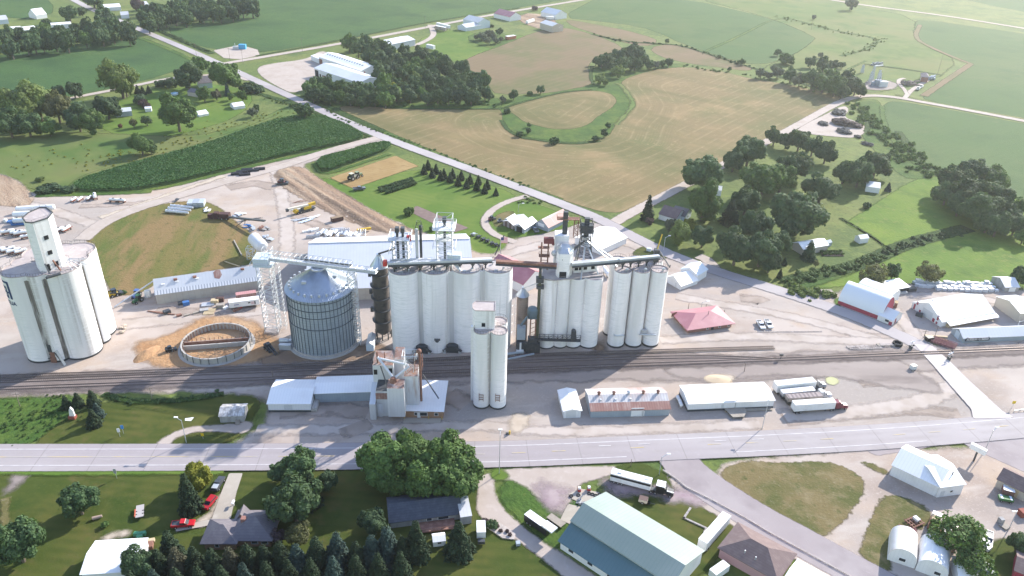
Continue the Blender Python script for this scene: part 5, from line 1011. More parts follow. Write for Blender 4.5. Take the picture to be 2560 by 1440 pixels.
MB().lathe([(rd_,3.2),(rd_,hd)],36,cap=False).build('bin_wall',mat('blackened_steel',(.085,.078,.075),.6,[((.16,.135,.12),.35,.46,.7,(1,1,.25)),((.045,.045,.05),.5,.5,.7)],metal=.3,spec=.4),td,smooth=True)
q = MB()
for i in range(24):
    a0,a1 = 2*math.pi*i/24,2*math.pi*(i+1)/24;zz = hd+4.2
    q.quad((math.cos(a0)*(rd_+.5),math.sin(a0)*(rd_+.5),hd),(math.cos(a1)*(rd_+.5),math.sin(a1)*(rd_+.5),hd),(math.cos(a1)*.8,math.sin(a1)*.8,zz+(.25 if i % 2 else 0)),(math.cos(a0)*.8,math.sin(a0)*.8,zz+(0 if i % 2 else .25)))
q.tube((0,0,hd+4),(0,0,hd+5),.9,n=10);q.build('cone_roof',CONEM,td)
q = MB()
for k in range(5):
    z_ = 8+(hd-10)*k/4.2;q.lathe([(rd_,z_-.1),(rd_+.9,z_),(rd_+.9,z_+.2),(rd_,z_+.2)],30,cap=False)
    for a in range(0,30):q.tube((math.cos(a*.2094)*(rd_+.85),math.sin(a*.2094)*(rd_+.85),z_),(math.cos(a*.2094)*(rd_+.85),math.sin(a*.2094)*(rd_+.85),z_+1.1),.05,n=4,cap=False)
q.build('ring_walkway',DKM,td)
q = MB();[q.tube((math.cos(a*.785)*rd_,math.sin(a*.785)*rd_,-.2),(math.cos(a*.785)*rd_,math.sin(a*.785)*rd_,3.4),.25,n=6) for a in range(8)];q.lathe([(rd_,3.3),(1,1.2),(.02,1.2)],24,cap=False);q.build('hopper_legs',DKM,td)
q = MB();[q.box(-rd_-1.3,-rd_-.2,-.9,.3,z_,z_+1.8) for z_ in (hd-4.5,hd-12,hd-20)];q.build('burner_box',DKM,td)
hs = HZ(1307,862,741);c_ = wc(1307,737,hs);r_ =(P(1322,737,hs)-P(1293,737,hs)).length/2
ts = thing('steel_grain_bin','small rust-brown steel bin with a silver cone roof between the elevators','grain bin',(*c_,0))
MB().lathe([(r_,-.2),(r_,hs)],30,cap=False).build('bin_wall',mat('brown_bin_steel',(.30,.24,.21),.6,[((.20,.15,.13),.3,.45,.65,(1,1,.3)),((.12,.10,.10),.12,.52,.64)],stripe=[('z',1.0,(.22,.175,.155),.16,.1,.5)],metal=.3),ts,smooth=True)
q = MB()
for i in range(20):
    a0,a1 = 2*math.pi*i/20,2*math.pi*(i+1)/20
    q.quad((math.cos(a0)*(r_+.4),math.sin(a0)*(r_+.4),hs),(math.cos(a1)*(r_+.4),math.sin(a1)*(r_+.4),hs),(math.cos(a1)*.5,math.sin(a1)*.5,hs+2.7+(.2 if i % 2 else 0)),(math.cos(a0)*.5,math.sin(a0)*.5,hs+2.7+(0 if i % 2 else .2)))
q.tube((0,0,hs+2.5),(0,0,hs+3.3),.55,n=8);q.build('cone_roof',CONEM,ts)
q = MB();[q.tube((-r_-.6,-.6+.6*k,-.2),(-r_-.6,-.6+.6*k,hs),.07,n=4) for k in range(2)];[q.lathe([(1.0,z_),(1.1,z_+.1)],12,(-r_-.6,-.3),cap=False) for z_ in (5,9,13,17)];[q.lathe([(1.0,z_),(1.1,z_+.1)],12,(r_+.6,-.3),cap=False) for z_ in (9,15)];q.build('caged_ladder',GALV,ts)
# ------------------------------------------------------------------ conveyor bridge and its towers
cA = P(684,826);hA = HZ(684,826,648)
tA = thing('support_tower','white lattice tower on a concrete slab carrying the high conveyor bridge','tower',cA)
q = MB();q.box(-2.9,2.9,-2.9,2.9,-.3,.7);q.build('slab',CONC,tA)
q = MB();lattice(q,(0,0,.7),(0,0,hA-2),5.0,5.0,13,.14,.08);q.build('lattice',WSTL,tA)
q = MB();lattice(q,(4.0,1.0,.7),(4.0,1.0,hA-2),2.2,2.2,16,.08,.06);q.build('stair_cage',WSTL,tA)
q = MB();q.box(-3.4,3.6,-3.2,3.4,hA-2,hA-1.6);q.box(-3.2,2.6,-3.0,3.0,hA-1.6,hA+1.4);q.build('drive_house',PALEB,tA)
q = MB();rail(q,[(-4.4,-3.4),(5,-3.4),(5,3.6),(-4.4,3.6)],hA-1.6,r=.09);lattice(q,(1.5,1,hA+1.4),(1.5,1,hA+4.2),3.4,3.4,1,.1);q.build('platform_rail',WSTL,tA)
cB = P(894,858);hB = HZ(894,858,676)
tB = thing('support_tower','slim lattice stair tower hugging the right side of the steel bin','tower',cB)
q = MB();lattice(q,(0,0,-.2),(0,0,hB),2.8,2.8,20,.11,.08);q.build('lattice',WSTL,tB)
q = MB();[q.beam((-1.2,-.9 if k % 2 else .9,1+k*hB/16),(1.2,-.9 if k % 2 else .9,1+(k+1)*hB/16),.8,.12) for k in range(15)];q.build('stair_flight',GALV,tB)
pA = Vector((cA.x+1.5,cA.y,hA+.2));pB = Vector((cB.x,cB.y,hB+.4));pC = pA+(pB-pA)*1.29
tc_ = thing('conveyor_bridge','long white truss bridge with an enclosed conveyor running over the steel bin','conveyor',(pA.x,pA.y,0))
o_ = Vector((pA.x,pA.y,0));q = MB();truss(q,pA-o_,pB-o_,3.0,3.0,17,.1);q.build('truss',WSTL,tc_)
dd =(pB-pA).normalized();sd_ = Vector((-dd.y,dd.x,0)).normalized()
q = MB();q.beam(pA-o_+Vector((0,0,.5))-sd_*.4,pC-o_+Vector((0,0,.5))-sd_*.4,1.5,1.1);q.build('belt_housing',LROOF,tc_)
q = MB();q.beam(pA-o_+sd_*1.0,pC-o_+sd_*1.0,.9,.12);q.beam(pA.lerp(pB,.45)-o_+Vector((0,0,1.5))+sd_*.5,pB-o_+Vector((0,0,1.5))+sd_*.5,.5,.5);q.build('walkway',DKM,tc_)
q = MB();truss(q,pB-o_,pC-o_,2.6,1.3,5,.1);q.build('end_truss',GALV,tc_)
bt = P(655,640);t = thing('hopper_tank','white tank leaning out on a steel frame behind the lattice tower','tank',bt)
q = MB();q.capsule((-4.2,4.2,7),(1.2,-2.2,6.2),3.0,16);q.build('tank_shell',WSTL,t,smooth=True)
q = MB();[q.tube((x_,y_,-.2),(x_*.8,y_*.8,5),.2,n=5) for x_,y_ in ((-5,4),(-1.5,5),(2.5,-2),(-1,-4.5))];lattice(q,(-4,-3,-.2),(-4,-3,6),3,3,3,.14);q.build('leg_frame',WSTL,t)
# ------------------------------------------------------------------ bucket elevator legs above the four silos
def leg(name,label,u,v,zb,ut,vt,mats,w=3.6,n=8,nlegs=2,plat=True):
    b = wc(u,v,zb);top = solve(lambda z:-PJ((*b,z))[1],zb,zb+70,-vt)
    t = thing(name,label,'bucket elevator',(*b,zb))
    H_ = top-zb
    q = MB();lattice(q,(0,0,0),(0,0,H_-3),w,w,n,.15,.1);q.build('lattice',mats[0],t)
    q = MB()
    for k in range(nlegs):
        x_ =(k-(nlegs-1)/2)*2.0;q.box(x_-.42,x_+.42,-.5,.5,-.2,H_);q.box(x_-.7,x_+.7,-.9,.9,H_-1.2,H_+.6)
    q.build('bucket_leg',mats[1],t)
    if plat:
        q = MB();e = w*.72;q.box(-e,e,-e,e,H_-3.2,H_-3.0);rail(q,[(-e,-e),(e,-e),(e,e),(-e,e)],H_-3,r=.07);rail(q,[(-e,-e),(e,-e),(e,e),(-e,e)],H_*.45,r=.07);q.build('platform',mats[0],t)
    return t,H_
tl,Hl = leg('bucket_elevator','pair of dark bucket elevator legs in a grey lattice with a black spout',1004,668,h2,1004,572,(GALV,DKM),5.4,8,2)
o_ = tl.location;top = Vector((-2.2,0,Hl-8));e_ = Vector((td.location.x,td.location.y,hd+5))-o_
q = MB();q.tube(top,e_,.35,n=8);q.build('spout',DKM,tl)
q = MB();q.box(2.4,4.0,-1,.2,Hl-4.4,Hl-2.4);q.build('motor',mat('signal_red',(.5,.05,.04),.5),tl)
tl2,Hl2 = leg('bucket_elevator','tall white lattice tower with a single dark leg above the four silos',1113,664,h2,1113,546,(WSTL,DKM),5.6,9,1)
q = MB();q.box(-2.8,2.8,-2.8,2.8,Hl2-8,Hl2-7.85);q.box(-2.2,2.2,-2.2,2.2,Hl2-3.4,Hl2-3.25);lattice(q,(0,0,Hl2-8),(0,0,Hl2+1),5.8,5.8,2,.14);q.build('head_platform',WSTL,tl2)
q = MB();q.box(1,6,-2.4,.8,3.4,5.6);q.build('control_cabin',PALEB,tl2)
q = MB();q.beam((1.6,-1.6,4),(6.2,-4.2,.2),1.2,.3);q.beam((1.6,-1.6,5),(6.2,-4.2,1.2),.1);q.build('stair_flight',WSTL,tl2)
b_ = wc(1049,664,h2);t = thing('incline_conveyor','thin silver conveyor rising steeply behind the dark bucket legs','conveyor',(b_[0],b_[1],h2))
q = MB();q.box(-1.3,-.2,-.3,.3,0,15);q.build('housing',LROOF,t);q = MB();q.box(.3,1.2,-.4,.4,0,16.5);lattice(q,(.2,0,14),(.2,0,18),3,1.4,2,.08);q.build('leg',DKM,t)
def conveyor(name,label,A,za,B,zb,m1,m2,w=1.3,sup=0,z0=None,feet=True):
    a = P(*A,za);b = P(*B,zb);o = Vector((a.x,a.y,0));t = thing(name,label,'conveyor',o);a -= o;b -= o
    q = MB();q.beam(a,b,w,w*.75);q.build('belt_housing',m1,t)
    d =(b-a).normalized();s = Vector((-d.y,d.x,0));q = MB()
    q.beam(a-s*(w*.5+.35)-Vector((0,0,.5)),b-s*(w*.5+.35)-Vector((0,0,.5)),.7,.5)
    for k in range(sup):
        p = a.lerp(b,(k+.5)/sup);q.beam(p-Vector((0,0,.4)),p-Vector((0,0,p.z-z0)),.55,.4);q.beam(p-Vector((0,0,.6))-d*1.4,p-Vector((0,0,(p.z-z0)*.7)),.35,.3);q.beam(p-Vector((0,0,.6))+d*1.4,p-Vector((0,0,(p.z-z0)*.7)),.35,.3)
    q.build('support',m2,t);return t
t = conveyor('roof_conveyor','long silver conveyor with dark legs along the roof of the four silos',(969,659),h2+3.4,(1230,649),h2+3.4,LROOF,DKM,1.5,8,h2)
q = MB();q.box(-1.6,-.2,-.9,.9,h2+2.6,h2+4.6);q.build('end_drive',mat('signal_red',(.5,.05,.04),.5),t)
conveyor('roof_conveyor','shorter silver conveyor lying behind the long one on the four silos',(975,652),h2+3.4,(1092,648.5),h2+3.4,LROOF,DKM,1.3,4,h2)
conveyor('roof_conveyor','rust-brown conveyor gallery spanning from the four silos to the tower elevator',(1240,655),h2+2.6,(1392,664),h2+2.6,RSTL,DKM,1.8,0,h2)
conveyor('roof_conveyor','dark conveyor gallery from the tower elevator to the six silos',(1428,661),h5+3.0,(1550,650),h5+3.0,GALV,DKM,2.0,0,h5)
conveyor('roof_conveyor','silver conveyor on forked stands along the roof of the six silos',(1548,650.5),h5+3.6,(1648,641),h5+3.6,GALV,DKM,1.5,5,h5)
b_ = wc(1640,655,h5);t = thing('roof_gantry','dark pipe gantry at the right end of the six silo roof','gantry',(*b_,h5));q = MB();q.box(-1,1,0,2,0,5.0);q.beam((.5,1,5),(4.6,-4.4,.2),.35);q.beam((4.6,-4.4,0),(4.6,-4.4,1.2),.3);q.build('frame',DKM,t);q = MB();q.beam((0,1,4.6),(2.2,6,9),.4);q.build('boom',mat('yellow_paint',(.55,.36,.04),.6),t)
b_ = wc(1459,664,h4);zt = solve(lambda z:-PJ((*b_,z))[1],h4,h4+40,-586);Hq = zt-h4
t = thing('distributor_tower','dark lattice headframe with spouts fanning out like spider legs over the silos','bucket elevator',(*b_,h4))
q = MB();lattice(q,(0,0,0),(0,0,Hq),6.6,3.2,8,.16,.1);lattice(q,(0,0,Hq),(0,0,Hq+5.6),4.6,4.6,2,.14,.1);rail(q,[(-2.6,-2.6),(2.6,-2.6),(2.6,2.6),(-2.6,2.6)],Hq+1.4,r=.08);q.build('lattice',DKM,t)
q = MB();q.box(-.9,.9,-.8,.8,Hq-1,Hq+6.8);q.box(-2.2,2.2,-1.6,1.6,Hq+1,Hq+4.2);q.build('head_section',DKM,t)
q = MB();q.tube((0,0,Hq-3),(0,0,Hq-.6),.6,1.9,n=12);q.build('distributor',GALV,t)
for k,(u,v,z_) in enumerate(((1452,700,h4),(1497,690,h4),(1543,667,h5+.5),(1536,648,h5+1.5),(1415,634,h4+4),(1405,650,h4+8))):
    e_ = P(u,v,z_)-t.location;q = MB();q.tube((0,0,Hq-2.4),e_,.32,n=6);q.build('spout',GALV if k < 4 else DKM,t)
b_ = wc(1361,677,h4);zt = solve(lambda z:-PJ((*b_,z))[1],h4,h4+40,-606);Hq = zt-h4
t = thing('leg_frame','rusty pipe frame with a maroon head box left of the roof tower','bucket elevator',(*b_,h4))
q = MB();[q.box(x_-.25,x_+.25,-.3,.3,-.2,Hq) for x_ in (-1.5,1.0)];[q.beam((-1.5,0,z_),(1.0,0,z_),.15) for z_ in (2,4.5,7,9.5)];q.box(-2.4,1.6,-1,1,Hq*.52,Hq*.55);rail(q,[(-2.4,-1),(1.6,-1),(1.6,1),(-2.4,1)],Hq*.55);q.box(-2.8,1.4,-1,1,Hq-2.2,Hq-2);q.build('frame',RSTL,t)
q = MB();q.box(-.8,2.8,-.8,.8,Hq-.2,Hq+2.0);q.tube((2.6,0,Hq+1.4),(2.8,0,Hq-1),.5,n=6);q.build('head_box',mat('maroon_sheet',(.16,.05,.055),.7),t)
q = MB();q.tube((3.6,0,2),(3.6,0,7.5),.14,n=5);q.tube((3.6,0,6.5),(7,-1.4,1),.18,n=5);q.ball((3.4,0,7.6),1.2);q.build('dust_collector',GALV,t)
b_ = P(1341,874);H_ = HZ(1341,874,684)
t = thing('bucket_elevator','dark olive bucket leg rising at the left edge of the tower elevator','bucket elevator',b_)
q = MB();q.box(-.55,.55,-.6,.6,-.2,H_);q.build('bucket_leg',mat('dark_olive_steel',(.07,.075,.05),.6),t)
q = MB();q.box(-1.4,1.4,-1.2,1.2,H_-3.4,H_-1.6);q.box(-1.2,1.6,-1.2,1.2,H_-6,H_-5);q.box(-.5,.5,-.5,.5,H_,H_+2);q.build('head_section',DKM,t)
e_ = Vector((ts.location.x,ts.location.y,hs+3))-b_;q = MB();q.tube((-.6,0,H_-4),e_,.22,n=6);q.build('spout',GALV,t)
b_ = P(1322,874)
t = thing('grain_dryer','cluttered blue-grey cleaning house on stilts with a cyclone beside the tower elevator','machine',b_)
q = MB();[q.box(x_-.22,x_+.22,y_-.2,y_+.2,-.2,15) for x_ in (.2,2.2) for y_ in (-.6,1)];[q.beam((.2,-.6,z_),(2.2,1,z_),.14) for z_ in range(2,15,2)];q.build('stilt',RSTL,t)
q = MB();q.lathe([(1.7,15.0),(2.0,16.5),(2.0,18.4),(1.6,19.0),(.05,19.1)],16,(.8,0),cap=False);q.tube((-1,-1,15.8),(-3.6,-2.2,12.2),.42,n=8);q.box(-.9,2.6,-1.3,1.4,14.7,15.1);q.build('cyclone',mat('blue_grey_steel',(.11,.155,.185),.5,metal=.3),t)
q = MB();q.box(-4.9,-1.6,-1.6,1.6,5.4,10.4);q.build('cleaner_house',BLUEG,t)
q = MB();q.box(-5.0,-1.4,-2.2,1.2,.6,4.6);q.box(-4.6,-3.4,-2.6,-2.2,1.2,4.4);q.build('fan_house',DKM,t)
q = MB();q.box(-4.9,-2.1,-3.4,-2.3,-.2,1.5);q.box(-3.7,-3.0,-2.7,-2.2,1.5,4.6);q.build('white_cabinet',WSTL,t)
q = MB();q.box(-1.4,4.2,-2.6,-.8,-.2,4.2);q.box(-.6,3.2,-2.0,.8,4.2,6.0);[q.tube((x_,-2.8,-.2),(x_,-2.8,5.4),.14,n=5) for x_ in (-1,0,1.2,2.6,3.8)];q.build('screen_frame',DKM,t)
q = MB();q.beam((-13,-6,.6),(-2,-3,1.0),.8,.6);q.beam((-8,-7.5,.4),(2,-4,.8),.6,.5);q.build('ground_auger',BLUEG,t)
# ------------------------------------------------------------------ old rusty elevator
OLDW = mat('old_white_sheet',(.60,.60,.605),.7,[((.46,.45,.44),.2,.45,.7,(1,1,.2)),((.36,.22,.15),.35,.62,.78,(1,1,.15))],stripe=[('x',1.2,(.50,.50,.51),.1,.06,.7)])
RDECK = mat('rusted_roof',(.25,.155,.125),.9,[((.36,.30,.275),.35,.44,.64),((.42,.22,.12),.5,.55,.75),((.13,.095,.09),.7,.55,.75)])
def corner_box(A,B,vb,depth):
    c0,rz,L,_,h = frame_of(A,B,W_=depth,vb=vb);return c0,rz,L,h
hO = HZ(931,1010,913);A0 = P(931,913,hO);B0 = P(983,913.5,hO)
tO = thing('grain_elevator','old rust-roofed elevator of stacked white sheet-metal towers beside the brick office',EC,(A0.x,A0.y,0),math.atan2(B0.y-A0.y,B0.x-A0.x))
w_ =(B0-A0).length
def obox(name,x0,x1,y0,y1,z0,z1,m_=None,mt=None,slope=0):
    q = MB();q._add([(x0,y0,z0),(x1,y0,z0),(x1,y1,z0),(x0,y1,z0),(x0,y0,z1),(x1,y0,z1),(x1,y1,z1+slope),(x0,y1,z1+slope)],[(0,1,5,4),(1,2,6,5),(2,3,7,6),(3,0,4,7),(3,2,1,0)],0)
    q._add([(x0,y0,z1),(x1,y0,z1),(x1,y1,z1+slope),(x0,y1,z1+slope)],[(0,1,2,3)],1);return q.build(name,[m_ or OLDW,mt or RDECK],tO)
obox('main_tower',0,w_,0,7.5,-.2,hO,slope=1.0)
obox('back_tower',w_+.02,w_+3.2,3.0,8.5,-.2,hO+.4,slope=1.5)
xB = w_-1.2;obox('front_tower',xB,xB+5.6,-9.5,-5.0,2,hO-2.6,slope=.6)
obox('side_tower',w_+4.0,w_+8.6,-4.6,.6,2,hO-1.2,slope=1.4)
obox('low_annexe',1.6,w_-.4,-6.6,-.02,-.2,10.5,mt=DKM)
q = MB();q.box(1.5,w_-.35,-6.75,-6.6,7.2,9.7);q.build('rust_panel',RUST,tO)
obox('side_chute',-.5,1.5,-8.6,-.05,-.2,6.5,mt=LROOF,slope=3)
for x_,z_ in ((.9,12.6),(w_-1,13.2)):MB().box(x_-.6,x_+.6,-.08,.02,z_,z_+2).build('window',DARK,tO)
q = MB();q.tube((w_+9.4,-3.2,4),(w_+9.4,-3.2,hO+7.5),.42,n=6);q.ball((w_+9.2,-3.2,hO+8),.9);q.build('pipe_leg',RSTL,tO)
q = MB();lattice(q,(w_+6.0,-2.4,hO-.5),(w_+6.0,-2.4,hO+5.6),2.2,3.6,2,.1);rail(q,[(w_+3.6,-4.4),(w_+8.4,-4.4),(w_+8.4,-.4),(w_+3.6,-.4)],hO+5.6,r=.12);q.build('head_frame',WSTL,tO)
q = MB();lattice(q,(w_+8.9,-3.2,hO+1),(w_+8.9,-3.2,hO+6.4),2.6,2.6,3,.08);q.build('ladder_cage',RSTL,tO)
q = MB();q.tube((w_+5.4,-2.6,hO+2.0),(w_-4.4,.5,hO+2.4),.4,n=8);q.tube((w_+5.8,-3,hO+1.8),(w_+.6,-5.6,hO-1.6),.4,n=8);q.tube((w_-5.2,1,hO+2.6),(w_+.4,-5.2,hO-1.2),.42,n=8);q.build('spout',WSTL,tO)
q = MB();q.tube((w_+.6,-6.2,hO-3),(w_+.6,-6.2,hO-.6),1.5,.8,n=10);q.tube((w_-5.4,1.2,hO-.2),(w_-5.4,1.2,hO+4.6),.3,n=6);q.tube((w_-3,2,hO),(w_-3,2,hO+4),.2,n=6);q.build('spout_head',RSTL,tO)
q = MB();q.beam((w_+10,-2,hO-2),(w_+15.5,-5,6.4),.3);q.beam((2.8,-.5,hO),(5.4,-4.6,10.6),.3);rail(q,[(.2,.3),(w_-.2,.3),(w_-.2,7.2),(.2,7.2)],hO+.4,r=.06);q.build('brace',DKM,tO)
b_ = P(952,1034);H_ = HZ(952,1034,1006);t = thing('upright_tank','stubby rust-stained white upright tank beside the brick office','tank',b_)
q = MB();q.lathe([(1.65,-.2),(1.65,H_),(1.4,H_+.3),(.02,H_+.5)],20,cap=False);q.build('tank_shell',OLDW,t,smooth=True);q = MB();q.tube((-.6,1,H_),(-.6,1,H_+3.4),.3,n=6);q.box(-1.2,.4,.6,1.6,H_+.2,H_+1.4);q.build('tank_fitting',RSTL,t)
b = building('machine_shed','narrow pale blue metal shed between the steel bin and the dryer','shed',(915,864),(934,864),(918,836),vb=878,rise=1.0,ridge='y',kind='gable',wall=PALEB,roof=GROOFY,over=.1)
# ------------------------------------------------------------------ round foundation under construction
RX = P(538.5,854,2.6);RIMW = P(450.5,858,2.6);ctrR,rR = None,None
def fit_ring():
    r = 14.0;cpt = P(539,850,2.6)
    for _ in range(30):
        pts =[PJ((cpt.x+r*math.cos(a*.1),cpt.y+r*math.sin(a*.1),2.6)) for a in range(63)]
        x0,x1 = min(p[0] for p in pts),max(p[0] for p in pts);y1 = max(p[1] for p in pts)
        r *= 177/(x1-x0);q = PJ(cpt);cpt = P(q[0]+539-(x0+x1)/2,q[1]+898-y1,2.6)
    return cpt,r
ctrR,rR = fit_ring()
tr_ = thing('ring_foundation','round concrete foundation wall under construction in orange dirt','foundation',(ctrR.x,ctrR.y,0))
MB().lathe([(rR+1.3,-.3),(rR+1.3,.15),(rR,.2),(rR,2.6),(rR-.55,2.6),(rR-.55,-.2)],72,cap=False).build('ring_wall',CONCW,tr_)
for i in range(54):
    a = 2*math.pi*i/54;r = rR-.62;q = MB();q.beam((r*math.cos(a),r*math.sin(a),.1),(r*math.cos(a),r*math.sin(a),2.5),.8,.1);q.build('form_panel',mat('form_panels',(.27,.18,.145),.9,[((.42,.36,.32),.5,.5,.7)]),tr_)
q = MB()
for i in range(26):
    a = 2*math.pi*i/26;r = rR+.1;q.beam((r*math.cos(a),r*math.sin(a),.1),(r*math.cos(a),r*math.sin(a),3.0),.16)
q.build('form_brace',DKM,tr_)
dv =(P(630,845)-P(455,858)).normalized();ax = math.atan2(dv.y,dv.x);cw,sw = math.cos(ax),math.sin(ax);tw = lambda x,y:(x*cw-y*sw,x*sw+y*cw)
q = MB();hl = rR-.7
q.prism([tw(-hl,-1.6),tw(hl,-1.6),tw(hl,-1.1),tw(-hl,-1.1)],-.1,1.9);q.prism([tw(-hl,1.1),tw(hl,1.1),tw(hl,1.6),tw(-hl,1.6)],-.1,1.9);q.build('tunnel_wall',CONCW,tr_)
q = MB();q.prism([tw(-hl,.7),tw(hl,.7),tw(hl,1.06),tw(-hl,1.06)],0,2.1);[q.beam((*tw(-hl+1.6*k,1.7),0),(*tw(-hl+1.6*k,1.7),2.9),.18) for k in range(int(hl*2/1.6)+1)];q.build('tunnel_form',RSTL,tr_)
MB().lathe([(.02,-.02),(rR-.6,-.02)],48,cap=False).build('dirt_floor',mat('inner_dirt',(.44,.29,.165),.95,[((.50,.38,.26),.2,.45,.7)],bump=(1.,.5,.4)),tr_)
q = MB();rnd = random.Random(3)
for _ in range(46):
    a = rnd.uniform(0,6.28);r = rnd.uniform(0,rR-3);x,y = r*math.cos(a),r*math.sin(a);b2 = rnd.uniform(0,6.28);l_ = rnd.uniform(.8,2.6);q.beam((x,y,.12),(x+l_*math.cos(b2),y+l_*math.sin(b2),.12),.16,.1)
q.build('lumber_scrap',YWOOD,tr_)
# ------------------------------------------------------------------ trees
LEAF = mat('foliage',(.06,.1,.03),.75,[((.6,.64,.6),2.6,.46,.68),((1.5,1.42,1.2),6.5,.52,.72)],objcol=True,rnd=.2,trans=.24,spec=.2)
NEED = mat('needles',(.04,.07,.035),.8,[((.5,.52,.52),3.2,.45,.66),((1.4,1.38,1.3),7.,.56,.76)],objcol=True,rnd=.14,trans=.05,spec=.15)
BARK = mat('bark',(.13,.105,.085),.95,[((.08,.065,.055),1.5,.45,.7)])
def quads_from(c,nrm,size,rng,asp=1.0):
    n = len(c);nrm = nrm/np.maximum(np.linalg.norm(nrm,axis=1,keepdims=True),1e-6)
    r = rng.normal(size=(n,3));a = np.cross(nrm,r);a /= np.maximum(np.linalg.norm(a,axis=1,keepdims=True),1e-6);b = np.cross(nrm,a)
    a *= size[:,None];b *= size[:,None]*asp
    v = np.stack([c-a-b*.55,c+a*.9-b,c+a+b*.7,c-a*.7+b],1).reshape(-1,3)
    return v,np.arange(n*4).reshape(n,4)
def crown_dec(seed,n,size,spread=1.0,gaps=.0,upright=False):
    rng = np.random.default_rng(seed);K = 44
    d = rng.normal(size=(K,3));d[:,2]= np.abs(d[:,2])*1.0-.55;d /= np.linalg.norm(d,axis=1,keepdims=True)
    L_ = d*rng.uniform(.40,.86,(K,1))*np.array([spread,spread,1.0]);L_[:3]*= .25
    rad = rng.uniform(.16,.36,K);rad[:3]= .58
    w = rad ** 2;w /= w.sum();k = rng.choice(K,n,p=w)
    q = rng.normal(size=(n,3));q /= np.linalg.norm(q,axis=1,keepdims=True)
    out = L_[k]/np.maximum(np.linalg.norm(L_[k],axis=1,keepdims=True),.05)
    q = q+out*.55;q /= np.linalg.norm(q,axis=1,keepdims=True)
    p = L_[k]+q*(rad[k]*(rng.uniform(.72,1.08,n)** .8+(rng.random(n)< .12)*rng.uniform(0,.3,n)))[:,None]
    if gaps:
        keep = rng.random(n)> gaps*(np.sin(p[:,0]*7+seed)*np.sin(p[:,1]*6)*np.sin(p[:,2]*8+1)>-.05);p,q = p[keep],q[keep]
    nn = q+rng.normal(size=q.shape)*.4+np.array([.08,.08,.22])
    return quads_from(p,nn,size*rng.uniform(.6,1.35,len(p)),rng)
def crown_con(seed,n,size,wide=1.0):
    rng = np.random.default_rng(seed);lev = 15;P_,N_,S_ =[],[],[]
    per = n //(lev*11)
    for l in range(lev):
        z = .05+.93*(l/lev)** .95;R_ = .5*wide*(1-z)** .82+.012;nb = max(5,int(13*(1-z)+4))
        for b in range(nb):
            a = 2*math.pi*(b+rng.uniform(-.35,.35))/nb+l*.7;RR = R_*rng.uniform(.78,1.12);m = max(3,int(per*(R_/.35+.3)))
            t = rng.uniform(.25,1,m)** .75;side = rng.normal(size=m)*.05*(1.15-t)*1.6
            x = np.cos(a)*RR*t-np.sin(a)*side;y = np.sin(a)*RR*t+np.cos(a)*side;zz = z-.10*t ** 1.4*R_/.3+rng.normal(size=m)*.012+.02*t
            P_.append(np.column_stack([x,y,zz]));N_.append(np.column_stack([np.full(m,math.cos(a)*.5),np.full(m,math.sin(a)*.5),np.full(m,.85)])+rng.normal(size=(m,3))*.4);S_.append(size*rng.uniform(.6,1.3,m)*(1.1-.5*z))
    return quads_from(np.vstack(P_),np.vstack(N_),np.concatenate(S_),rng)
CR ={}
def crown(kind,i,hi):
    key =(kind,i,hi)
    if key not in CR:
        if kind == 'dec':v,f = crown_dec(10+i,11000 if hi else 2600,.046 if hi else .088)
        elif kind == 'thin':v,f = crown_dec(40+i,5200 if hi else 1500,.045 if hi else .085,gaps=.62)
        elif kind == 'will':v,f = crown_dec(60+i,9000 if hi else 2400,.05 if hi else .085,spread=.85)
        elif kind == 'bush':v,f = crown_dec(80+i,1100,.12,spread=1.1)
        else:v,f = crown_con(100+i,7200 if hi else 2100,.027 if hi else .046)
        CR[key]= mesh_np('foliage_'+kind,v,f,4,NEED if kind == 'con' else LEAF)
    return CR[key]
TK ={}
def trunk_mesh(kind,i):
    if (kind,i) in TK:return TK[(kind,i)]
    q = MB();rnd = random.Random(i+5)
    if kind == 'con':q.tube((0,0,-.02),(0,0,.9),.03,.006,n=6)
    else:
        q.tube((0,0,-1.42),(0,0,-.5),.085,.06,n=7);q.tube((0,0,-.5),(.03,.02,.35),.06,.03,n=6)
        for k in range(6):
            a = k*1.05+rnd.uniform(-.3,.3);z0 =-.7+.13*k;q.tube((0,0,z0),(.55*math.cos(a),.55*math.sin(a),z0+.55),.045,.014,n=5)
    me = bpy.data.meshes.new('trunk');me.from_pydata(q.v,[],q.f);me.materials.append(BARK);TK[(kind,i)]= me;return me
GC ={'d':(.064,.108,.046),'m':(.085,.145,.042),'l':(.13,.175,.055),'y':(.20,.205,.03),'o':(.12,.125,.055),'b':(.05,.08,.066),'s':(.032,.052,.027),'p':(.10,.07,.075),'r':(.12,.04,.03),'g':(.115,.135,.095),'k':(.056,.094,.046),'br':(.085,.082,.05)}
NT =[0]
def scale_at(u,v,z):
    p = P(u,v,z);return FPX/(p-Vector((0,0,HC))).dot(FW)
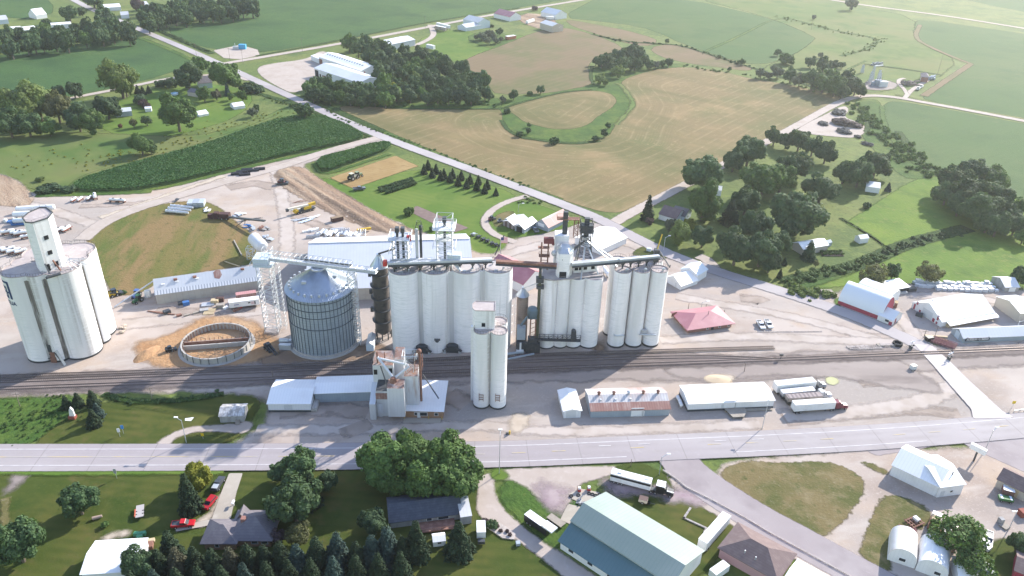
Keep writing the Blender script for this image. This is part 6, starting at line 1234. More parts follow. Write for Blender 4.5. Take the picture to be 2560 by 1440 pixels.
def tree(kind,u,v,hw,col,label,cat='tree',group=None,asp=1.0,name=None):
    """u, v = middle of the crown in the photograph, hw = half its width there, asp = height over width"""
    NT[0]+= 1;i = NT[0];rnd = random.Random(i*17);z = 5.0
    hi = hw >= 27
    for _ in range(4):
        r = hw/scale_at(u,v,z);z = r*asp*(1.0 if kind == 'con' else (.72 if kind == 'bush' else 1.06))
    p = P(u,v,z);rz = rnd.uniform(0,6.28)
    nm = name or {'con':'conifer','bush':'bush'}.get(kind,'tree')
    t = thing(nm,label,cat,(p.x,p.y,-.08),rz,group)
    o = link('crown',crown(kind,i %(4 if kind in ('dec','con') else 3),hi),t);o.color =(*GC[col],1)
    if kind == 'con':
        H_ = 2*r*asp;o.scale =(r*2,r*2,H_);s =(H_*.6,H_*.6,H_)
        if hw > 6:k = link('trunk',trunk_mesh('con',0),t);k.scale = s
    elif kind == 'bush':o.scale =(r,r,r*asp*.85);o.location =(0,0,r*asp*.62)
    else:
        o.scale =(r*rnd.uniform(.92,1.06),r*rnd.uniform(.92,1.06),r*asp);o.location =(0,0,z)
        k = link('trunk',trunk_mesh('dec',i % 3),t);k.scale =(r,r,z/1.35);k.location =(0,0,z)
    return t
def grove(poly,sp,kind,cols,rng,label,group,cat='tree',asp=1.0,seed=1,hwf=1.0,conf=0.0):
    rnd = random.Random(seed);pts =[];us =[p[0] for p in poly];vs =[p[1] for p in poly];pl = np.array(poly,float);h0 =-370
    for _ in range(6000):
        u,v = rnd.uniform(min(us),max(us)),rnd.uniform(min(vs),max(vs))
        if sdist(np.array([[u,v]]),pl)[0]< 0:continue
        if all(((u-a)** 2+((v-b)*1.9)** 2)> sp ** 2 for a,b in pts):pts.append((u,v))
    pts.sort(key=lambda p:p[1])
    for u,v in pts:tree('con' if rnd.random()< conf else kind,u,v,rnd.uniform(*rng)*hwf,rnd.choice(cols),label,cat,group,asp*rnd.uniform(.9,1.15))
CN = 'maples merging into one canopy over the highway verge'
for u,v,hw in ((960,1150,66),(1035,1135,66),(1110,1145,70),(1150,1190,60),(1065,1190,62),(985,1195,50)):
    tree('dec',u,v,hw,'m','leafy green maple merged into the wide canopy above the dark blue roof',group=CN,asp=.95)
tree('dec',748,1165,44,'d','dark round tree nearest the highway left of the wide maple canopy',asp=1.2)
tree('dec',706,1178,34,'d','dark tree leaning on the left of the taller round one by the highway')
tree('con',777,1222,31,'s','slim dark spruce standing between round trees left of the maple canopy','conifer',asp=1.7)
tree('dec',818,1200,30,'k','small loose tree on the right of the slim dark spruce')
tree('dec',735,1252,68,'d','big dark broad tree shading the end of the grey hip-roofed house',asp=.95)
tree('dec',195,1250,49,'d','single round tree alone on the striped lawn',asp=.9)
tree('dec',40,1352,62,'d','large tree at the bottom left corner of the photo',asp=1.1)
tree('con',467,1228,37,'s','tall dark spruce beside the yellow tree and the driveway','conifer',asp=1.75)
tree('dec',492,1190,36,'y','bright yellow-green tree by the driveway mouth',asp=1.05)
tree('con',422,1362,42,'s','stout spruce behind the red pickup and the white shed','conifer',asp=1.2)
tree('bush',262,1310,9,'m','little feathery sapling on the lawn by the stump','bush')
HG = 'dark conifers of the hedge behind the houses'
hrow =[(345,1412,38,'k','dec'),(395,1405,34,'s','con'),(440,1400,34,'br','con'),(485,1398,34,'s','con'),(530,1402,34,'s','con'),(575,1398,33,'br','con'),(618,1392,35,'s','con'),(660,1392,32,'s','con'),(700,1385,34,'s','con'),(742,1392,34,'b','con'),(790,1378,38,'s','con'),(843,1370,40,'b','con'),(890,1385,34,'s','con'),(930,1372,36,'b','con'),(968,1355,40,'b','con'),(1005,1372,32,'s','con')]
for u,v,hw,c_,k_ in hrow:tree(k_,u,v,hw*1.16,c_,'dark conifer in the front row of the tall hedge behind the houses','conifer',HG,asp=1.2)
HG2 = 'dark conifers at the back of the hedge'
for i in range(13):tree('con',330+i*56,1462-i*4,38,('s','b','s','s')[i % 4],'dark conifer in the back row of the tall hedge, half below the photo edge','conifer',HG2,asp=1.4)
tree('con',1040,1345,42,'s','tall dense spruce at the right end of the hedge by the small white shed','conifer',asp=1.5)
tree('dec',930,1303,38,'k','round pale green tree at the left corner of the dark blue house')
tree('thin',745,1333,34,'o','sparse olive tree between the grey house and the hedge')
tree('thin',697,1340,22,'p','thin brownish bush at the corner of the grey house','bush')
tree('con',1147,1342,47,'s','wide dark conifer between the small white shed and the camper','conifer',asp=1.15)
tree('bush',1230,1310,14,'d','dark round bush by the gravel drive and rock bed','bush')
tree('bush',1212,1302,9,'p','small purple bush beside the rock bed','bush')
tree('thin',2400,1335,66,'m','large airy tree spreading over the junk trucks and quonset huts',asp=.9)
tree('thin',2440,1415,46,'m','loose green tree below the parked pickup at the bottom edge')
tree('dec',2548,1356,30,'d','round dark tree at the right edge above the red shed')
for u,v,hw,c_,l_ in ((163,1003,17,'s','leftmost small spruce of the clump by the railway'),(192,997,18,'s','pointed spruce in the middle of the clump by the railway'),(229,993,21,'s','tallest spruce of the clump by the railway'),(241,1022,19,'b','blue-grey spruce in the clump by the railway'),(230,1042,23,'s','lowest and nearest spruce of the clump by the railway')):tree('con',u,v,hw,c_,l_,'conifer',asp=1.15)
VB =[('con',1622,517,20,'s','tall pointed spruce at the street corner',1.75),('bush',1624,551,11,'p','round purple bush under the corner spruce',1),('dec',1760,430,54,'d','wide dark tree at the field corner above the willow',.85),
 ('will',1762,500,46,'m','tall drooping willow behind the brown-roofed house',1.15),('con',1828,527,30,'s','broad cone-shaped conifer right of the willow',1.15),('dec',1866,500,40,'d','dark rounded tree behind the broad conifer',.95),('dec',1873,375,42,'d','dark round tree at the edge of the stubble field',.95),
 ('dec',1835,402,30,'d','smaller dark tree lying left of the round tree at the stubble edge',.9),('dec',1937,340,22,'d','first lollipop tree of the row below the gravel clearing',1.05),('dec',1967,350,20,'d','second lollipop tree from the left below the gravel clearing',1.05),('dec',2000,348,29,'d','broad third tree of the row below the gravel clearing',1),('dec',2033,364,26,'d','fourth tree of the row below the gravel clearing',1),('dec',2066,380,28,'d','last tree on the right of the row below the gravel clearing',1),
 ('dec',1988,412,38,'d','rounded tree left of the small park lane',.95),('dec',1910,447,54,'m','largest leafy tree in the middle of the park',.9),('dec',1955,445,38,'m','leafy tree touching the right side of the largest park tree',.95),('dec',2055,470,43,'d','dark dome-shaped tree right of the park',.85),('dec',2042,488,22,'g','small silvery grey tree against the dark dome',.9),
 ('dec',2000,530,68,'d','biggest dark round tree in front of the white garage',.85),('dec',1887,562,44,'k','dark tree left of the biggest round one',.95),('dec',1842,617,50,'k','large dark tree overhanging the street bend',.95),('dec',1905,620,48,'k','dark tree right of the one overhanging the street bend',1),('dec',1950,605,34,'d','tree reaching over the white garage roof',.95),('dec',1925,655,30,'k','lowest dark tree by the street below the garage',.9),
 ('will',1702,580,27,'l','yellow-green willow in front of the brown-roofed house',1.1),('will',1722,562,18,'y','bright yellow-green top beside the small willow',.9),('dec',1680,562,17,'g','small silvery tree by the front of the brown-roofed house',1.1),('dec',1758,590,29,'k','lollipop tree with visible trunk by the street lamp',1),
 ('dec',2112,430,31,'d','left tree of the three dark trees before the white house',.95),('dec',2150,430,38,'d','middle tree of the three dark trees before the white house',1),('dec',2192,408,36,'d','right tree of the three dark trees before the white house',1),('con',2222,466,10,'b','little blue spruce alone on the grass',1.2),('bush',2168,513,10,'d','round dark bush on the hay meadow path',1),('con',2026,624,23,'k','feathery pale conifer right of the garage',1.2),('con',1951,682,9,'s','small pointed conifer beside the street verge',1.5),('con',1962,652,9,'s','small dark evergreen under the big tree edge',1.2),('thin',2041,658,7,'o','thin young sapling on the lawn below the garage',1.3),
 ('thin',2187,685,36,'o','olive yellow tree behind the white arched barn',.95),('dec',2234,677,19,'d','dark slim tree right of the olive tree',1.3),('thin',2330,680,33,'o','sparse brownish tree over the wrapped bundles',.9),('dec',2552,688,24,'d','dark bushy tree at the right edge behind the grey shed',1)]
for k_,u,v,hw,c_,l_,a_ in VB:tree(k_,u,v,hw,c_,l_,'bush' if k_ == 'bush' else ('conifer' if k_ == 'con' else 'tree'),asp=a_)
GV = 'trees of the dense grove on the right'
for u,v,hw in ((2388,452,44),(2440,432,44),(2490,448,38),(2368,482,34),(2425,480,52),(2482,488,46),(2452,522,50),(2400,510,34),(2512,532,38),(2540,560,32),(2495,560,36),(2555,515,24),(2560,590,22),(2470,555,30)):tree('dec',u,v,hw,random.choice('dkdm'),'dark tree packed into the dense grove beside the hay meadow',group=GV,asp=.9)
CT = 'small conifers in the double row by the road'
for x,y in ((1260,1265),(1290,1232),(1322,1290),(1350,1262),(1385,1310),(1410,1297),(1455,1325),(1475,1297),(1515,1350),(1540,1312),(1580,1372),(1605,1337),(1655,1387),(1668,1347),(1715,1410),(1735,1377)):tree('con',640+x/3,y/3,10.5,'s','small cone-shaped conifer in the double row between lawn and road','conifer',CT,asp=1.3)
tree('con',1240,478,9,'s','last small conifer set apart at the right of the double row','conifer',asp=1.15)
CL = 'trees of the clump between the stubble fields'
for u,v,hw,c_ in ((1490,152,11,'d'),(1505,152,17,'d'),(1525,148,19,'d'),(1548,140,21,'d'),(1572,134,22,'k'),(1597,134,20,'k'),(1560,158,20,'d'),(1588,158,18,'d'),(1610,150,15,'d'),(1530,166,15,'d'),(1625,160,12,'d'),(1640,161,10,'g'),(1588,116,10,'k')):tree('dec',u,v,hw,c_,'dark tree in the clump between the two stubble fields',group=CL)
for u,v,hw,c_,l_ in ((1545,177,16,'l','pale green bush at the lower edge of the field clump'),(1576,164,10,'l','small yellowish tree in front of the field clump'),(1502,196,13,'l','light green shrub below the field clump'),(1514,206,8,'l','lowest light green shrub below the field clump'),(1655,158,9,'d','small round tree right of the field clump, second from its end'),(1672,154,11,'d','small round tree at the right end of the field clump')):tree('dec',u,v,hw,c_,l_)
BT = 'trees of the belt by the substation'
for u,v,hw,c_ in ((1978,187,20,'d'),(2000,198,18,'g'),(2034,195,27,'d'),(2060,207,25,'m'),(2090,212,28,'m'),(2122,200,25,'d'),(2140,216,22,'d'),(2075,190,24,'m'),(2155,228,14,'d'),(2110,228,18,'d')):tree('dec',u,v,hw,c_,'tree in the shady belt beside the substation',group=BT)
BS = 'bushy trees along the stubble field end'
for u,v,hw in ((1903,182,13),(1922,188,9),(1945,180,14),(1935,172,9)):tree('dec',u,v,hw,'g','bushy small tree at the end of the stubble field',group=BS)
for k_,u,v,hw,c_,l_ in (('bush',1966,146,19,'m','low spreading bush alone in the pasture'),('dec',1945,130,9,'d','small tree on the creek bank at the field corner'),('dec',2028,154,14,'d','leaning dark tree in the pasture'),('dec',2060,163,21,'d','broad dark tree above the belt by the substation'),('dec',2084,163,15,'k','grey tree beside the broad one above the belt'),('dec',2105,162,9,'d','small round tree at the end of the pasture group'),('dec',2052,137,7,'g','small pale bush behind the pasture group'),('dec',2062,145,6,'d','tiny dark bush in the pasture group'),('dec',2130,8,15,'d','lone tree beside the far road at the top right'),
    ('dec',2036,42,6,'g','small bush on the far creek'),('dec',1668,102,6,'d','little tree at the pointed end of the brown field'),('dec',1857,154,8,'d','dark bush on the fence line below the bean field'),('dec',1848,154,5,'d','tiny bush beside the dark fence-line bush'),('dec',1798,140,5,'d','tiny bush halfway along the fence line'),('dec',1824,172,6,'d','small bush at the edge of the large stubble field'),
    ('dec',1323,312,6,'d','upper of two small bushes on the green ring'),('dec',1322,326,8,'d','lower of two small bushes on the green ring'),('bush',1386,351,12,'d','low dark bush at the bottom of the green ring'),('bush',1488,345,9,'d','dark bush at the lower right of the green ring'),('dec',1511,332,10,'d','dark bush pair member nearest the stubble curve'),('dec',1520,313,8,'d','dark bush higher on the stubble curve'),('bush',1300,334,10,'d','dark bush low on the left of the green ring'),('dec',1352,223,11,'d','small tree on the grass strip above the inner stubble'),('dec',1284,236,13,'d','bush at the tip of the dense grove'),('bush',1325,232,7,'d','low bush beside the small tree on the grass strip'),('bush',1268,276,9,'d','bush at the left mouth of the inner stubble'),
    ('dec',1222,238,13,'d','detached round tree right of the dense grove'),('dec',1258,248,9,'g','small grey bush beyond the dense grove'),('dec',760,277,21,'d','round dark tree beside the road below the long white sheds'),('bush',1022,528,13,'m','green bush at the end of the dug garden bed'),('bush',1081,571,8,'d','dark bush beside the garden bed edge')):tree(k_,u,v,hw,c_,l_,'bush' if k_ == 'bush' else 'tree')
grove([(866,105),(940,95),(985,125),(1015,120),(1085,140),(1150,165),(1205,200),(1214,232),(1150,246),(1060,246),(985,232),(945,205),(945,170),(905,130)],27,'dec','dddkkm',(16,24),'dark green tree packed into the big grove beside the long white sheds','trees of the big grove by the long sheds',seed=4)
grove([(762,212),(800,203),(860,216),(930,222),(985,232),(985,250),(900,252),(820,246),(770,236)],25,'dec','dddkm',(14,22),'bushy tree in the strip below the long white sheds','trees of the strip below the long sheds',seed=9)
tree('dec',976,222,17,'y','yellowing tree at the near corner of the big grove');tree('dec',1042,193,15,'l','pale yellow-green crown standing out in the middle of the big grove')
grove([(-30,85),(60,82),(130,76),(200,66),(270,52),(318,70),(322,88),(240,96),(120,112),(-30,128)],25,'dec','dddkm',(15,23),'tall dark tree in the long windbreak above the bean field','trees of the long windbreak',seed=12,asp=1.15)
grove([(352,26),(410,12),(500,2),(590,0),(634,18),(600,32),(500,44),(420,54),(362,60)],23,'dec','dddkk',(14,21),'dark tree in the second windbreak at the top of the photo','trees of the second windbreak',seed=14,asp=1.1)
for k_,u,v,hw,c_,l_,a_ in (('dec',172,32,22,'d','spreading dark tree standing over the windbreak',.9),('dec',205,28,10,'k','small tree right of the spreading one by the far road',1.2),('dec',262,40,25,'d','tall dark tree by the far road at the top left',1.1),('dec',345,12,16,'p','purplish dark tree at the top left by the house',1.3),('dec',232,-2,26,'d','dark tree cut by the top edge beside the turkey shed',.8),('bush',115,55,12,'d','round bush in front of the windbreak sheds',1),
  ('dec',42,262,50,'l','large light green tree at the far left farmstead',1.05),('dec',92,250,46,'l','tallest pale green tree of the left farmstead',1.1),('dec',140,265,36,'o','silvery olive tree at the left farmstead',1.1),('dec',183,222,22,'k','dark tree behind the silvery olive one',1),('dec',145,228,18,'k','dark crown peeking over the pale trees',.9),('dec',192,290,34,'k','dark tree right of the silvery olive one',1.1),('dec',225,303,32,'m','rounded tree in front of the blue-grey shed',1),('dec',266,265,32,'k','dark tree at the end of the blue-grey shed',1),('dec',122,316,25,'m','lower green tree beneath the pale farmstead trees',.9),('dec',20,305,42,'d','dark tree low at the left edge of the farmstead',.9),('dec',68,308,36,'d','shaded tree under the large light green one',.9),
  ('thin',297,190,46,'l','tall open-crowned tree leaning over the gravel lane',1.15),('dec',312,215,24,'l','lower crown of the leaning open tree',1.1),('dec',468,188,36,'d','wide dark tree left of the farmhouse',.95),('dec',500,163,24,'m','green tree behind the farmhouse',1),('dec',560,186,37,'m','large bright-edged tree at the crossroads',1.05),('dec',441,280,47,'m','big round tree in the middle of the left pasture',1),('dec',352,360,28,'m','lone tree on the pasture above the corn',.95),('dec',376,370,15,'d','small dark companion of the lone pasture tree',.9),
  ('con',343,222,10,'s','first of three small dark conifers by the lane',1.1),('con',356,225,10,'s','second of three small dark conifers by the lane',1.1),('con',371,222,9,'s','third of three small dark conifers by the lane',1.1),('bush',400,208,14,'k','first dark shrub of the hedge left of the wide tree',.9),('bush',425,206,16,'k','second dark shrub of the hedge left of the wide tree',1),('bush',350,247,15,'k','dark shrub row behind the purple bushes',1),('bush',358,257,12,'p','purple bush above the little white-roofed shed',1),('bush',368,264,9,'p','smaller purple bush by the little white-roofed shed',1),('dec',509,233,19,'m','green tree in front of the tan garage',1.1),('dec',541,236,11,'br','brown-tinged small tree by the farmhouse drive',1.2),('con',567,222,9,'b','grey-green columnar evergreen below the crossroads tree',1.9),('dec',577,240,9,'m','small bright tree below the columnar evergreen',1.1),('dec',605,238,11,'m','slim tree at the pasture edge near the road',1.4),('bush',622,218,22,'k','dark thicket beside the road at the crossroads',.8),('bush',645,222,15,'k','right end of the dark roadside thicket',.8),('dec',631,280,12,'g','grey-green small tree on the rough pasture',1),('dec',640,268,8,'d','little dark tree behind the grey-green one',1.2),('thin',366,300,14,'k','small umbrella-shaped tree on the lawn',1),('thin',333,306,10,'o','bare thin sapling on the lawn',1.3),('bush',300,314,5,'r','tiny red-leaved bush on the lawn',1.5),('bush',100,447,11,'l','pale tuft at the left end of the corn',.7),('bush',120,470,26,'k','low dark weed patch left of the corn',.45),('bush',170,472,20,'k','dark weed clump under the corn edge',.45),('dec',1205,88,7,'d','tree',1)):
    if l_ == 'tree':continue
    tree(k_,u,v,hw,c_,l_,'bush' if k_ == 'bush' else ('conifer' if k_ == 'con' else 'tree'),asp=a_)
TH = 'bushy trees of the far thicket'
for u,v,hw in ((1205,90,11),(1222,84,12),(1218,100,10),(1240,100,9),(1232,90,9),(1190,92,7),(1252,98,7)):tree('dec',u,v,hw,'g','bushy tree of the small thicket in front of the far barns',group=TH)
tree('dec',1248,78,9,'d','darkest tree at the top of the small far thicket');tree('bush',1336,20,8,'p','dark reddish bush beside the far gravel road','bush');tree('bush',1230,64,5,'d','little bush by the pale blue barn','bush')
def scrub(name,line,n,rad,col,seed,spread=2.0,k_=0):
    rnd = np.random.default_rng(seed);p =[P(*q) for q in line];V,F =[],[];b0 = 0
    seg =[(a,b,(b-a).length) for a,b in zip(p[:-1],p[1:])];tot = sum(s[2] for s in seg)
    base_v,base_f = crown_dec(seed+200,260,.2)
    for i in range(n):
        d = rnd.uniform(0,tot);
        for a,b,l in seg:
            if d <= l:break
            d -= l
        c = a.lerp(b,min(d/l,1));r = rad*rnd.uniform(.5,1.3);v = base_v*np.array([r,r,r*.75])+np.array([c.x+rnd.normal()*spread,c.y+rnd.normal()*spread,r*.35])
        V.append(v);F.append(base_f+b0);b0 += len(v)
    o = link(name,mesh_np(name,np.vstack(V),np.vstack(F),4,LEAF));o.color =(*GC[col],1);o['kind']= 'stuff'
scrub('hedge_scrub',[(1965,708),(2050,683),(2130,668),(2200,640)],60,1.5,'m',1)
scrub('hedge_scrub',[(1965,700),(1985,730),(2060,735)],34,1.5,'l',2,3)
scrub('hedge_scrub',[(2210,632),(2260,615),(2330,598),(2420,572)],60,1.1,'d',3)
scrub('creek_scrub',[(2140,262),(2160,290),(2215,340),(2260,392),(2310,425),(2330,440)],110,1.9,'m',4,6)
scrub('creek_scrub',[(1945,42),(2030,62),(2110,82),(2200,96),(2170,122),(2100,140)],130,.9,'l',5,4)
scrub('field_edge_scrub',[(1480,86),(1560,104),(1645,110),(1700,112),(1800,145),(1890,172)],90,1.0,'k',6)
scrub('field_edge_scrub',[(1500,210),(1560,160),(1700,162),(1880,190),(2050,228)],70,1.1,'m',7,3)
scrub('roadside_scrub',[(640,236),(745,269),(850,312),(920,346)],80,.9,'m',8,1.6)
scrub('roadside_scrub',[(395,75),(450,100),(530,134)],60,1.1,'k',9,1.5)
scrub('roadside_scrub',[(800,262),(850,297),(1000,346),(1200,420),(1330,468)],120,.7,'m',10,.9)
scrub('grove_scrub',[(765,245),(900,262),(1060,262),(1200,258),(1240,268)],70,1.8,'m',11,4)
scrub('pasture_tufts',[(60,400),(250,400),(480,360),(640,330),(740,280),(640,300),(450,350),(200,420)],240,.55,'y',12,10)
scrub('railside_scrub',[(258,985),(300,998),(380,1004),(470,998),(560,985)],60,.6,'d',13,.8)
scrub('railside_scrub',[(20,1020),(60,1060),(130,1010),(40,1090),(150,1030)],120,.45,'m',14,6)
scrub('warehouse_weeds',[(1290,505),(1320,500),(1350,510)],16,.7,'m',15,2)
scrub('shed_weeds',[(440,745),(520,733),(600,725),(640,720)],60,.8,'d',16,1.0)
scrub('yard_weeds',[(300,735),(312,728)],8,.8,'d',17,1)
for k,(a,b,n) in enumerate((((950,474),(1028,450),13),((954,479),(1032,455),13),((968,483),(1038,461),11))):
    a,b = P(*a),P(*b);t = thing('berry_row',('far','middle','near')[k]+' row of the three clipped berry rows on the lawn','hedge',a)
    for i in range(n):
        o = link('shrub',crown('bush',i % 3,False),t);o.location =(b-a)*(i/(n-1))+Vector((0,0,.8));o.scale =(1.3,1.3,1.1);o.color =(*GC['d'],1);o.rotation_euler =(0,0,i)
CORNM = mat('corn_leaves',(.066,.145,.042),.7,[((.05,.12,.036),.03,.42,.64),((.095,.18,.05),.08,.5,.74,(.2,1,1),R(15))],trans=.25,spec=.25)
def corn(name,pts,ang,n,seed,hgt=2.2):
    poly = np.asarray(world_poly(pts,1));rng = np.random.default_rng(seed);lo,hi = poly.min(0),poly.max(0)
    xy = rng.uniform(lo,hi,(n*4,2));ca,sa = math.cos(ang),math.sin(ang)
    w = xy @ np.array([-sa,ca]);l = xy @ np.array([ca,sa]);w = np.round(w/1.5)*1.5+rng.normal(size=len(w))*.17
    xy = np.column_stack([l*ca-w*sa,l*sa+w*ca]);xy = xy[sdist(xy,poly)> 0][:n];m = len(xy)
    z = hgt*rng.uniform(.66,1.0,m)*(1+.16*np.sin(xy[:,0]*.05)*np.sin(xy[:,1]*.06))
    nn = rng.normal(size=(m,3))*.5+np.array([0,0,1.0])
    v,f = quads_from(np.column_stack([xy,z]),nn,rng.uniform(.24,.46,m),rng)
    o = link(name,mesh_np(name,v,f,4,CORNM));o['kind']= 'stuff'
C1 =[(185,458),(300,423),(500,369),(640,320),(720,294),(790,289),(862,312),(918,344),(880,356),(700,392),(560,427),(380,472),(250,480),(190,478)]
C2 =[(787,404),(850,387),(950,357),(983,362),(962,380),(880,408),(806,435)]
sheet('corn_shade_sheet',C1,mat('corn_shade',(.05,.10,.03),.95,edge=(.8,.6,.3)),3,3,1);sheet('corn_shade_sheet',C2,MATS['corn_shade'],3,2,1)  # dark green sheet, shade between the corn plants painted into its colour
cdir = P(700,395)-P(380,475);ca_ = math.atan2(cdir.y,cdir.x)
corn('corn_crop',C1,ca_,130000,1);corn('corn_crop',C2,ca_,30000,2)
# ------------------------------------------------------------------ vehicles
PAINT = mat('vehicle_paint',(.5,.5,.5),.35,objcol=True,spec=.5)
TIRE = mat('rubber',(.022,.022,.024),.9)
HUB = mat('wheel_rim',(.42,.42,.43),.4,metal=.5)
def wheel(parent,x,y,r,w=.26):
    q = MB();q.tube((0,-w/2,0),(0,w/2,0),r,n=14);o = q.build('wheel',TIRE,parent);o.location =(x,y,r-.04)
    q = MB();q.tube((0,-w/2-.015,0),(0,w/2+.015,0),r*.5,n=10);q.build('rim',HUB,o)
def heading(a,b):
    a,b = P(*a),P(*b);m =(a+b)/2;return m,math.atan2(b.y-a.y,b.x-a.x)
VP ={}
def proto_car(kind):
    if kind in VP:return VP[kind]
    t = thing(kind,'x',kind)
    q = MB()
    if kind == 'pickup_truck':
        q.extr([(-2.8,.5),(2.75,.48),(2.82,.75),(2.7,1.02),(1.35,1.1),(-.7,1.1),(-.7,1.06),(-2.8,1.06)],-.96,.96)
        q.box(-2.8,-.75,-.96,-.84,1.06,1.2);q.box(-2.8,-.75,.84,.96,1.06,1.2);q.box(-2.86,-2.74,-.96,.96,.6,1.2);q.extr([(-.72,1.1),(1.3,1.1),(.55,1.72),(-.6,1.76)],-.8,.8)
        b = q.build('body',PAINT,t);q = MB();q.box(-2.72,-.76,-.82,.82,1.02,1.075);q.build('bed_floor',DKM,t)
        q = MB();q.extr([(.66,1.64),(1.32,1.12),(1.38,1.12),(.72,1.66)],-.74,.74);q.extr([(-.5,1.16),(1.05,1.16),(.5,1.62),(-.5,1.64)],-.83,.83);q.extr([(-.78,1.18),(-.7,1.18),(-.58,1.66),(-.66,1.66)],-.68,.68);q.build('window',GLASS,t);ws =[(-1.75,.98),(1.75,.98)]
    elif kind == 'suv':
        q.extr([(-2.35,.45),(2.35,.45),(2.4,.8),(2.2,1.0),(1.1,1.08),(-2.35,1.1)],-.92,.92);q.extr([(-2.3,1.08),(1.1,1.08),(.4,1.68),(-2.0,1.72)],-.78,.78);q.build('body',PAINT,t)
        q = MB();q.extr([(.46,1.62),(1.14,1.1),(1.2,1.1),(.52,1.64)],-.7,.7);q.extr([(-2.1,1.16),(.85,1.16),(.35,1.6),(-1.9,1.62)],-.81,.81);q.build('window',GLASS,t);ws =[(-1.45,.92),(1.5,.92)]
    for x,y in ws:
        for s in (-1,1):wheel(t,x,s*(y-.1),.39)
    VP[kind]= t;t['fresh']= 1;return t
def car(kind,rear,front,color,label,sc=1.0,group=None):
    t = proto_car(kind)
    if 'fresh' in t:del t['fresh']
    else:t = copy_tree(t)
    m,rz = heading(rear,front);t.location =(m.x,m.y,0);t.rotation_euler =(0,0,rz);t.scale =(sc,)*3;t['label']= label;t['category']= 'pickup truck' if kind == 'pickup_truck' else 'car'
    for c in t.children:
        if c.name.startswith('body'):c.color =(*color,1)
    return t
car('pickup_truck',(441,1316),(478,1313),(.42,.012,.02),'bright red pickup nose-out on the short path by the spruce',1.12)
car('suv',(534,1251),(516,1272),(.36,.012,.02),'red estate car parked beside the concrete driveway',1.1)
t = car('pickup_truck',(540,1225),(553,1203),(.05,.055,.065),'dark pickup with a silver rack, first in the line by the driveway',1.08)
q = MB();q.box(-2.6,-.8,-.8,.8,1.35,1.5);q.build('bed_cover',GALV,t)
car('pickup_truck',(2470,1337),(2468,1368),(.30,.31,.33),'dark silver pickup under the airy tree at the lower right',1.12)
car('pickup_truck',(1897,809),(1906,823),(.66,.66,.66),'left of the two white pickups on the open gravel lot',1.1)
car('pickup_truck',(1916,807),(1925,821),(.66,.66,.66),'right of the two white pickups on the open gravel lot',1.1)
car('pickup_truck',(884,476),(913,473),(.09,.10,.13),'blue-grey pickup on the lawn below the tractor',1.25)
car('pickup_truck',(2292,227),(2298,221),(.6,.6,.6),'nearer of two white pickups beside the substation track',1.3)
car('pickup_truck',(2299,222),(2306,216),(.6,.6,.6),'farther of two white pickups beside the substation track',1.3)
car('pickup_truck',(1342,582),(1334,572),(.16,.19,.22),'grey pickup in the shade between the two grey barns',1.1)
car('suv',(1272,716),(1284,711),(.2,.22,.26),'grey car by the wall of the red-roofed white shed',1.1)
car('pickup_truck',(1178,73),(1189,69),(.4,.4,.4),'white-cabbed truck near the pale blue barns',1.3)
def trailer(label,a,b,w,h,zb,body,roof,wheels=2,front_gear=True,name='semi_trailer',cat='trailer',roofz=None,L=None,group=None,style='box'):
    m,rz = heading(a,b);L = L or (P(*b)-P(*a)).length;t = thing(name,label,cat,(m.x,m.y,0),rz,group);hx,hy = L/2,w/2
    if style == 'box':
        MB().box(-hx,hx,-hy,hy,zb,h).build('body',body,t);MB().box(-hx-.02,hx+.02,-hy-.02,hy+.02,h,h+.06).build('roof',roof,t)
        q = MB()
        for k in range(int(L/1.2)):x =-hx+.6+k*1.2;q.box(x-.04,x+.04,-hy-.03,hy+.03,zb+.15,h-.15)
        q.build('side_rib',body,t)
    elif style == 'hopper':
        q = MB();q.box(-hx,hx,-hy,-hy+.1,zb+.5,h);q.box(-hx,hx,hy-.1,hy,zb+.5,h);q.box(-hx,-hx+.1,-hy,hy,zb+.4,h);q.box(hx-.1,hx,-hy,hy,zb+.4,h)
        q.extr([(-hx,zb+.6),(-hx*.2,zb-.4),(0,zb+.4),(hx*.2,zb-.4),(hx,zb+.6),(hx,zb+.8),(-hx,zb+.8)],-hy+.1,hy-.1);q.build('body',body,t)
        q = MB();q.extr([(-hx-.02,h-.1),(hx+.02,h-.1),(hx+.02,h+.12),(-hx-.02,h+.12)],-hy+.05,hy-.05);[q.box(-hx+.5+k*1.5,-hx+.62+k*1.5,-hy,hy,h+.12,h+.22) for k in range(int(L/1.5))];q.build('tarp',roof,t)
    q = MB();q.box(-hx,hx,-.55,.55,zb-.25,zb);q.box(-hx+.2,-hx+3.4,-.9,.9,.5,zb-.2);
    if front_gear:[q.box(hx-3.2,hx-3.0,s*.8-.08,s*.8+.08,.05,zb) for s in (-1,1)]
    q.build('chassis',DKM,t)
    for k in range(wheels):
        for s in (-1,1):wheel(t,-hx+1.2+1.25*k,s*(hy-.2),.5,.4)
    return t
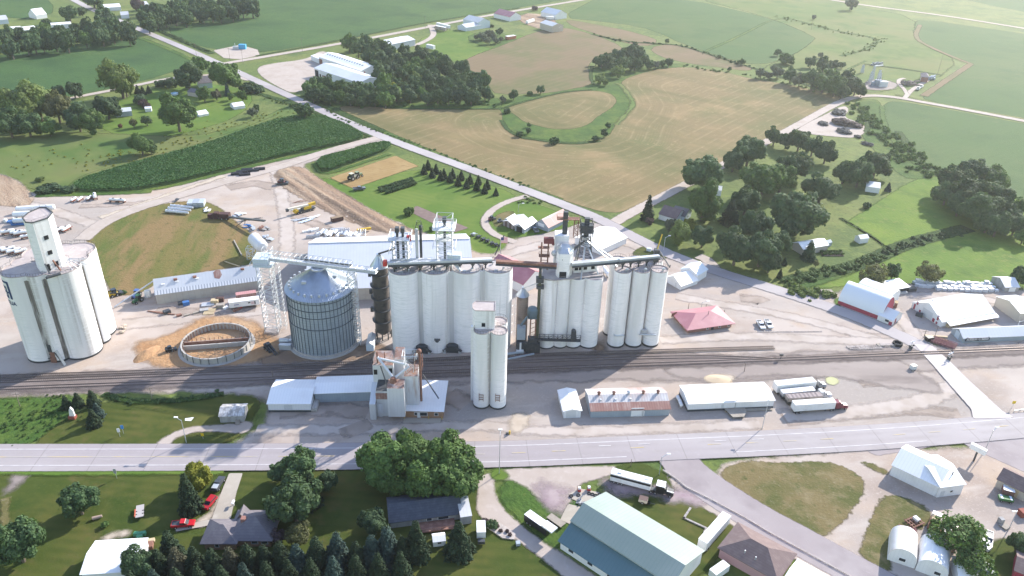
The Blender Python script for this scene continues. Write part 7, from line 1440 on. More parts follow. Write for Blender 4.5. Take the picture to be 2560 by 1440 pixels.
def tractor(label,a,b,color,sleeper=True,sc=1.0):
    m,rz = heading(a,b);t = thing('semi_tractor',label,'truck',(m.x,m.y,0),rz);t.scale =(sc,)*3
    q = MB();q.extr([(.4,.9),(3.3,.8),(3.4,1.2),(3.2,1.75),(1.5,2.0),(1.3,2.05),(.9,2.75),(.4,2.85)],-.95,.95)
    if sleeper:q.extr([(-1.5,.9),(.4,.9),(.4,2.9),(-.2,3.5),(-1.5,3.4)],-1.15,1.15)
    for s in (-1,1):q.extr([(1.7,.9),(3.3,.8),(3.1,1.3),(2.5,1.45),(1.9,1.3)],s*1.0-.22,s*1.0+.22)
    q.build('cab',PAINT,t,color=color);q = MB();q.extr([(.98,2.66),(1.34,2.08),(1.42,2.08),(1.06,2.68)],-.85,.85);q.extr([(.5,2.05),(1.15,2.05),(.86,2.6),(.5,2.6)],-.98,.98);q.build('window',GLASS,t)
    q = MB();q.box(-3.6,3.2,-.45,.45,.55,.85);q.box(-3.4,-1.6,-.7,.7,.85,1.05);[q.tube((-.1,s*1.12,.8),(-.1,s*1.12,3.7),.09,n=6) for s in (-1,1)];q.box(-1.2,.6,-1.15,1.15,.45,.9);q.build('chassis',DKM,t)
    for x in (-3.0,-1.75,2.5):
        for s in (-1,1):wheel(t,x,s*.98,.52,.4)
    return t
TWHT = mat('trailer_white',(.70,.70,.70),.5,[((.60,.585,.57),.5,.5,.75)],spec=.4)
trailer('white box semi-trailer hitched to the maroon tractor',(1979,1030),(2080,1023),2.7,4.0,1.2,TWHT,TWHT)
tractor('maroon semi tractor hitched to the white box trailer',(2077,1023),(2109,1020),(.16,.022,.04))
trailer('brown-grey hopper trailer squeezed behind the white box trailer',(1963,1010),(2048,1004),2.6,3.3,1.4,mat('hopper_side',(.32,.28,.25),.7,[((.20,.17,.15),.4,.5,.7)]),mat('brown_tarp',(.27,.225,.215),.9,stripe=[('x',1.5,(.38,.33,.32),.16,.1,.8)]),style='hopper')
tractor('white semi tractor in front of the hopper trailers',(2036,996),(2072,993),(.62,.62,.62))
trailer('silver open hopper trailer between the big white trailer and the brown one',(1950,997),(2030,989),2.6,3.2,1.4,GALV,LROOF,style='hopper')
trailer('tall white trailer with grey panels on its roof, behind the other semis',(1934,982),(2030,972),3.2,4.2,1.2,TWHT,mat('panelled_trailer_roof',(.70,.70,.69),.5,stripe=[('x',7.6,(.42,.44,.48),.8,.02,.9)]))
tractor('dark semi tractor hidden nose-out behind the white one',(2028,972),(2054,968),(.28,.29,.31),sleeper=False)
t = trailer('long white living trailer with a black stripe, hitched to a black truck',(1527,1199),(1626,1225),2.7,3.7,.9,TWHT,TWHT,3,False,'living_trailer')
L_ = t.children[0].dimensions.x;q = MB();q.box(-L_/2-.03,L_/2+.03,-1.4,1.4,2.5,3.3);q.build('black_stripe',mat('gloss_black',(.015,.015,.018),.3,spec=.5),t);q = MB();q.box(-4.2,-3,-.5,.5,3.76,4.0);q.box(4,5.4,-.1,.6,3.76,3.9);q.build('roof_hatch',GALV,t)
t = tractor('black truck with a white roofed sleeper pulling the living trailer',(1632,1228),(1676,1239),(.03,.03,.035),True,1.06)
q = MB();q.box(-1.75,.75,-1.3,1.3,3.5,3.62);q.build('white_roof',TWHT,t);q = MB();q.box(-1.7,.7,-1.25,1.25,.9,3.5);q.build('sleeper_box',MATS['gloss_black'],t);q = MB();q.box(1.4,3.4,-.95,-.6,2.02,2.12);q.build('hood_trim',TWHT,t)
t = trailer('black enclosed trailer with a white stepped roof beside the gravel lane',(1317,1299),(1372,1338),2.6,3.0,.6,MATS['gloss_black'],TWHT,2,False,'enclosed_trailer')
q = MB();q.box(2.2,6.2,-1.32,1.32,3.05,3.5);q.build('raised_roof',TWHT,t)
trailer('white semi-trailer parked at the corner of the green hall',(1752,1378),(1812,1309),2.7,4.0,1.1,TWHT,TWHT)
trailer('white box trailer in the yard of the pink house',(1778,1450),(1812,1426),2.4,3.0,.8,TWHT,TWHT,2,False)
t = trailer('small beige box trailer on the grass behind the black truck',(1597,1253),(1618,1259),1.9,1.7,.7,mat('beige_paint',(.50,.44,.36),.7),mat('brown_interior',(.13,.09,.08),.9),1,False,'utility_trailer');q = MB();q.beam((1.5,0,.6),(3.6,0,.6),.12);q.build('drawbar',DKM,t)
t = trailer('wooden flatbed trailer leaning beside the black enclosed trailer',(1372,1294),(1408,1319),2.3,.95,.8,WOOD,WOOD,2,False,'flatbed_trailer')
t = trailer('flat deck trailer with red sides alone on the lawn',(350,1298),(352,1268),2.1,.85,.7,WOOD,mat('grey_deck',(.36,.33,.32),.9),2,False,'flatbed_trailer');q = MB();q.box(-2,1,1.06,1.4,.6,1.0);q.build('side_rail',mat('orange_red_paint',(.42,.10,.05),.6),t)
t = trailer('white camper parked in the gap right of the wide dark conifer',(1202,1320),(1203,1350),2.5,3.0,.7,TWHT,TWHT,2,False,'camper','camper');q = MB();q.box(3.2,4.2,-1,1,.4,1.4);q.build('nose',DKM,t)
t = trailer('white construction office trailer with blue lettering beside the grey shed',(575,772),(650,762),3.0,3.6,1.1,TWHT,WROOF,2,False,'office_trailer')
L_ =(P(650,762)-P(575,772)).length
q = MB();q.box(-L_*.34,-L_*.18,-1.56,-1.5,2.1,2.55);q.build('lettering',mat('blurred_lettering',(.10,.13,.32),.6,stripe=[('x',.4,(.62,.62,.66),.3,.1,.9)]),t)
q = MB();q.box(L_*.12,L_*.2,-1.56,-1.5,2.3,2.8);q.box(L_*.33,L_*.37,-1.56,-1.5,1.6,3.0);q.build('window',GLASS,t);q = MB();q.box(L_*.22,L_*.32,-1.55,-1.5,1.6,2.9);q.build('door',mat('pinkish_panel',(.55,.42,.44),.7),t)
trailer('faded red shipping container behind the construction office trailer',(592,752),(642,745),2.6,3.3,.1,RUST,mat('faded_red_container',(.42,.22,.215),.8,stripe=[('x',.8,(.34,.16,.16),.3,.15,.6)]),0,False,'shipping_container','container')
trailer('rust-brown roll-off skip by the rutted dirt bank',(829,555),(857,549),2.5,2.2,.1,mat('rust_brown',(.085,.05,.045),.9),mat('rust_inside',(.22,.16,.11),.95),0,False,'skip','skip')
trailer('white semi-trailer of the pair at the far farmyard',(1093,66),(1124,74),2.7,4.2,1.2,TWHT,TWHT)
trailer('grey-brown curtain trailer of the pair at the far farmyard',(1090,74),(1115,79),2.7,4.2,1.0,mat('hopper_side',(.3,.3,.3)),TWHT)
trailer('orange-sided container with a white roof by the far thicket',(1266,99),(1287,96),4.5,3.2,.2,mat('orange_red_side',(.42,.17,.10),.8),TWHT,0,False,'shipping_container','container')
trailer('white motorhome beside the blue-grey shed behind the grove',(1014,115),(1034,109),2.8,3.6,.6,TWHT,TWHT,2,False,'motorhome','motorhome')
trailer('white box trailer on the far concrete slab',(1068,122),(1086,126),3.0,4.4,1.1,TWHT,TWHT,1,False)
trailer('white caravan on the dirt yard before the tan shed',(1317,60),(1334,54),2.6,3.2,.6,TWHT,TWHT,1,False,'caravan','caravan')
trailer('small white camper against the far white metal barn',(1366,49),(1384,50),3,3.6,.6,TWHT,TWHT,1,False,'camper','camper')
YEL = mat('construction_yellow',(.52,.34,.03),.55);DGRN = mat('farm_green',(.05,.16,.05),.6)
def wheels4(t,xs,y,r,w=.4):
    for x in xs:
        for s in (-1,1):wheel(t,x,s*y,r,w)
m,rz = heading((748,533),(778,525));t = thing('mobile_crane','yellow mobile crane with a long pale boom on the gravel yard','crane',m,rz);t.scale =(1.1,)*3
MB().extr([(-5,.8),(5,.8),(5,1.4),(-5,1.4)],-1.2,1.2).build('chassis',DKM,t);q = MB();q.extr([(-5.8,.9),(-4,.9),(-3.8,2.2),(-5.2,2.3),(-5.8,1.6)],-1.2,1.2);q.box(-1,3,-1.1,1.1,1.4,2.6);q.build('body',YEL,t);q = MB();q.beam((3.4,0,3.0),(-8.6,0,3.4),.9,.9);q.build('boom',mat('cream_paint',(.60,.55,.46),.6),t);q = MB();q.beam((2,0,3.0),(5.6,0,3.2),1.1,1.2);q.build('boom_base',YEL,t);q = MB();q.box(-9.6,-8.4,-.5,.5,2.4,3.8);q.box(-1.8,0,-.9,.9,1.5,2.6);q.build('hook_block',DKM,t);wheels4(t,(-4,-2.6,2.2,3.6),1.05,.6)
def skid(label,a,b,color,arms=True,sc=1.0,name='skid_loader',cat='loader'):
    m,rz = heading(a,b);t = thing(name,label,cat,m,rz);t.scale =(sc,)*3
    MB().extr([(-1.5,.4),(1,.4),(1,1.0),(-.2,1.3),(-1.5,1.5)],-.65,.65).build('body',PAINT,t,color=color);q = MB();q.box(-.6,.7,-.6,.6,1.2,2.2);q.build('cab',GLASS,t);q = MB();[q.beam((-1.2,s*.8,1.6),(1.6,s*.8,.7),.2,.3) for s in (-1,1)] if arms else None;q.box(1.5,2.3,-.95,.95,.1,.8);q.build('loader_arm',DKM,t);wheels4(t,(-.8,.6),.85,.45,.4);return t
skid('small black skid loader on the orange dirt left of the foundation',(418,880),(432,876),(.03,.03,.032),sc=1.05)
t = skid('black telehandler with its fork arm lowered near the steel bin',(663,866),(680,880),(.025,.025,.03),sc=1.3,name='telehandler');q = MB();q.beam((.5,-.3,1.4),(4.8,-.3,.4),.3);q.beam((.5,.4,1.4),(4.8,.4,.4),.3);q.build('fork_arm',DKM,t)
t = skid('red and black crawler on the edge of the rutted dirt',(699,460),(713,460),(.13,.03,.03),sc=1.5,name='crawler');q = MB();q.box(-2,1.6,-1.2,-.8,0,.7);q.box(-2,1.6,.8,1.2,0,.7);q.build('track',DKM,t)
def farm_tractor(label,a,b,color,sc=1.0):
    m,rz = heading(a,b);t = thing('farm_tractor',label,'tractor',m,rz);t.scale =(sc,)*3
    MB().extr([(-1.2,.7),(2.2,.7),(2.2,1.5),(.4,1.6),(-1.2,1.2)],-.4,.4).build('body',PAINT,t,color=color);q = MB();q.extr([(-1.1,1.2),(.4,1.4),(.2,2.5),(-1,2.5)],-.65,.65);q.build('cab',GLASS,t);q = MB();q.box(-1.2,.4,-.75,.75,2.5,2.65);q.build('cab_roof',PAINT,t,color=color);wheels4(t,(-.7,),.9,.85,.45);wheels4(t,(1.7,),.75,.5,.3);return t
t = farm_tractor('dusty cream trenching tractor on the wheat stubble plot',(875,452),(888,447),(.45,.42,.32),1.6)
t = farm_tractor('green and cream tractor ahead of the trencher on the stubble plot',(888,446),(902,441),(.16,.20,.10),1.4)
farm_tractor('green tractor parked at the end of the grey shed',(350,752),(342,757),(.04,.12,.05),1.2);farm_tractor('blue tractor parked at the end of the grey shed',(346,739),(340,745),(.05,.10,.28),1.2)
t = skid('yellow wheel loader by the weeds left of the grey shed',(278,742),(294,737),(.5,.33,.03),sc=1.5,name='wheel_loader')
skid('old maroon machine on the grass inside the track loop',(1222,553),(1235,548),(.10,.04,.04),sc=1.1,name='old_machine',cat='machine');skid('small grey trailer-like machine by the slatted shed',(1243,557),(1255,554),(.3,.3,.3),False,.9,'old_machine','machine')
EQ = 'old implements lined up on the lawn by the track loop'
for i,(u,v) in enumerate(((1185,588),(1197,594),(1208,600),(1219,604),(1230,610),(1240,614))):
    t = thing('old_implement',('white-painted','spindly black','low rusty','long-beamed','broad black','last black')[i]+' implement of the line on the lawn by the track loop','implement',P(u,v),.4*i,EQ);q = MB();q.beam((-1.8,0,.6),(1.8,.2,.8),.3);q.box(-.7,.7,-.9,.9,.2,1.1);q.beam((0,0,.6),(.3,-.4,1.9),.15);q.build('frame',GALV if i == 0 else DKM,t);wheel(t,-.9,-.9,.45);wheel(t,-.9,.9,.45)
t = thing('leaning_auger','thin dark auger pole leaning across the flag','auger',P(1237,640));q = MB();q.beam((0,0,.4),(4.2,5.4,8.6),.4);q.beam((2.1,2.7,4.4),(3.2,0,.1),.14);q.beam((2.1,2.7,4.4),(.8,4.6,.1),.14);q.build('tube',DKM,t)
t = thing('flagpole','flagpole with a striped flag behind the four silos','flagpole',P(1251,637));MB().tube((0,0,0),(0,0,9.6),.09,.06,n=6).build('pole',WSTL,t)
q = MB();[q.box(.1+.02,3.3,-.02,.02,6.3+.23*k,6.53+.23*k,k % 2) for k in range(13)];fl = q.build('flag',[mat('flag_red',(.40,.03,.05),.8),WTRIM],t);q = MB();q.box(.12,1.5,-.03,.03,7.68,9.3);q.build('canton',mat('flag_blue',(.02,.03,.12),.8,[((.5,.5,.5),9,.62,.64)]),fl)
NT_ = thing('tank_wagon','x','tank wagon')
MB().capsule((-1.9,0,1.35),(1.9,0,1.35),.62,12).build('tank',TWHT,NT_,smooth=True);q = MB();q.box(-2.0,2.0,-.55,.55,.5,.75);q.beam((2,0,.6),(3.6,0,.5),.14);q.build('frame',mat('wagon_red',(.24,.07,.05),.8),NT_);q = MB();q.box(-.3,.3,-.25,.25,1.95,2.2);q.build('valve',DKM,NT_);wheels4(NT_,(-1.5,1.5),.75,.38,.25)
WG = 'white tank wagons on the gravel yard'
first = True
for i,(u,v,ang,sc,lb) in enumerate(((185,503,80,1.0,'leftmost of the standing tank wagons below the weeds'),(201,502,84,1.0,'second standing tank wagon from the left below the weeds'),(224,499,86,1.0,'third standing tank wagon from the left below the weeds'),(238,496,118,1.35,'large white tank wagon with a red frame below the weeds'),(285,505,176,1.1,'left of two tank wagons parked end to end beside the lane'),(304,506,168,1.1,'right of two tank wagons parked end to end beside the lane'),
    (21,586,30,1.35,'farthest left tank wagon of the upper slanted row'),(43,587,28,1.25,'second tank wagon of the upper slanted row'),(53,589,30,1.35,'third tank wagon of the upper slanted row'),(66,596,32,1.1,'last tank wagon of the upper slanted row, by the headhouse'),(149,580,62,1.2,'tank wagon just right of the headhouse'),(167,577,76,1.2,'tank wagon standing clear to the right of the headhouse'),(22,630,42,1.3,'first tank wagon of the lower slanted row'),(36,634,42,1.35,'second tank wagon of the lower slanted row'),(54,634,45,1.2,'third tank wagon of the lower slanted row, touching the silo'),(-3,632,42,1.3,'tank wagon cut by the left edge of the photo'))):
    t = NT_ if first else copy_tree(NT_);first = False
    t.location = P(u,v);t.rotation_euler =(0,0,R(ang));t.scale =(sc,)*3;t['label']= lb;t['group']= WG
def htank(label,a,b,r,m_=None,z=None,name='storage_tank'):
    a,b = P(*a),P(*b);mid_ =(a+b)/2;t = thing(name,label,'tank',mid_,math.atan2(b.y-a.y,b.x-a.x));L =(b-a).length/2;z = z or r+.7
    MB().capsule((-L+r*.5,0,z),(L-r*.5,0,z),r,16).build('tank_shell',m_ or TWHT,t,smooth=True);q = MB();[q.box(x-.25,x+.25,-r*.7,r*.7,-.1,z-r*.6) for x in (-L*.6,L*.6)];q.build('saddle',CONCW,t);return t
htank('very long white pressure tank behind the octagonal headhouse',(42,533),(140,527),1.5);htank('shorter white pressure tank in front of the long one',(34,546),(80,543),1.45)
t = htank('pale blue tank on a blue skid left of the headhouse',(34,562),(70,560),1.2,PALEB,2.2);q = MB();q.box(-4,5,-1.4,1.4,.2,1.0);q.box(-4.4,-3,-1.2,1.2,1,2.2);q.build('skid',mat('skid_blue',(.05,.14,.34),.6),t)
t = thing('mixer_skid','blue pump skid with white cabinet beside the pale blue tank','machine',P(32,556));q = MB();q.box(-2.5,3,-1,1,.1,.8);q.build('skid',MATS['skid_blue'],t);q = MB();q.box(-4,-2.8,-.8,.8,0,1.8);q.box(.6,1.2,-.3,.3,.8,2.6);q.build('cabinet',WSTL,t)
for i,(u,v) in enumerate(((368,742),(373.5,741))):
    t = thing('upright_tank',('left','right')[i]+' of two upright white tanks at the end of the grey shed','tank',P(u,v));MB().lathe([(.95,-.1),(.95,2.6),(.6,3.1),(.02,3.2)],16,cap=False).build('tank_shell',TWHT,t,smooth=True)
t = htank('long white tank trailer seen between the elevators',(1507,677),(1523,697),1.2);htank('white propane tank beside the warehouse end',(1697,1006),(1703,1022),.6);htank('second little propane tank beside the warehouse end',(1692,997),(1696,1006),.6)
htank('dark tank trailer beside the broad white shed',(1512,630),(1536,619),1.0,mat('dark_tank',(.12,.10,.10),.6,[((.4,.36,.32),.6,.5,.7)]))
# ------------------------------------------------------------------ stacked materials
def box_thing(name,label,cat,u,v,dims,m_,rz=0.0,group=None,z=0.0,extra=None):
    t = thing(name,label,cat,P(u,v)+Vector((0,0,z)),rz,group);x,y,h = dims
    MB().box(-x/2,x/2,-y/2,y/2,-.05,h).build('body',m_,t)
    if extra:extra(t,x,y,h)
    return t
BLK = mat('black_pipe',(.02,.02,.024),.5,spec=.4)
PG = 'black pipe bundles on the lane edge'
for i,(u,v) in enumerate(((592,436),(605,431),(618,426),(634,428),(649,424),(612,438))):
    t = thing('pipe_bundle',('leftmost','second','third','fourth','rightmost','nearest')[i]+' black pipe bundle on the lane edge below the corn','pipes',P(u,v),R(17),PG);q = MB()
    for r_ in range(2):
        for k in range(4):q.tube((-3.2,-1+.62*k,.32+.6*r_),(3.2,-1+.62*k,.32+.6*r_),.3,n=7)
    q.build('pipe',BLK,t)
CG = 'galvanised duct cones lying in rows on the mound'
for j in range(3):
    for i in range(4):
        o_ = P(416+9*i+6*j,531-6.5*j+.8*i);t = thing('duct_cone',('near','middle','far')[j]+' row, '+('first','second','third','fourth')[i]+' galvanised duct from the left on the grass mound','duct',o_,R(-8),CG);q = MB();q.tube((0,0,.9),(6.4,0,.9),.85,.6,n=10);q.tube((-.02,0,.9),(.3,0,.9),1.0,.9,n=10);q.build('duct',GALV,t)
t = thing('panel_stack','block of stacked galvanised panels on the lane side','stack',P(492,513),R(10));q = MB();[q.box(-4.2+2.85*k,-1.5+2.85*k,-3,3,-.05,2.5+.1*(k % 2)) for k in range(3)];q.build('panel',mat('stacked_panels',(.38,.42,.47),.5,stripe=[('z',.4,(.24,.27,.31),.2,.1,.8),('y',1.5,(.6,.63,.66),.3,.1,.6)],metal=.3),t)
t = thing('stacking_conveyor','black stacking conveyor resting along the edge of the grass mound','conveyor',P(565,547));o_ = t.location;e_ = P(662,552,5.2)-o_
q = MB();q.beam((0,0,1.2),e_,1.3,.7);q.beam(e_*.5,P(590,566)-o_,.25);q.beam(e_*.5,P(612,560)-o_,.25);q.build('boom',DKM,t);q = MB();q.box(-3,2.2,-1.6,1.6,.4,3.2);q.box(-6,-3.6,-1,1.8,0,3.4);q.box(-9,-6.4,-1,1.4,0,2.4);q.build('hopper',mat('dark_red_black',(.07,.035,.035),.8),t);wheels4(t,(-1.5,.8),1.5,.6,.4)
JG = 'loose steel and junk at the mound edge'
rj = random.Random(5)
for i,(u,v,l_,m_) in enumerate(((517,527,'white crumpled sheet by the panel stack',WTRIM),(590,540,'pale blue sheet pile behind the black conveyor',PALEB),(601,535,'white sheet pile by the lane edge',WTRIM),(606,551,'grey scrap heap under the conveyor boom',GALV),(623,567,'small blue crate on the gravel below the conveyor',mat('skid_blue',(.1,.2,.4))),(636,572,'grey steel plate on the gravel edge',GALV),(651,571,'dark brown box on the gravel edge',RSTL),(664,573,'grey generator box on the gravel edge',GREYW),(668,592,'grey steel frame heap beside the white hopper tank',GALV),(677,601,'silver frame heap right of the hopper tank',GALV),(445,503,'small dark flat box near the panel stack',DKM))):
    t = thing('scrap_pile',l_,'scrap',P(u,v),rj.uniform(0,3));q = MB()
    for k in range(5):x,y = rj.uniform(-1.6,1.6),rj.uniform(-1.2,1.2);q.beam((x-rj.uniform(.6,2),y,.2+.18*k),(x+rj.uniform(.6,2),y+rj.uniform(-1,1),.2+.22*k),rj.uniform(.5,1.3),.16)
    q.build('sheet',m_,t)
for i,(u,v,l_,w_,m_) in enumerate(((585,602,'wooden beam stack leaning on the grass by the hopper tank',.5,WOOD),(562,655,'long yellow timber pointing at the grey shed roof',.35,YWOOD))):
    t = thing('timber',l_,'timber',P(u,v));e_ =(P(605,640) if i == 0 else P(600,668))-t.location;q = MB();q.beam((0,0,.3),e_+Vector((0,0,.4)),w_,w_);q.build('beam',m_,t)
LG = 'lumber and boxes by the construction trailer'
for i,(u,v,x,y,h,m_,l_) in enumerate(((538,757,3,2,1.6,YWOOD,'near pallet of yellow boards left of the office trailer'),(551,753,3,1.6,1.8,mat('rust_brown',(.1,.05,.04)),'brown pallet stack touching the office trailer'),(551,768,3.2,2,1.5,WOOD,'wooden crate stack in front of the office trailer'),(520,762,5,3,.5,GALV,'flat grey sheet stack among the lumber'),(511,777,3.4,2,.8,GREYW,'dark crate in front of the sheet stack'),(466,762,2.6,1.8,1.6,mat('skid_blue',(.1,.2,.4)),'blue welding cabinet among the building materials'),(453,760,2.4,2,1.0,DKM,'dark tool frame beside the blue cabinet'),(448,790,2,1.2,.8,RSTL,'rusty box at the edge of the track'),(468,789,2.4,.8,.6,WOOD,'small plank bundle at the edge of the track'),(490,783,2.4,.9,.6,WOOD,'plank bundle right of the rusty box'),(418,783,2.6,2,1.4,DKM,'black drum on its side near the beams'),(600,770,1.6,1.2,.9,mat('signal_red',(.5,.05,.04)),'red fuel tank under the office trailer'),(592,776,3,1.2,.8,RSTL,'rusty cart in front of the office trailer'),(565,771,2,1.6,.7,WTRIM,'white tarp bundle by the office trailer'))):box_thing('material_stack',l_,'stack',u,v,(x,y,h),m_,R(5+4*i),LG)
t = thing('lumber_fan','spilled fan of new boards below the sheet stack','lumber',P(524,783));q = MB();[q.beam((-2.4,-1.4+.45*k,.15+.05*k),(1.8,-.8+.5*k,.2+.05*k),.34,.14) for k in range(9)];q.build('board',YWOOD,t)
t = thing('beam_row','row of long beams lying left of the building materials','beams',P(392,781));q = MB();[q.beam((-4+2*k,.6-.5*k,.2),(2+2*k,-.2-.4*k,.25),.4,.3) for k in range(4)];q.build('beam',RSTL,t)
t = thing('grain_auger','long pale auger rising to the end of the grey shed','auger',P(286,770));MB().tube((0,0,.4),P(387,700,6.5)-t.location,.3,n=8).build('tube',GALV,t)
WY = 'steelwork laid out behind the big warehouse'
for i,(a,b,w_,m_,l_) in enumerate((((788,586),(874,582),1.6,GALV,'long grey truss lying behind the warehouse'),((828,580),(874,577),1.4,LROOF,'short grey truss just beyond the long one'),((766,595),(800,593),.7,GALV,'single thin beam behind the warehouse corner'),((893,581),(928,576),1.6,YEL,'yellow steel beam on stands behind the warehouse'))):
    a,b = P(*a),P(*b);t = thing('steel_truss',l_,'steelwork',a,0,WY);q = MB();truss(q,(0,0,.3),b-a+Vector((0,0,.3)),w_,1.0,9,.14) if m_ is not YEL else q.beam((0,0,1.2),b-a+Vector((0,0,1.2)),1.1,1.0);q.build('steel',m_,t)
for i,(u,v) in enumerate(((897,592),(909,592))):
    t = thing('trestle',('left','right')[i]+' grey trestle frame under the yellow beam','trestle',P(u,v));q = MB();lattice(q,(0,0,0),(0,3,2.6),1.6,1.2,3,.12);q.build('frame',GALV,t)
t = thing('insulation_heap','heap of white insulation rolls against the warehouse ridge','insulation',P(822,590));q = MB();[q.tube((-6+1.7*k,rj.uniform(-2,1),.7+.5*(k % 2)),(-5+1.7*k,rj.uniform(1,4),.8+.6*(k % 3)),.8,n=8) for k in range(13)];q.build('roll',WTRIM,t)
for i,(u,v,l_) in enumerate(((752,549,'grey-blue sheets laid on the gravel by the crane'),(768,552,'pale sheets laid right of the grey-blue ones'),(785,543,'white sheets spread beyond the crane'),(780,577,'white machine crates on the gravel behind the warehouse'),(742,523,'white post lying behind the crane'),(752,504,'rusty disc implement behind the crane'),(845,573,'silver pipe heap behind the warehouse'),(815,573,'scattered timber scraps behind the warehouse'),(640,548,'small dark frame near the gravel lane'))):
    m_ =(GALV,PALEB,WTRIM,WTRIM,WTRIM,RSTL,LROOF,WOOD,DKM)[i];t = thing('scrap_pile',l_,'scrap',P(u,v),rj.uniform(0,.5));q = MB()
    for k in range(6):x,y =-3+k,rj.uniform(-1,1);q.beam((x-1.6,y-.6,.15+.06*k),(x+1.4,y+.4,.15+.08*k),1.0 if i < 4 else .3,.14 if i != 3 else 1.2)
    q.build('sheet',m_,t)
BG = 'white wrapped bundles stacked along the meadow'
BND = mat('bundle_wrap',(.52,.55,.59),.6,[((.36,.39,.44),.8,.46,.66)],stripe=[('z',.7,(.30,.33,.38),.2,.1,.7)])
wb_ = None;rb = random.Random(8);cnt = 0
for r_,n_ in ((0,25),(1,20),(2,11)):
    for i in range(n_):
        f = i/(n_-1);u =(2286+186*f) if r_ == 0 else ((2292+190*f) if r_ == 1 else (2345+145*f));v = 708+2.5*math.sin(f*3)+r_*7.5+f*4+rb.uniform(-1,1)
        if wb_ is None:
            wb_ = thing('wrapped_bundle','x','bundle');MB().box(-1.0,1.0,-.8,.8,-.1,1.25).build('pack',BND,wb_);MB().box(-1.02,1.02,-.82,.82,1.25,1.33).build('white_top',WTRIM,wb_);t = wb_
        else:t = copy_tree(wb_)
        t.location = P(u,v);t.rotation_euler =(0,0,rb.uniform(-.4,.3));s = rb.uniform(.75,1.15);t.scale =(s,s,s*(1.5 if r_ == 0 and i % 3 else .9)*rb.uniform(.8,1.2));t['label']= 'white-topped wrapped bundle in the rows along the meadow edge';t['group']= BG
LP = 'lumber packs under the store canopy'
a,b = P(2362,816.5),P(2483,792);d =(b-a).normalized();rz = math.atan2(d.y,d.x);nv = Vector((d.y,-d.x,0));lp = None
for r_ in range(2):
    for i in range(8):
        if lp is None:lp = thing('lumber_pack','x','lumber');MB().box(-1.45,1.45,-.6,.6,-.1,1.1).build('boards',YWOOD,lp);MB().box(-1.46,1.46,-.61,.61,.45,.55).build('bearer',DKM,lp);t = lp
        else:t = copy_tree(lp)
        t.location = a+d*(2+i*((b-a).length-4)/7)+nv*(.5-1.3*r_)+Vector((0,0,0));t.rotation_euler =(0,0,rz);t.scale =(1,1,1+.9*(1-r_*.2)*((i*3)% 2));t['label']= 'yellow lumber pack stacked under the canopy of the big lumber store';t['group']= LP
TG = 'tan crates beside the white arched barn'
for i,(u,v) in enumerate(((2225,762),(2234,766))):
    box_thing('crate',('left','right')[i]+' tan topped crate beside the white arched barn','crate',u,v,(2.4,2.4,2.4),RSTL,R(-25),TG,extra=lambda t,x,y,h:MB().box(-x/2-.1,x/2+.1,-y/2-.1,y/2+.1,h,h+.15).build('lid',YWOOD,t))
box_thing('flat_wagon','flat pale wagon by the road left of the striped barn','wagon',2066,731,(5.2,2.4,.9),WOOD,R(4));box_thing('dumpster','dark dumpster by the white front of the lumber store','dumpster',2297,790,(2.6,1.8,1.5),DKM,R(-35));box_thing('long_stack','grey stack of beams by the open shelter','stack',2245,733,(8,1.6,.9),GALV,R(6));box_thing('steel_sheets','dark clutter at the end of the open shelter','stack',2277,726,(4,2.2,1.5),DKM,R(10))
t = thing('roof_trusses','red-brown steel racks heaped beside the lettered lumber shed','steelwork',P(2362,862),R(-40));q = MB();[(q.beam((-5,-2+k*.9,.2),(4,-2+k*.9,.7),.25),q.beam((-4+k,-2.2,.3),(-4+k*1.1,2.4,.9),.2),q.beam((-5,-2+k*.9,1.0),(4,-2+k*.9,1.2),.2)) for k in range(6)];q.build('rack',mat('red_oxide',(.20,.085,.095),.8),t)
box_thing('dark_bale','black bundle on the grass by the utility poles','bundle',2322,850,(3,2,1.6),BLK,.3);box_thing('plank_stack','pale planks lying between the poles and the red racks','planks',2340,842,(9,.8,.5),YWOOD,R(-4))
SG = 'concrete slabs beside the railway'
for i,(u,v,x,y) in enumerate(((2128,869,3.4,1.6),(2135,872,3.8,1.4),(2157,872,8.5,1.6),(2166,867,9,1.4),(2188,869,5,2.4))):box_thing('concrete_slab',('leftmost','second','long near','long far','broad rightmost')[i]+' pale slab of those lying beside the railway','slab',u,v,(x,y,.4),CONC,R(5),SG)
box_thing('plank_pallet','tan pallet just right of the pale slabs','pallet',2201,864,(3,1.8,.6),WOOD,.2);box_thing('white_board_stack','white board stack between the slabs and the tire ring','stack',2217,864,(6,1.6,.7),CONC,R(6))
t = thing('tire_ring','big dark tractor tire lying by the crossing road','tire',P(2243,862));MB().lathe([(1.9,.0),(2.0,.5),(1.9,1.1),(1.35,1.1),(1.25,.5),(1.35,0)],24,cap=False).build('tread',TIRE,t,smooth=True)
t = thing('utility_box','white utility box alone on the dirt near the crossing','utility box',P(2282,922),.3);MB().box(-1,1,-.8,.8,-.1,1.6).build('cabinet',WSTL,t);MB().box(-1.1,1.1,-.9,.9,1.6,1.75).build('lid',mat('cream_paint',(.6,.55,.46)),t);MB().box(-1.6,-1.0,-1.6,-1.0,-.1,.5).build('step',WOOD,t)
box_thing('utility_box','pale green utility box on the small grass island','utility box',1622,627,(2.2,1.6,1.5),PALEB,R(-20));box_thing('utility_box','small grey-green utility box on the mown lawn beside the lane','utility box',1295,1361,(1.2,1.2,.9),BLUEG,.2)
for i,(u,v) in enumerate(((343,1338),(358,1337),(350,1345))):box_thing('waste_bin',('left','right','near')[i]+' green waste bin of the group behind the white shed','waste bin',u,v,(1.6,1.1,1.0),mat('bin_green',(.06,.22,.12),.6),.3*i,'green bins behind the white shed')
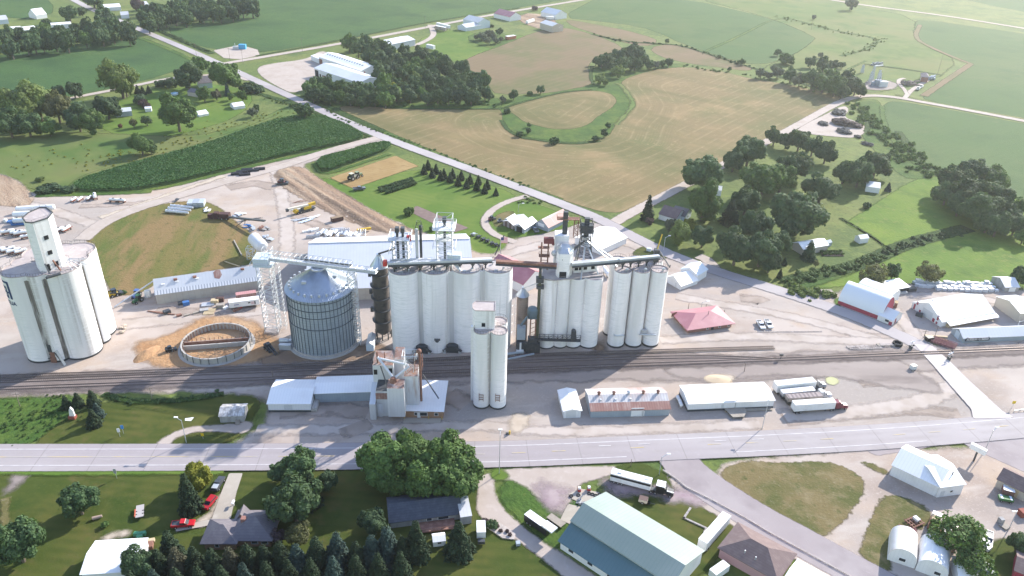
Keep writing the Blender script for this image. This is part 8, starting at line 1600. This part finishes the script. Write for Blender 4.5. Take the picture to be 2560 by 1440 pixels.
box_thing('board_pile','pale boards stacked at the corner of the plain white shed','boards',366,1356,(4.4,1.2,.7),YWOOD,R(18));box_thing('junk_pile','dark junk beside the board pile','junk',372,1368,(2.4,2.2,1.2),RSTL,.3)
t = thing('tree_stump','lying grey stump with dirt on the lawn','stump',P(243,1297),.3);q = MB();q.tube((-1.2,0,.4),(1.3,.3,.5),.55,.4,n=9);q.build('log',mat('grey_log',(.33,.25,.21),.95),t)
for i,(u,v,m_) in enumerate(((183,1045,0),)):
    t = thing('upturned_boat','white upright hull on a red base by the railway spruces','boat',P(u,v));q = MB();q.extr([(-.9,1.0),(.9,1.0),(.75,3.6),(.1,4.6),(-.5,3.6)],-.3,.3);q.build('hull',TWHT,t);q = MB();q.box(-1.2,1.0,-.8,.8,-.1,1.0);q.build('base',mat('wagon_red',(.24,.07,.05)),t)
t = thing('swimming_pool','round blue above-ground pool on the left farmstead lawn','pool',P(436.7,236));r_ =(P(446,236)-P(428,236)).length/2;MB().lathe([(r_,-.1),(r_,1.2),(r_-.25,1.25),(r_-.25,.9)],28,cap=False).build('wall',PALEB,t,smooth=True);MB().lathe([(.01,1.0),(r_-.25,1.0)],28,cap=False).build('water',mat('pool_water',(.05,.33,.52),.1,spec=.5),t)
t = thing('pump_station','bright blue pump box on the bare gravel square','pump',P(607,122));MB().box(-3.2,3.2,-1.8,1.8,-.1,4.2).build('cabinet',mat('bright_blue',(.06,.30,.52),.6),t);q = MB();q.box(-9,-3.3,-1,1,0,2.2);q.tube((-7,0,2),(-7,0,5),.2,n=5);q.build('piping',GALV,t)
for u,v,r_,l_ in ((2118,312,9.5,'largest brown brush heap on the gravel clearing'),(2057,310,5.0,'left dark heap on the gravel clearing'),(2108,330,6.0,'near dark soil heap on the gravel clearing'),(2145,343,3.2,'small dark heap at the edge of the gravel clearing'),(2168,361,4.0,'dark soil heap below the gravel clearing'),(2278,230,0,''),(2098,284,7,'long dark brush windrow above the gravel clearing')):
    if not r_:continue
    t = thing('brush_heap',l_,'heap',P(u,v),rj.uniform(0,3));v_,f_ = crown_dec(int(u),2200,.11);v_ = v_*np.array([r_*1.05,r_*.75,r_*.33])+np.array([0,0,r_*.12]);o = link('brush',mesh_np('brush',v_,f_,4,LEAF),t);o.color =((.16,.12,.12) if r_ > 9 else (.10,.10,.11))+(1,)
t = thing('junk_heap','heap of old machine parts beside the substation track','heap',P(2278,212));q = MB();[q.beam((rj.uniform(-9,8),rj.uniform(-3,3),.5),(rj.uniform(-9,8),rj.uniform(-3,3),rj.uniform(1,4)),rj.uniform(.6,2)) for _ in range(22)];q.build('scrap',mat('brown_scrap',(.2,.16,.15),.9),t)
for u,v,l_ in ((2326,198,'dark vehicle shell by the brick hut'),(2192,163,'pile of white steel at the far end of the substation')):
    t = thing('scrap_pile',l_,'scrap',P(u,v),.2);q = MB();[q.beam((rj.uniform(-7,6),rj.uniform(-3,3),.5),(rj.uniform(-7,6),rj.uniform(-3,3),rj.uniform(1,3)),rj.uniform(.6,1.6)) for _ in range(14)];q.build('scrap',GREYW if v < 170 else BLUEG,t)
for i,(u,v,r_) in enumerate(((303,821,.9),(310,817,1.1),(312,822,.8),(304,832,1.0),(309,829,.7))):
    t = thing('boulder',('first','largest','third','fourth','smallest')[i]+' pale boulder at the corner of the streaked elevator','boulder',P(u,v),i);q = MB();q.ball((0,0,r_*.4),r_,5,sz=.7);o = q.build('rock',mat('pale_rock',(.42,.35,.28),.95,[((.3,.25,.2),.9,.45,.7)]),t);o.scale =(1.2,.8,.9)
t = thing('dirt_heap','ridge of dug orange earth left of the foundation','heap',P(368,885),R(70));q = MB();q.lathe([(.05,2.2),(1.6,1.6),(3.4,.6),(4.4,-.1)],18,cap=False);o = q.build('earth',mat('dug_earth',(.37,.22,.115),.95,[((.28,.165,.09),.4,.45,.7)],bump=(.8,.8,.6)),t,smooth=True);o.scale =(1.5,.7,.8)
t = thing('dirt_heap','small tan sand heap beside the long white warehouse','heap',P(1795,948),0);q = MB();q.lathe([(.05,.9),(1.6,.6),(3.4,.2),(4.4,-.1)],18,cap=False);o = q.build('earth',mat('tan_sand',(.48,.38,.26),.95),t,smooth=True);o.scale =(1.4,.8,.8)
def junk(label,a,b,sc,col,load=None,name='old_truck'):
    m,rz = heading(a,b);t = thing(name,label,'truck',m,rz);t.scale =(sc,)*3
    q = MB();q.box(-3,1.2,-1.1,1.1,.8,1.1);q.box(-3,1.2,-1.1,-1.0,1.1,2.0);q.box(-3,1.2,1.0,1.1,1.1,2.0);q.box(-3,-2.9,-1.1,1.1,1.1,2.0);q.build('bed',RSTL,t);q = MB();q.box(1.4,2.8,-1.05,1.05,.7,2.4);q.box(2.8,3.8,-.8,.8,.7,1.6);q.build('cab',PAINT,t,color=col);wheels4(t,(-2,2.6),.95,.5,.3)
    if load:q = MB();[q.beam((rj.uniform(-2.8,0),rj.uniform(-.8,.8),1.3+.12*k),(rj.uniform(-1,1),rj.uniform(-.8,.8),1.5+.12*k),.4,.18) for k in range(14)];q.build('load',load,t)
    return t
junk('rusty bed truck piled with firewood under the airy tree',(2327,1328),(2338,1298),1.15,(.55,.55,.54),YWOOD)
junk('old tarp-covered truck half beneath the airy tree',(2355,1344),(2385,1325),1.1,(.5,.42,.3),WTRIM)
junk('pale caravan body hidden behind the airy tree',(2418,1345),(2448,1366),1.2,(.6,.6,.6),WTRIM)
t = thing('old_implement','brown plough frame with a white tank near the quonset huts','implement',P(2285,1308),R(25));q = MB();[q.beam((-2.4,-1.6+k,.5),(2.4,-1.4+k,.6),.3) for k in range(4)];[q.beam((-2+k,-1.8,.6),(-2+k,1.9,.6),.25) for k in range(5)];q.build('frame',RSTL,t);q = MB();q.box(.4,1.6,-.6,1.2,.7,1.5);q.build('tank',WSTL,t)
t = thing('old_implement','low red frame against the stained quonset hut','implement',P(2268,1323),R(-20));q = MB();[q.beam((-2.4,-.5+.5*k,.3),(2.4,-.3+.5*k,.4),.25) for k in range(3)];q.build('frame',mat('red_oxide',(.2,.085,.095)),t)
t = trailer('white-canopied wagon with a brown body by the brown roofed shop',(2502,1232),(2530,1240),3.0,2.6,.8,mat('brown_boards',(.16,.09,.075),.9),TWHT,2,False,'food_wagon','wagon')
t = thing('green_wagon','small green wagon in front of the canopied one','wagon',P(2512,1252),R(-14));MB().box(-2,2,-.9,.9,.6,1.4).build('box',DGRN,t);q = MB();q.box(-1.6,-1.0,-.92,.92,1.4,1.5);q.box(1.0,1.6,-.92,.92,1.4,1.5);q.build('rail',PALEB,t);wheels4(t,(-1.3,1.3),.9,.35,.25)
t = box_thing('fuel_pump','grey fuel cabinet on the gravel lot by the lamp','pump',2500,1307,(1.2,1.4,1.8),GREYW,.2);box_thing('pallet','wooden pallets beside the grey fuel cabinet','pallet',2511,1317,(2.4,2.2,.5),WOOD,R(30))
box_thing('red_machine','dark red machine cut by the right edge of the photo','machine',2556,1288,(2.6,2,2),mat('wagon_red',(.24,.07,.05)),.2)
for i,(u,v) in enumerate(((1448,1228),(1472,1226))):
    t = thing('gas_cart',('left','right')[i]+' red-based cart on the concrete slab by the green hall','cart',P(u,v));MB().box(-.5,.5,-.5,.5,-.05,.9).build('base',mat('signal_red',(.5,.05,.04)),t);MB().box(-.4,.4,-.4,.4,.9,1.6).build('top',WTRIM,t)
TR = 'old tires scattered on the slab by the green hall'
for i,(u,v) in enumerate(((1428,1241),(1446,1239),(1473,1235),(1481,1237),(1489,1240),(1499,1237))):
    t = thing('tire',('leftmost tire','second tire from the left','tire under the carts','tire right of the carts','tire near the hall wall','rightmost tire')[i]+' on the slab by the green hall','tire',P(u,v),0,TR);MB().lathe([(.62,0),(.66,.2),(.6,.36),(.34,.36),(.32,0)],14,cap=False).build('tread',TIRE,t)
t = thing('scrap_pile','pile of boards and scrap at the corner of the green hall','scrap',P(1450,1255),.4);q = MB();[q.beam((rj.uniform(-1.8,1),rj.uniform(-1.6,1.6),.2),(rj.uniform(-1,1.8),rj.uniform(-1.6,1.6),rj.uniform(.3,1)),.35,.18) for _ in range(12)];q.build('board',GREYW,t)
t = thing('brick_edging','rectangle of old stone edging on the grass by the green hall','edging',P(1752,1306),R(-33));q = MB();q.box(-5,4,-1.6,-1.1,-.1,.35);q.box(-5,-4.4,-1.6,3.6,-.1,.35);q.box(2,4,-3.2,-1.6,-.1,.3);q.build('stone',mat('grey_stone',(.36,.33,.31),.95,[((.22,.2,.19),1.2,.45,.65)]),t)
t = thing('rock_bed','rock garden patch at the bend of the gravel drive','garden bed',P(1253,1326),R(-35));q = MB();q.prism([(-4,-1.6),(2,-2.2),(5,-.6),(4,1.6),(-2,2)],-.1,.25);q.build('gravel',mat('bed_gravel',(.42,.37,.33),.95,[((.3,.26,.24),.8,.45,.65)]),t)
for k,(x,y) in enumerate(((-1.6,.4),(.2,-.6),(1.8,.5),(3.2,-.1))):o = link('shrub',crown('bush',k % 3,False),t);o.location =(x,y,.5);o.scale =(.6,.6,.5);o.color =(*GC['p'],1)
t = thing('vegetable_bed','small vegetable bed with dark soil below the white garden shed','garden bed',P(2079,634),.1);q = MB();q.prism([(-6,-2.5),(5,-3),(6.5,2),(-4,3)],-.1,.2);q.build('soil',MATS['garden_soil'],t)
for k in range(14):o = link('plant',crown('bush',k % 3,False),t);o.location =(-4.5+1.6*(k % 7),-1.2+2.4*(k // 7)+.5*(k % 2),.6);o.scale =(.9,.8,.7);o.color =(*GC['m'],1)
# ------------------------------------------------------------------ poles, lamps, signs
POLE = mat('pole_wood',(.20,.165,.14),.95)
def pole(label,u,v,vt,kind='utility',arm=(1,0),sc=1.0,m_=None):
    H_ = HZ(u,v,vt);t = thing('street_lamp' if kind == 'lamp' else 'utility_pole',label,'street lamp' if kind == 'lamp' else 'utility pole',P(u,v));r = .14*sc
    MB().tube((0,0,-.2),(0,0,H_),r,r*.65,n=7).build('pole',m_ or (GALV if kind == 'lamp' else POLE),t)
    if kind == 'lamp':q = MB();q.tube((0,0,H_-.3),(arm[0]*2.4,arm[1]*2.4,H_+.5),.09,n=5);q.build('arm',GALV,t);q = MB();q.box(arm[0]*2.4-.6,arm[0]*2.4+.6,arm[1]*2.4-.25,arm[1]*2.4+.25,H_+.35,H_+.6);q.build('lamp_head',WTRIM,t)
    elif kind == 'cross':q = MB();q.beam((-1.2,0,H_-.8),(1.2,0,H_-.8),.16);q.build('crossarm',POLE,t)
    return t
t = pole('tall lamp post with a bent arm beside the highway lawn',466,1107,1050,'lamp',(-.8,.3));q = MB();q.poly([(.8,.6,.0),(3.4,1.2,.1),(3.2,-.8,.2),(1.2,-.6,.1)]);o = q.build('sign_panel',WTRIM,t);o.location =(0,.5,HZ(466,1107,1050)-.2)
pole('thin lamp post on the little grass island right of the maples',1248,1184,1087,'lamp',(0,.8));pole('lamp post on the grass behind the living trailer',1648,1186,1141,'lamp',(.9,.3));pole('lamp post standing on the gravel shoulder north of the highway',1905,1072,1012,'lamp',(.3,.9))
pole('short wooden post by the living trailer lawn',1577,1165,1148);pole('lamp post over the right end of the highway',2462,1128,1076,'lamp',(.7,.5));pole('lamp post with its arm over the tree-shaded road',1659,626,593,'lamp',(.9,.4));pole('dark lamp post on the gravel lot at the lower right',2523,1321,1277,'lamp',(-.6,-.3))
for l_,u,v,vt,k_ in (('utility pole at the crossroads',492,143,108,'cross'),('left of two poles behind the gravel square',575,150,119,'cross'),('right of two poles behind the gravel square',608,160,124,'cross'),('utility pole beside the road north of the long sheds',756,128,94,'cross'),('utility pole near the far farmyard entrance',1063,70,40,'cross'),('utility pole in front of the taller blue barn',1209,66,46,'cross'),('utility pole at the top left by the turkey shed',234,14,0,'cross'),('pole at the left windbreak end of the bean field',388,66,48,'cross'),('left utility pole by the crossing grass strip',2310,842,825,'cross'),('taller utility pole by the crossing grass strip',2332,855,816,'cross'),('tall lone pole by the brick hut',2343,188,135,'utility'),('slim pole in the substation field',2163,219,197,'utility'),('pole over the long silver lumber shed',2540,826,803,'lamp'),('utility pole at the edge of the railway grass',50,1015,981,'cross'),('utility pole between the railway and the lawn',380,997,966,'cross'),('white-topped railway pole beside the white shed',683,948,925,'utility'),('leaning pole beside the track at the yard',1860,930,908,'utility'),('pole behind the brick office, left',1720,776,757,'utility'),('pole behind the brick office, middle',1753,770,755,'lamp'),('pole behind the brick office, right',1765,768,760,'utility'),('short post off the right corner of the brick office',1811,779,774,'utility'),('tall pole in the left bean field',62,215,203,'utility'),('pole beside the far creek',2028,74,45,'utility'),('pole on the far bean field edge',1502,55,48,'utility'),('pole on the grass behind the slatted shed',1296,531,510,'lamp')):pole(l_,u,v,vt,k_)
def sign(label,u,v,h,m_,w=1.2,hh=1.2,text=None,diamond=False,tm=None,rz=0.0):
    t = thing('road_sign',label,'sign',P(u,v),rz);MB().tube((0,0,-.2),(0,0,h),.07,n=6).build('post',GALV,t);q = MB()
    if diamond:q.poly([(0,-.1,h-hh),(w,-.1,h),(0,-.1,h+hh),(-w,-.1,h)]);q.poly([(0,-.06,h-hh),(-w,-.06,h),(0,-.06,h+hh),(w,-.06,h)])
    else:q.box(-w/2,w/2,-.12,-.06,h-hh/2,h+hh/2)
    q.build('panel',m_,t);return t
sign('white road sign on the lawn, left of a blue one',300,1091,2.6,WTRIM,.85,1.5,rz=.3);sign('blue road sign on the lawn, right of the white one',309,1083,2.6,mat('sign_blue',(.06,.22,.5),.6),.9,1.5,rz=.3);sign('back of a pale road sign south of the highway',292,1195,2.8,GALV,.9,1.8);sign('yellow sign on the grass by the crib drive',508,1097,1.8,mat('sign_yellow',(.62,.42,.02),.6),.9,1.2);sign('yellow sign by the guard rail at the right edge',2529,1020,2.6,MATS['sign_yellow'],1.2,1.2)
t = sign('brown slanted panel sign by the left corner of the brick office',1683,798,2.4,mat('brown_panel',(.20,.10,.07),.8),3.0,1.7,rz=R(35))
t = thing('billboard','white box sign on a dark post by the gravel lot at the lower right','sign',P(2434,1152),R(-50));H_ = HZ(2434,1152,1128);MB().tube((0,0,-.2),(0,0,H_),.3,n=8).build('post',DKM,t);MB().box(-2.4,2.4,-.6,.6,H_,H_+1.9).build('sign_box',TWHT,t)
for l_,u,v,vt in (('railroad crossing signal left of the crossing road',2276,872,852),('railroad crossing signal right of the crossing road',2371,900,880)):
    H_ = HZ(u,v,vt);t = thing('crossing_signal',l_,'signal',P(u,v),.3);MB().tube((0,0,-.2),(0,0,H_),.12,n=7).build('mast',GALV,t);q = MB();q.beam((-1.1,-.1,H_-1.1),(1.1,-.1,H_-.1),.3,.1);q.beam((1.1,-.1,H_-1.1),(-1.1,-.1,H_-.1),.3,.1);q.build('crossbuck',WTRIM,t);q = MB();[q.ball((x,-.2,H_-2.2),.4,6) for x in (-.9,.9)];q.box(-.5,.5,-.5,.5,0,1.2);q.beam((-1,0,H_-2.2),(1,0,H_-2.2),.15);q.build('lamp_pair',DKM,t)
t = thing('switch_stand','small dark switch stand beside the track','signal',P(1951,899));q = MB();q.tube((0,0,0),(0,0,2.4),.12,n=6);q.box(-.7,.7,-.2,.2,1.9,2.6);q.build('stand',DKM,t)
t = thing('guard_rail','grey guard rail at the right edge of the highway','rail',P(2535,1030));q = MB();q.beam((0,0,.7),(8,1.4,.7),.15,.4);[q.beam((x,x*.17,-.1),(x,x*.17,.9),.15) for x in (0,2,4,6,8)];q.build('rail',GALV,t)
t = thing('gate_post','yellow post by the sand patch on the gravel shoulder','post',P(1274,1085));MB().tube((0,0,-.1),(0,0,1.3),.3,n=8).build('post',MATS['yellow_paint'],t);MB().box(-1.2,-.4,-.3,.3,-.1,.5).build('base',DKM,t)
t = thing('parking_curb','long low curb in front of the two white pickups','curb',P(1893,830));e_ = P(2055,829)-t.location;MB().beam((0,0,.15),e_+Vector((0,0,.15)),.35,.3).build('curb_beam',CONC,t)
t = thing('mailbox_post','white mailbox post on the concrete driveway edge','mailbox',P(585,1263));MB().box(-.1,.1,-.1,.1,-.1,1.2).build('post',WTRIM,t);MB().box(-.3,.3,-.9,.6,1.2,1.6).build('box',WTRIM,t)
t = thing('substation','lattice frames and transformer on the substation gravel','substation',P(2190,214));o_ = t.location
q = MB();
for u,v,vt in ((2178,203,165),(2198,200,182),(2174,207,180),(2194,205,176),(2155,182,163)):b_ = P(u,v)-o_;lattice(q,b_,b_+Vector((0,0,HZ(u,v,vt))),2.4,1.2,5,.2,.14)
q.beam(P(2178,203)-o_+Vector((0,0,13)),P(2198,200)-o_+Vector((0,0,13)),.9);q.build('lattice',GALV,t)
q = MB();q.box(-1.5,3.5,-2,2,-.1,5);q.tube((0,0,5),(0,0,7.4),.4,n=6);q.tube((2,0,5),(2,0,7.4),.4,n=6);q.box(-4,-2,-1.6,1.4,0,3.2);q.build('transformer',mat('transformer_grey',(.25,.28,.33),.6),t)
b_ = P(2206,216)-o_;q = MB();q.box(b_.x-3.4,b_.x+3.4,b_.y-2,b_.y+2,-.1,4.4);q.build('switch_house',WSTL,t)
# ------------------------------------------------------------------ railway
TIEM = mat('railway_ties',(.17,.14,.125),.95,[((.24,.20,.18),.5,.45,.7)]);RAILM = mat('rail_steel',(.16,.125,.115),.5,metal=.6,spec=.5)
def track(pts):
    p =[P(*q) for q in pts]
    for _ in range(2):
        q =[p[0]]
        for i in range(len(p)-1):q +=[p[i]*.75+p[i+1]*.25,p[i]*.25+p[i+1]*.75]
        p = q+[p[-1]]
    rails = MB();ties = MB();z0 = .30;acc = 0.0;nxt = 0.0
    for a,b in zip(p[:-1],p[1:]):
        d = b-a;l = d.length;d.normalize();s = Vector((-d.y,d.x,0))
        for k in (-.78,.78):rails.beam(a+s*k+Vector((0,0,z0+.16)),b+s*k+Vector((0,0,z0+.16)),.16,.22)
        while nxt < acc+l:
            c = a+d*(nxt-acc);ties.beam(c-s*1.35+Vector((0,0,z0)),c+s*1.35+Vector((0,0,z0)),.3,.16);nxt += .72
        acc += l
    o = rails.build('railway_track',RAILM);o['kind']= 'structure';q = ties.build('railway_ties',TIEM);q['kind']= 'structure'
track([(-120,978),(0,973),(383,959),(960,937),(1280,925),(1500,917),(1920,901),(2260,886),(2560,873),(2760,864)])
track([(-120,960),(0,956),(640,931),(960,919),(1280,907),(1500,899),(1740,892.5),(1860,896),(1940,900)])
track([(-60,945),(400,930),(960,906),(1280,891),(1500,884),(1760,875),(1935,870)])
# ------------------------------------------------------------------ haze
HZB = MB();HZB.box(-4200,4200,-4200,4200,-1,176);HM = bpy.data.materials.new('haze_air');HM.use_nodes = True
hn = HM.node_tree.nodes;hn.remove(hn['Principled BSDF']);pv = hn.new('ShaderNodeVolumePrincipled')
pv.inputs['Color'].default_value =(.93,.96,1,1);pv.inputs['Density'].default_value = 0.00009;pv.inputs['Anisotropy'].default_value = 0.55
HM.node_tree.links.new(pv.outputs[0],hn['Material Output'].inputs['Volume'])
hz = HZB.build('haze',HM);hz['kind']= 'stuff'
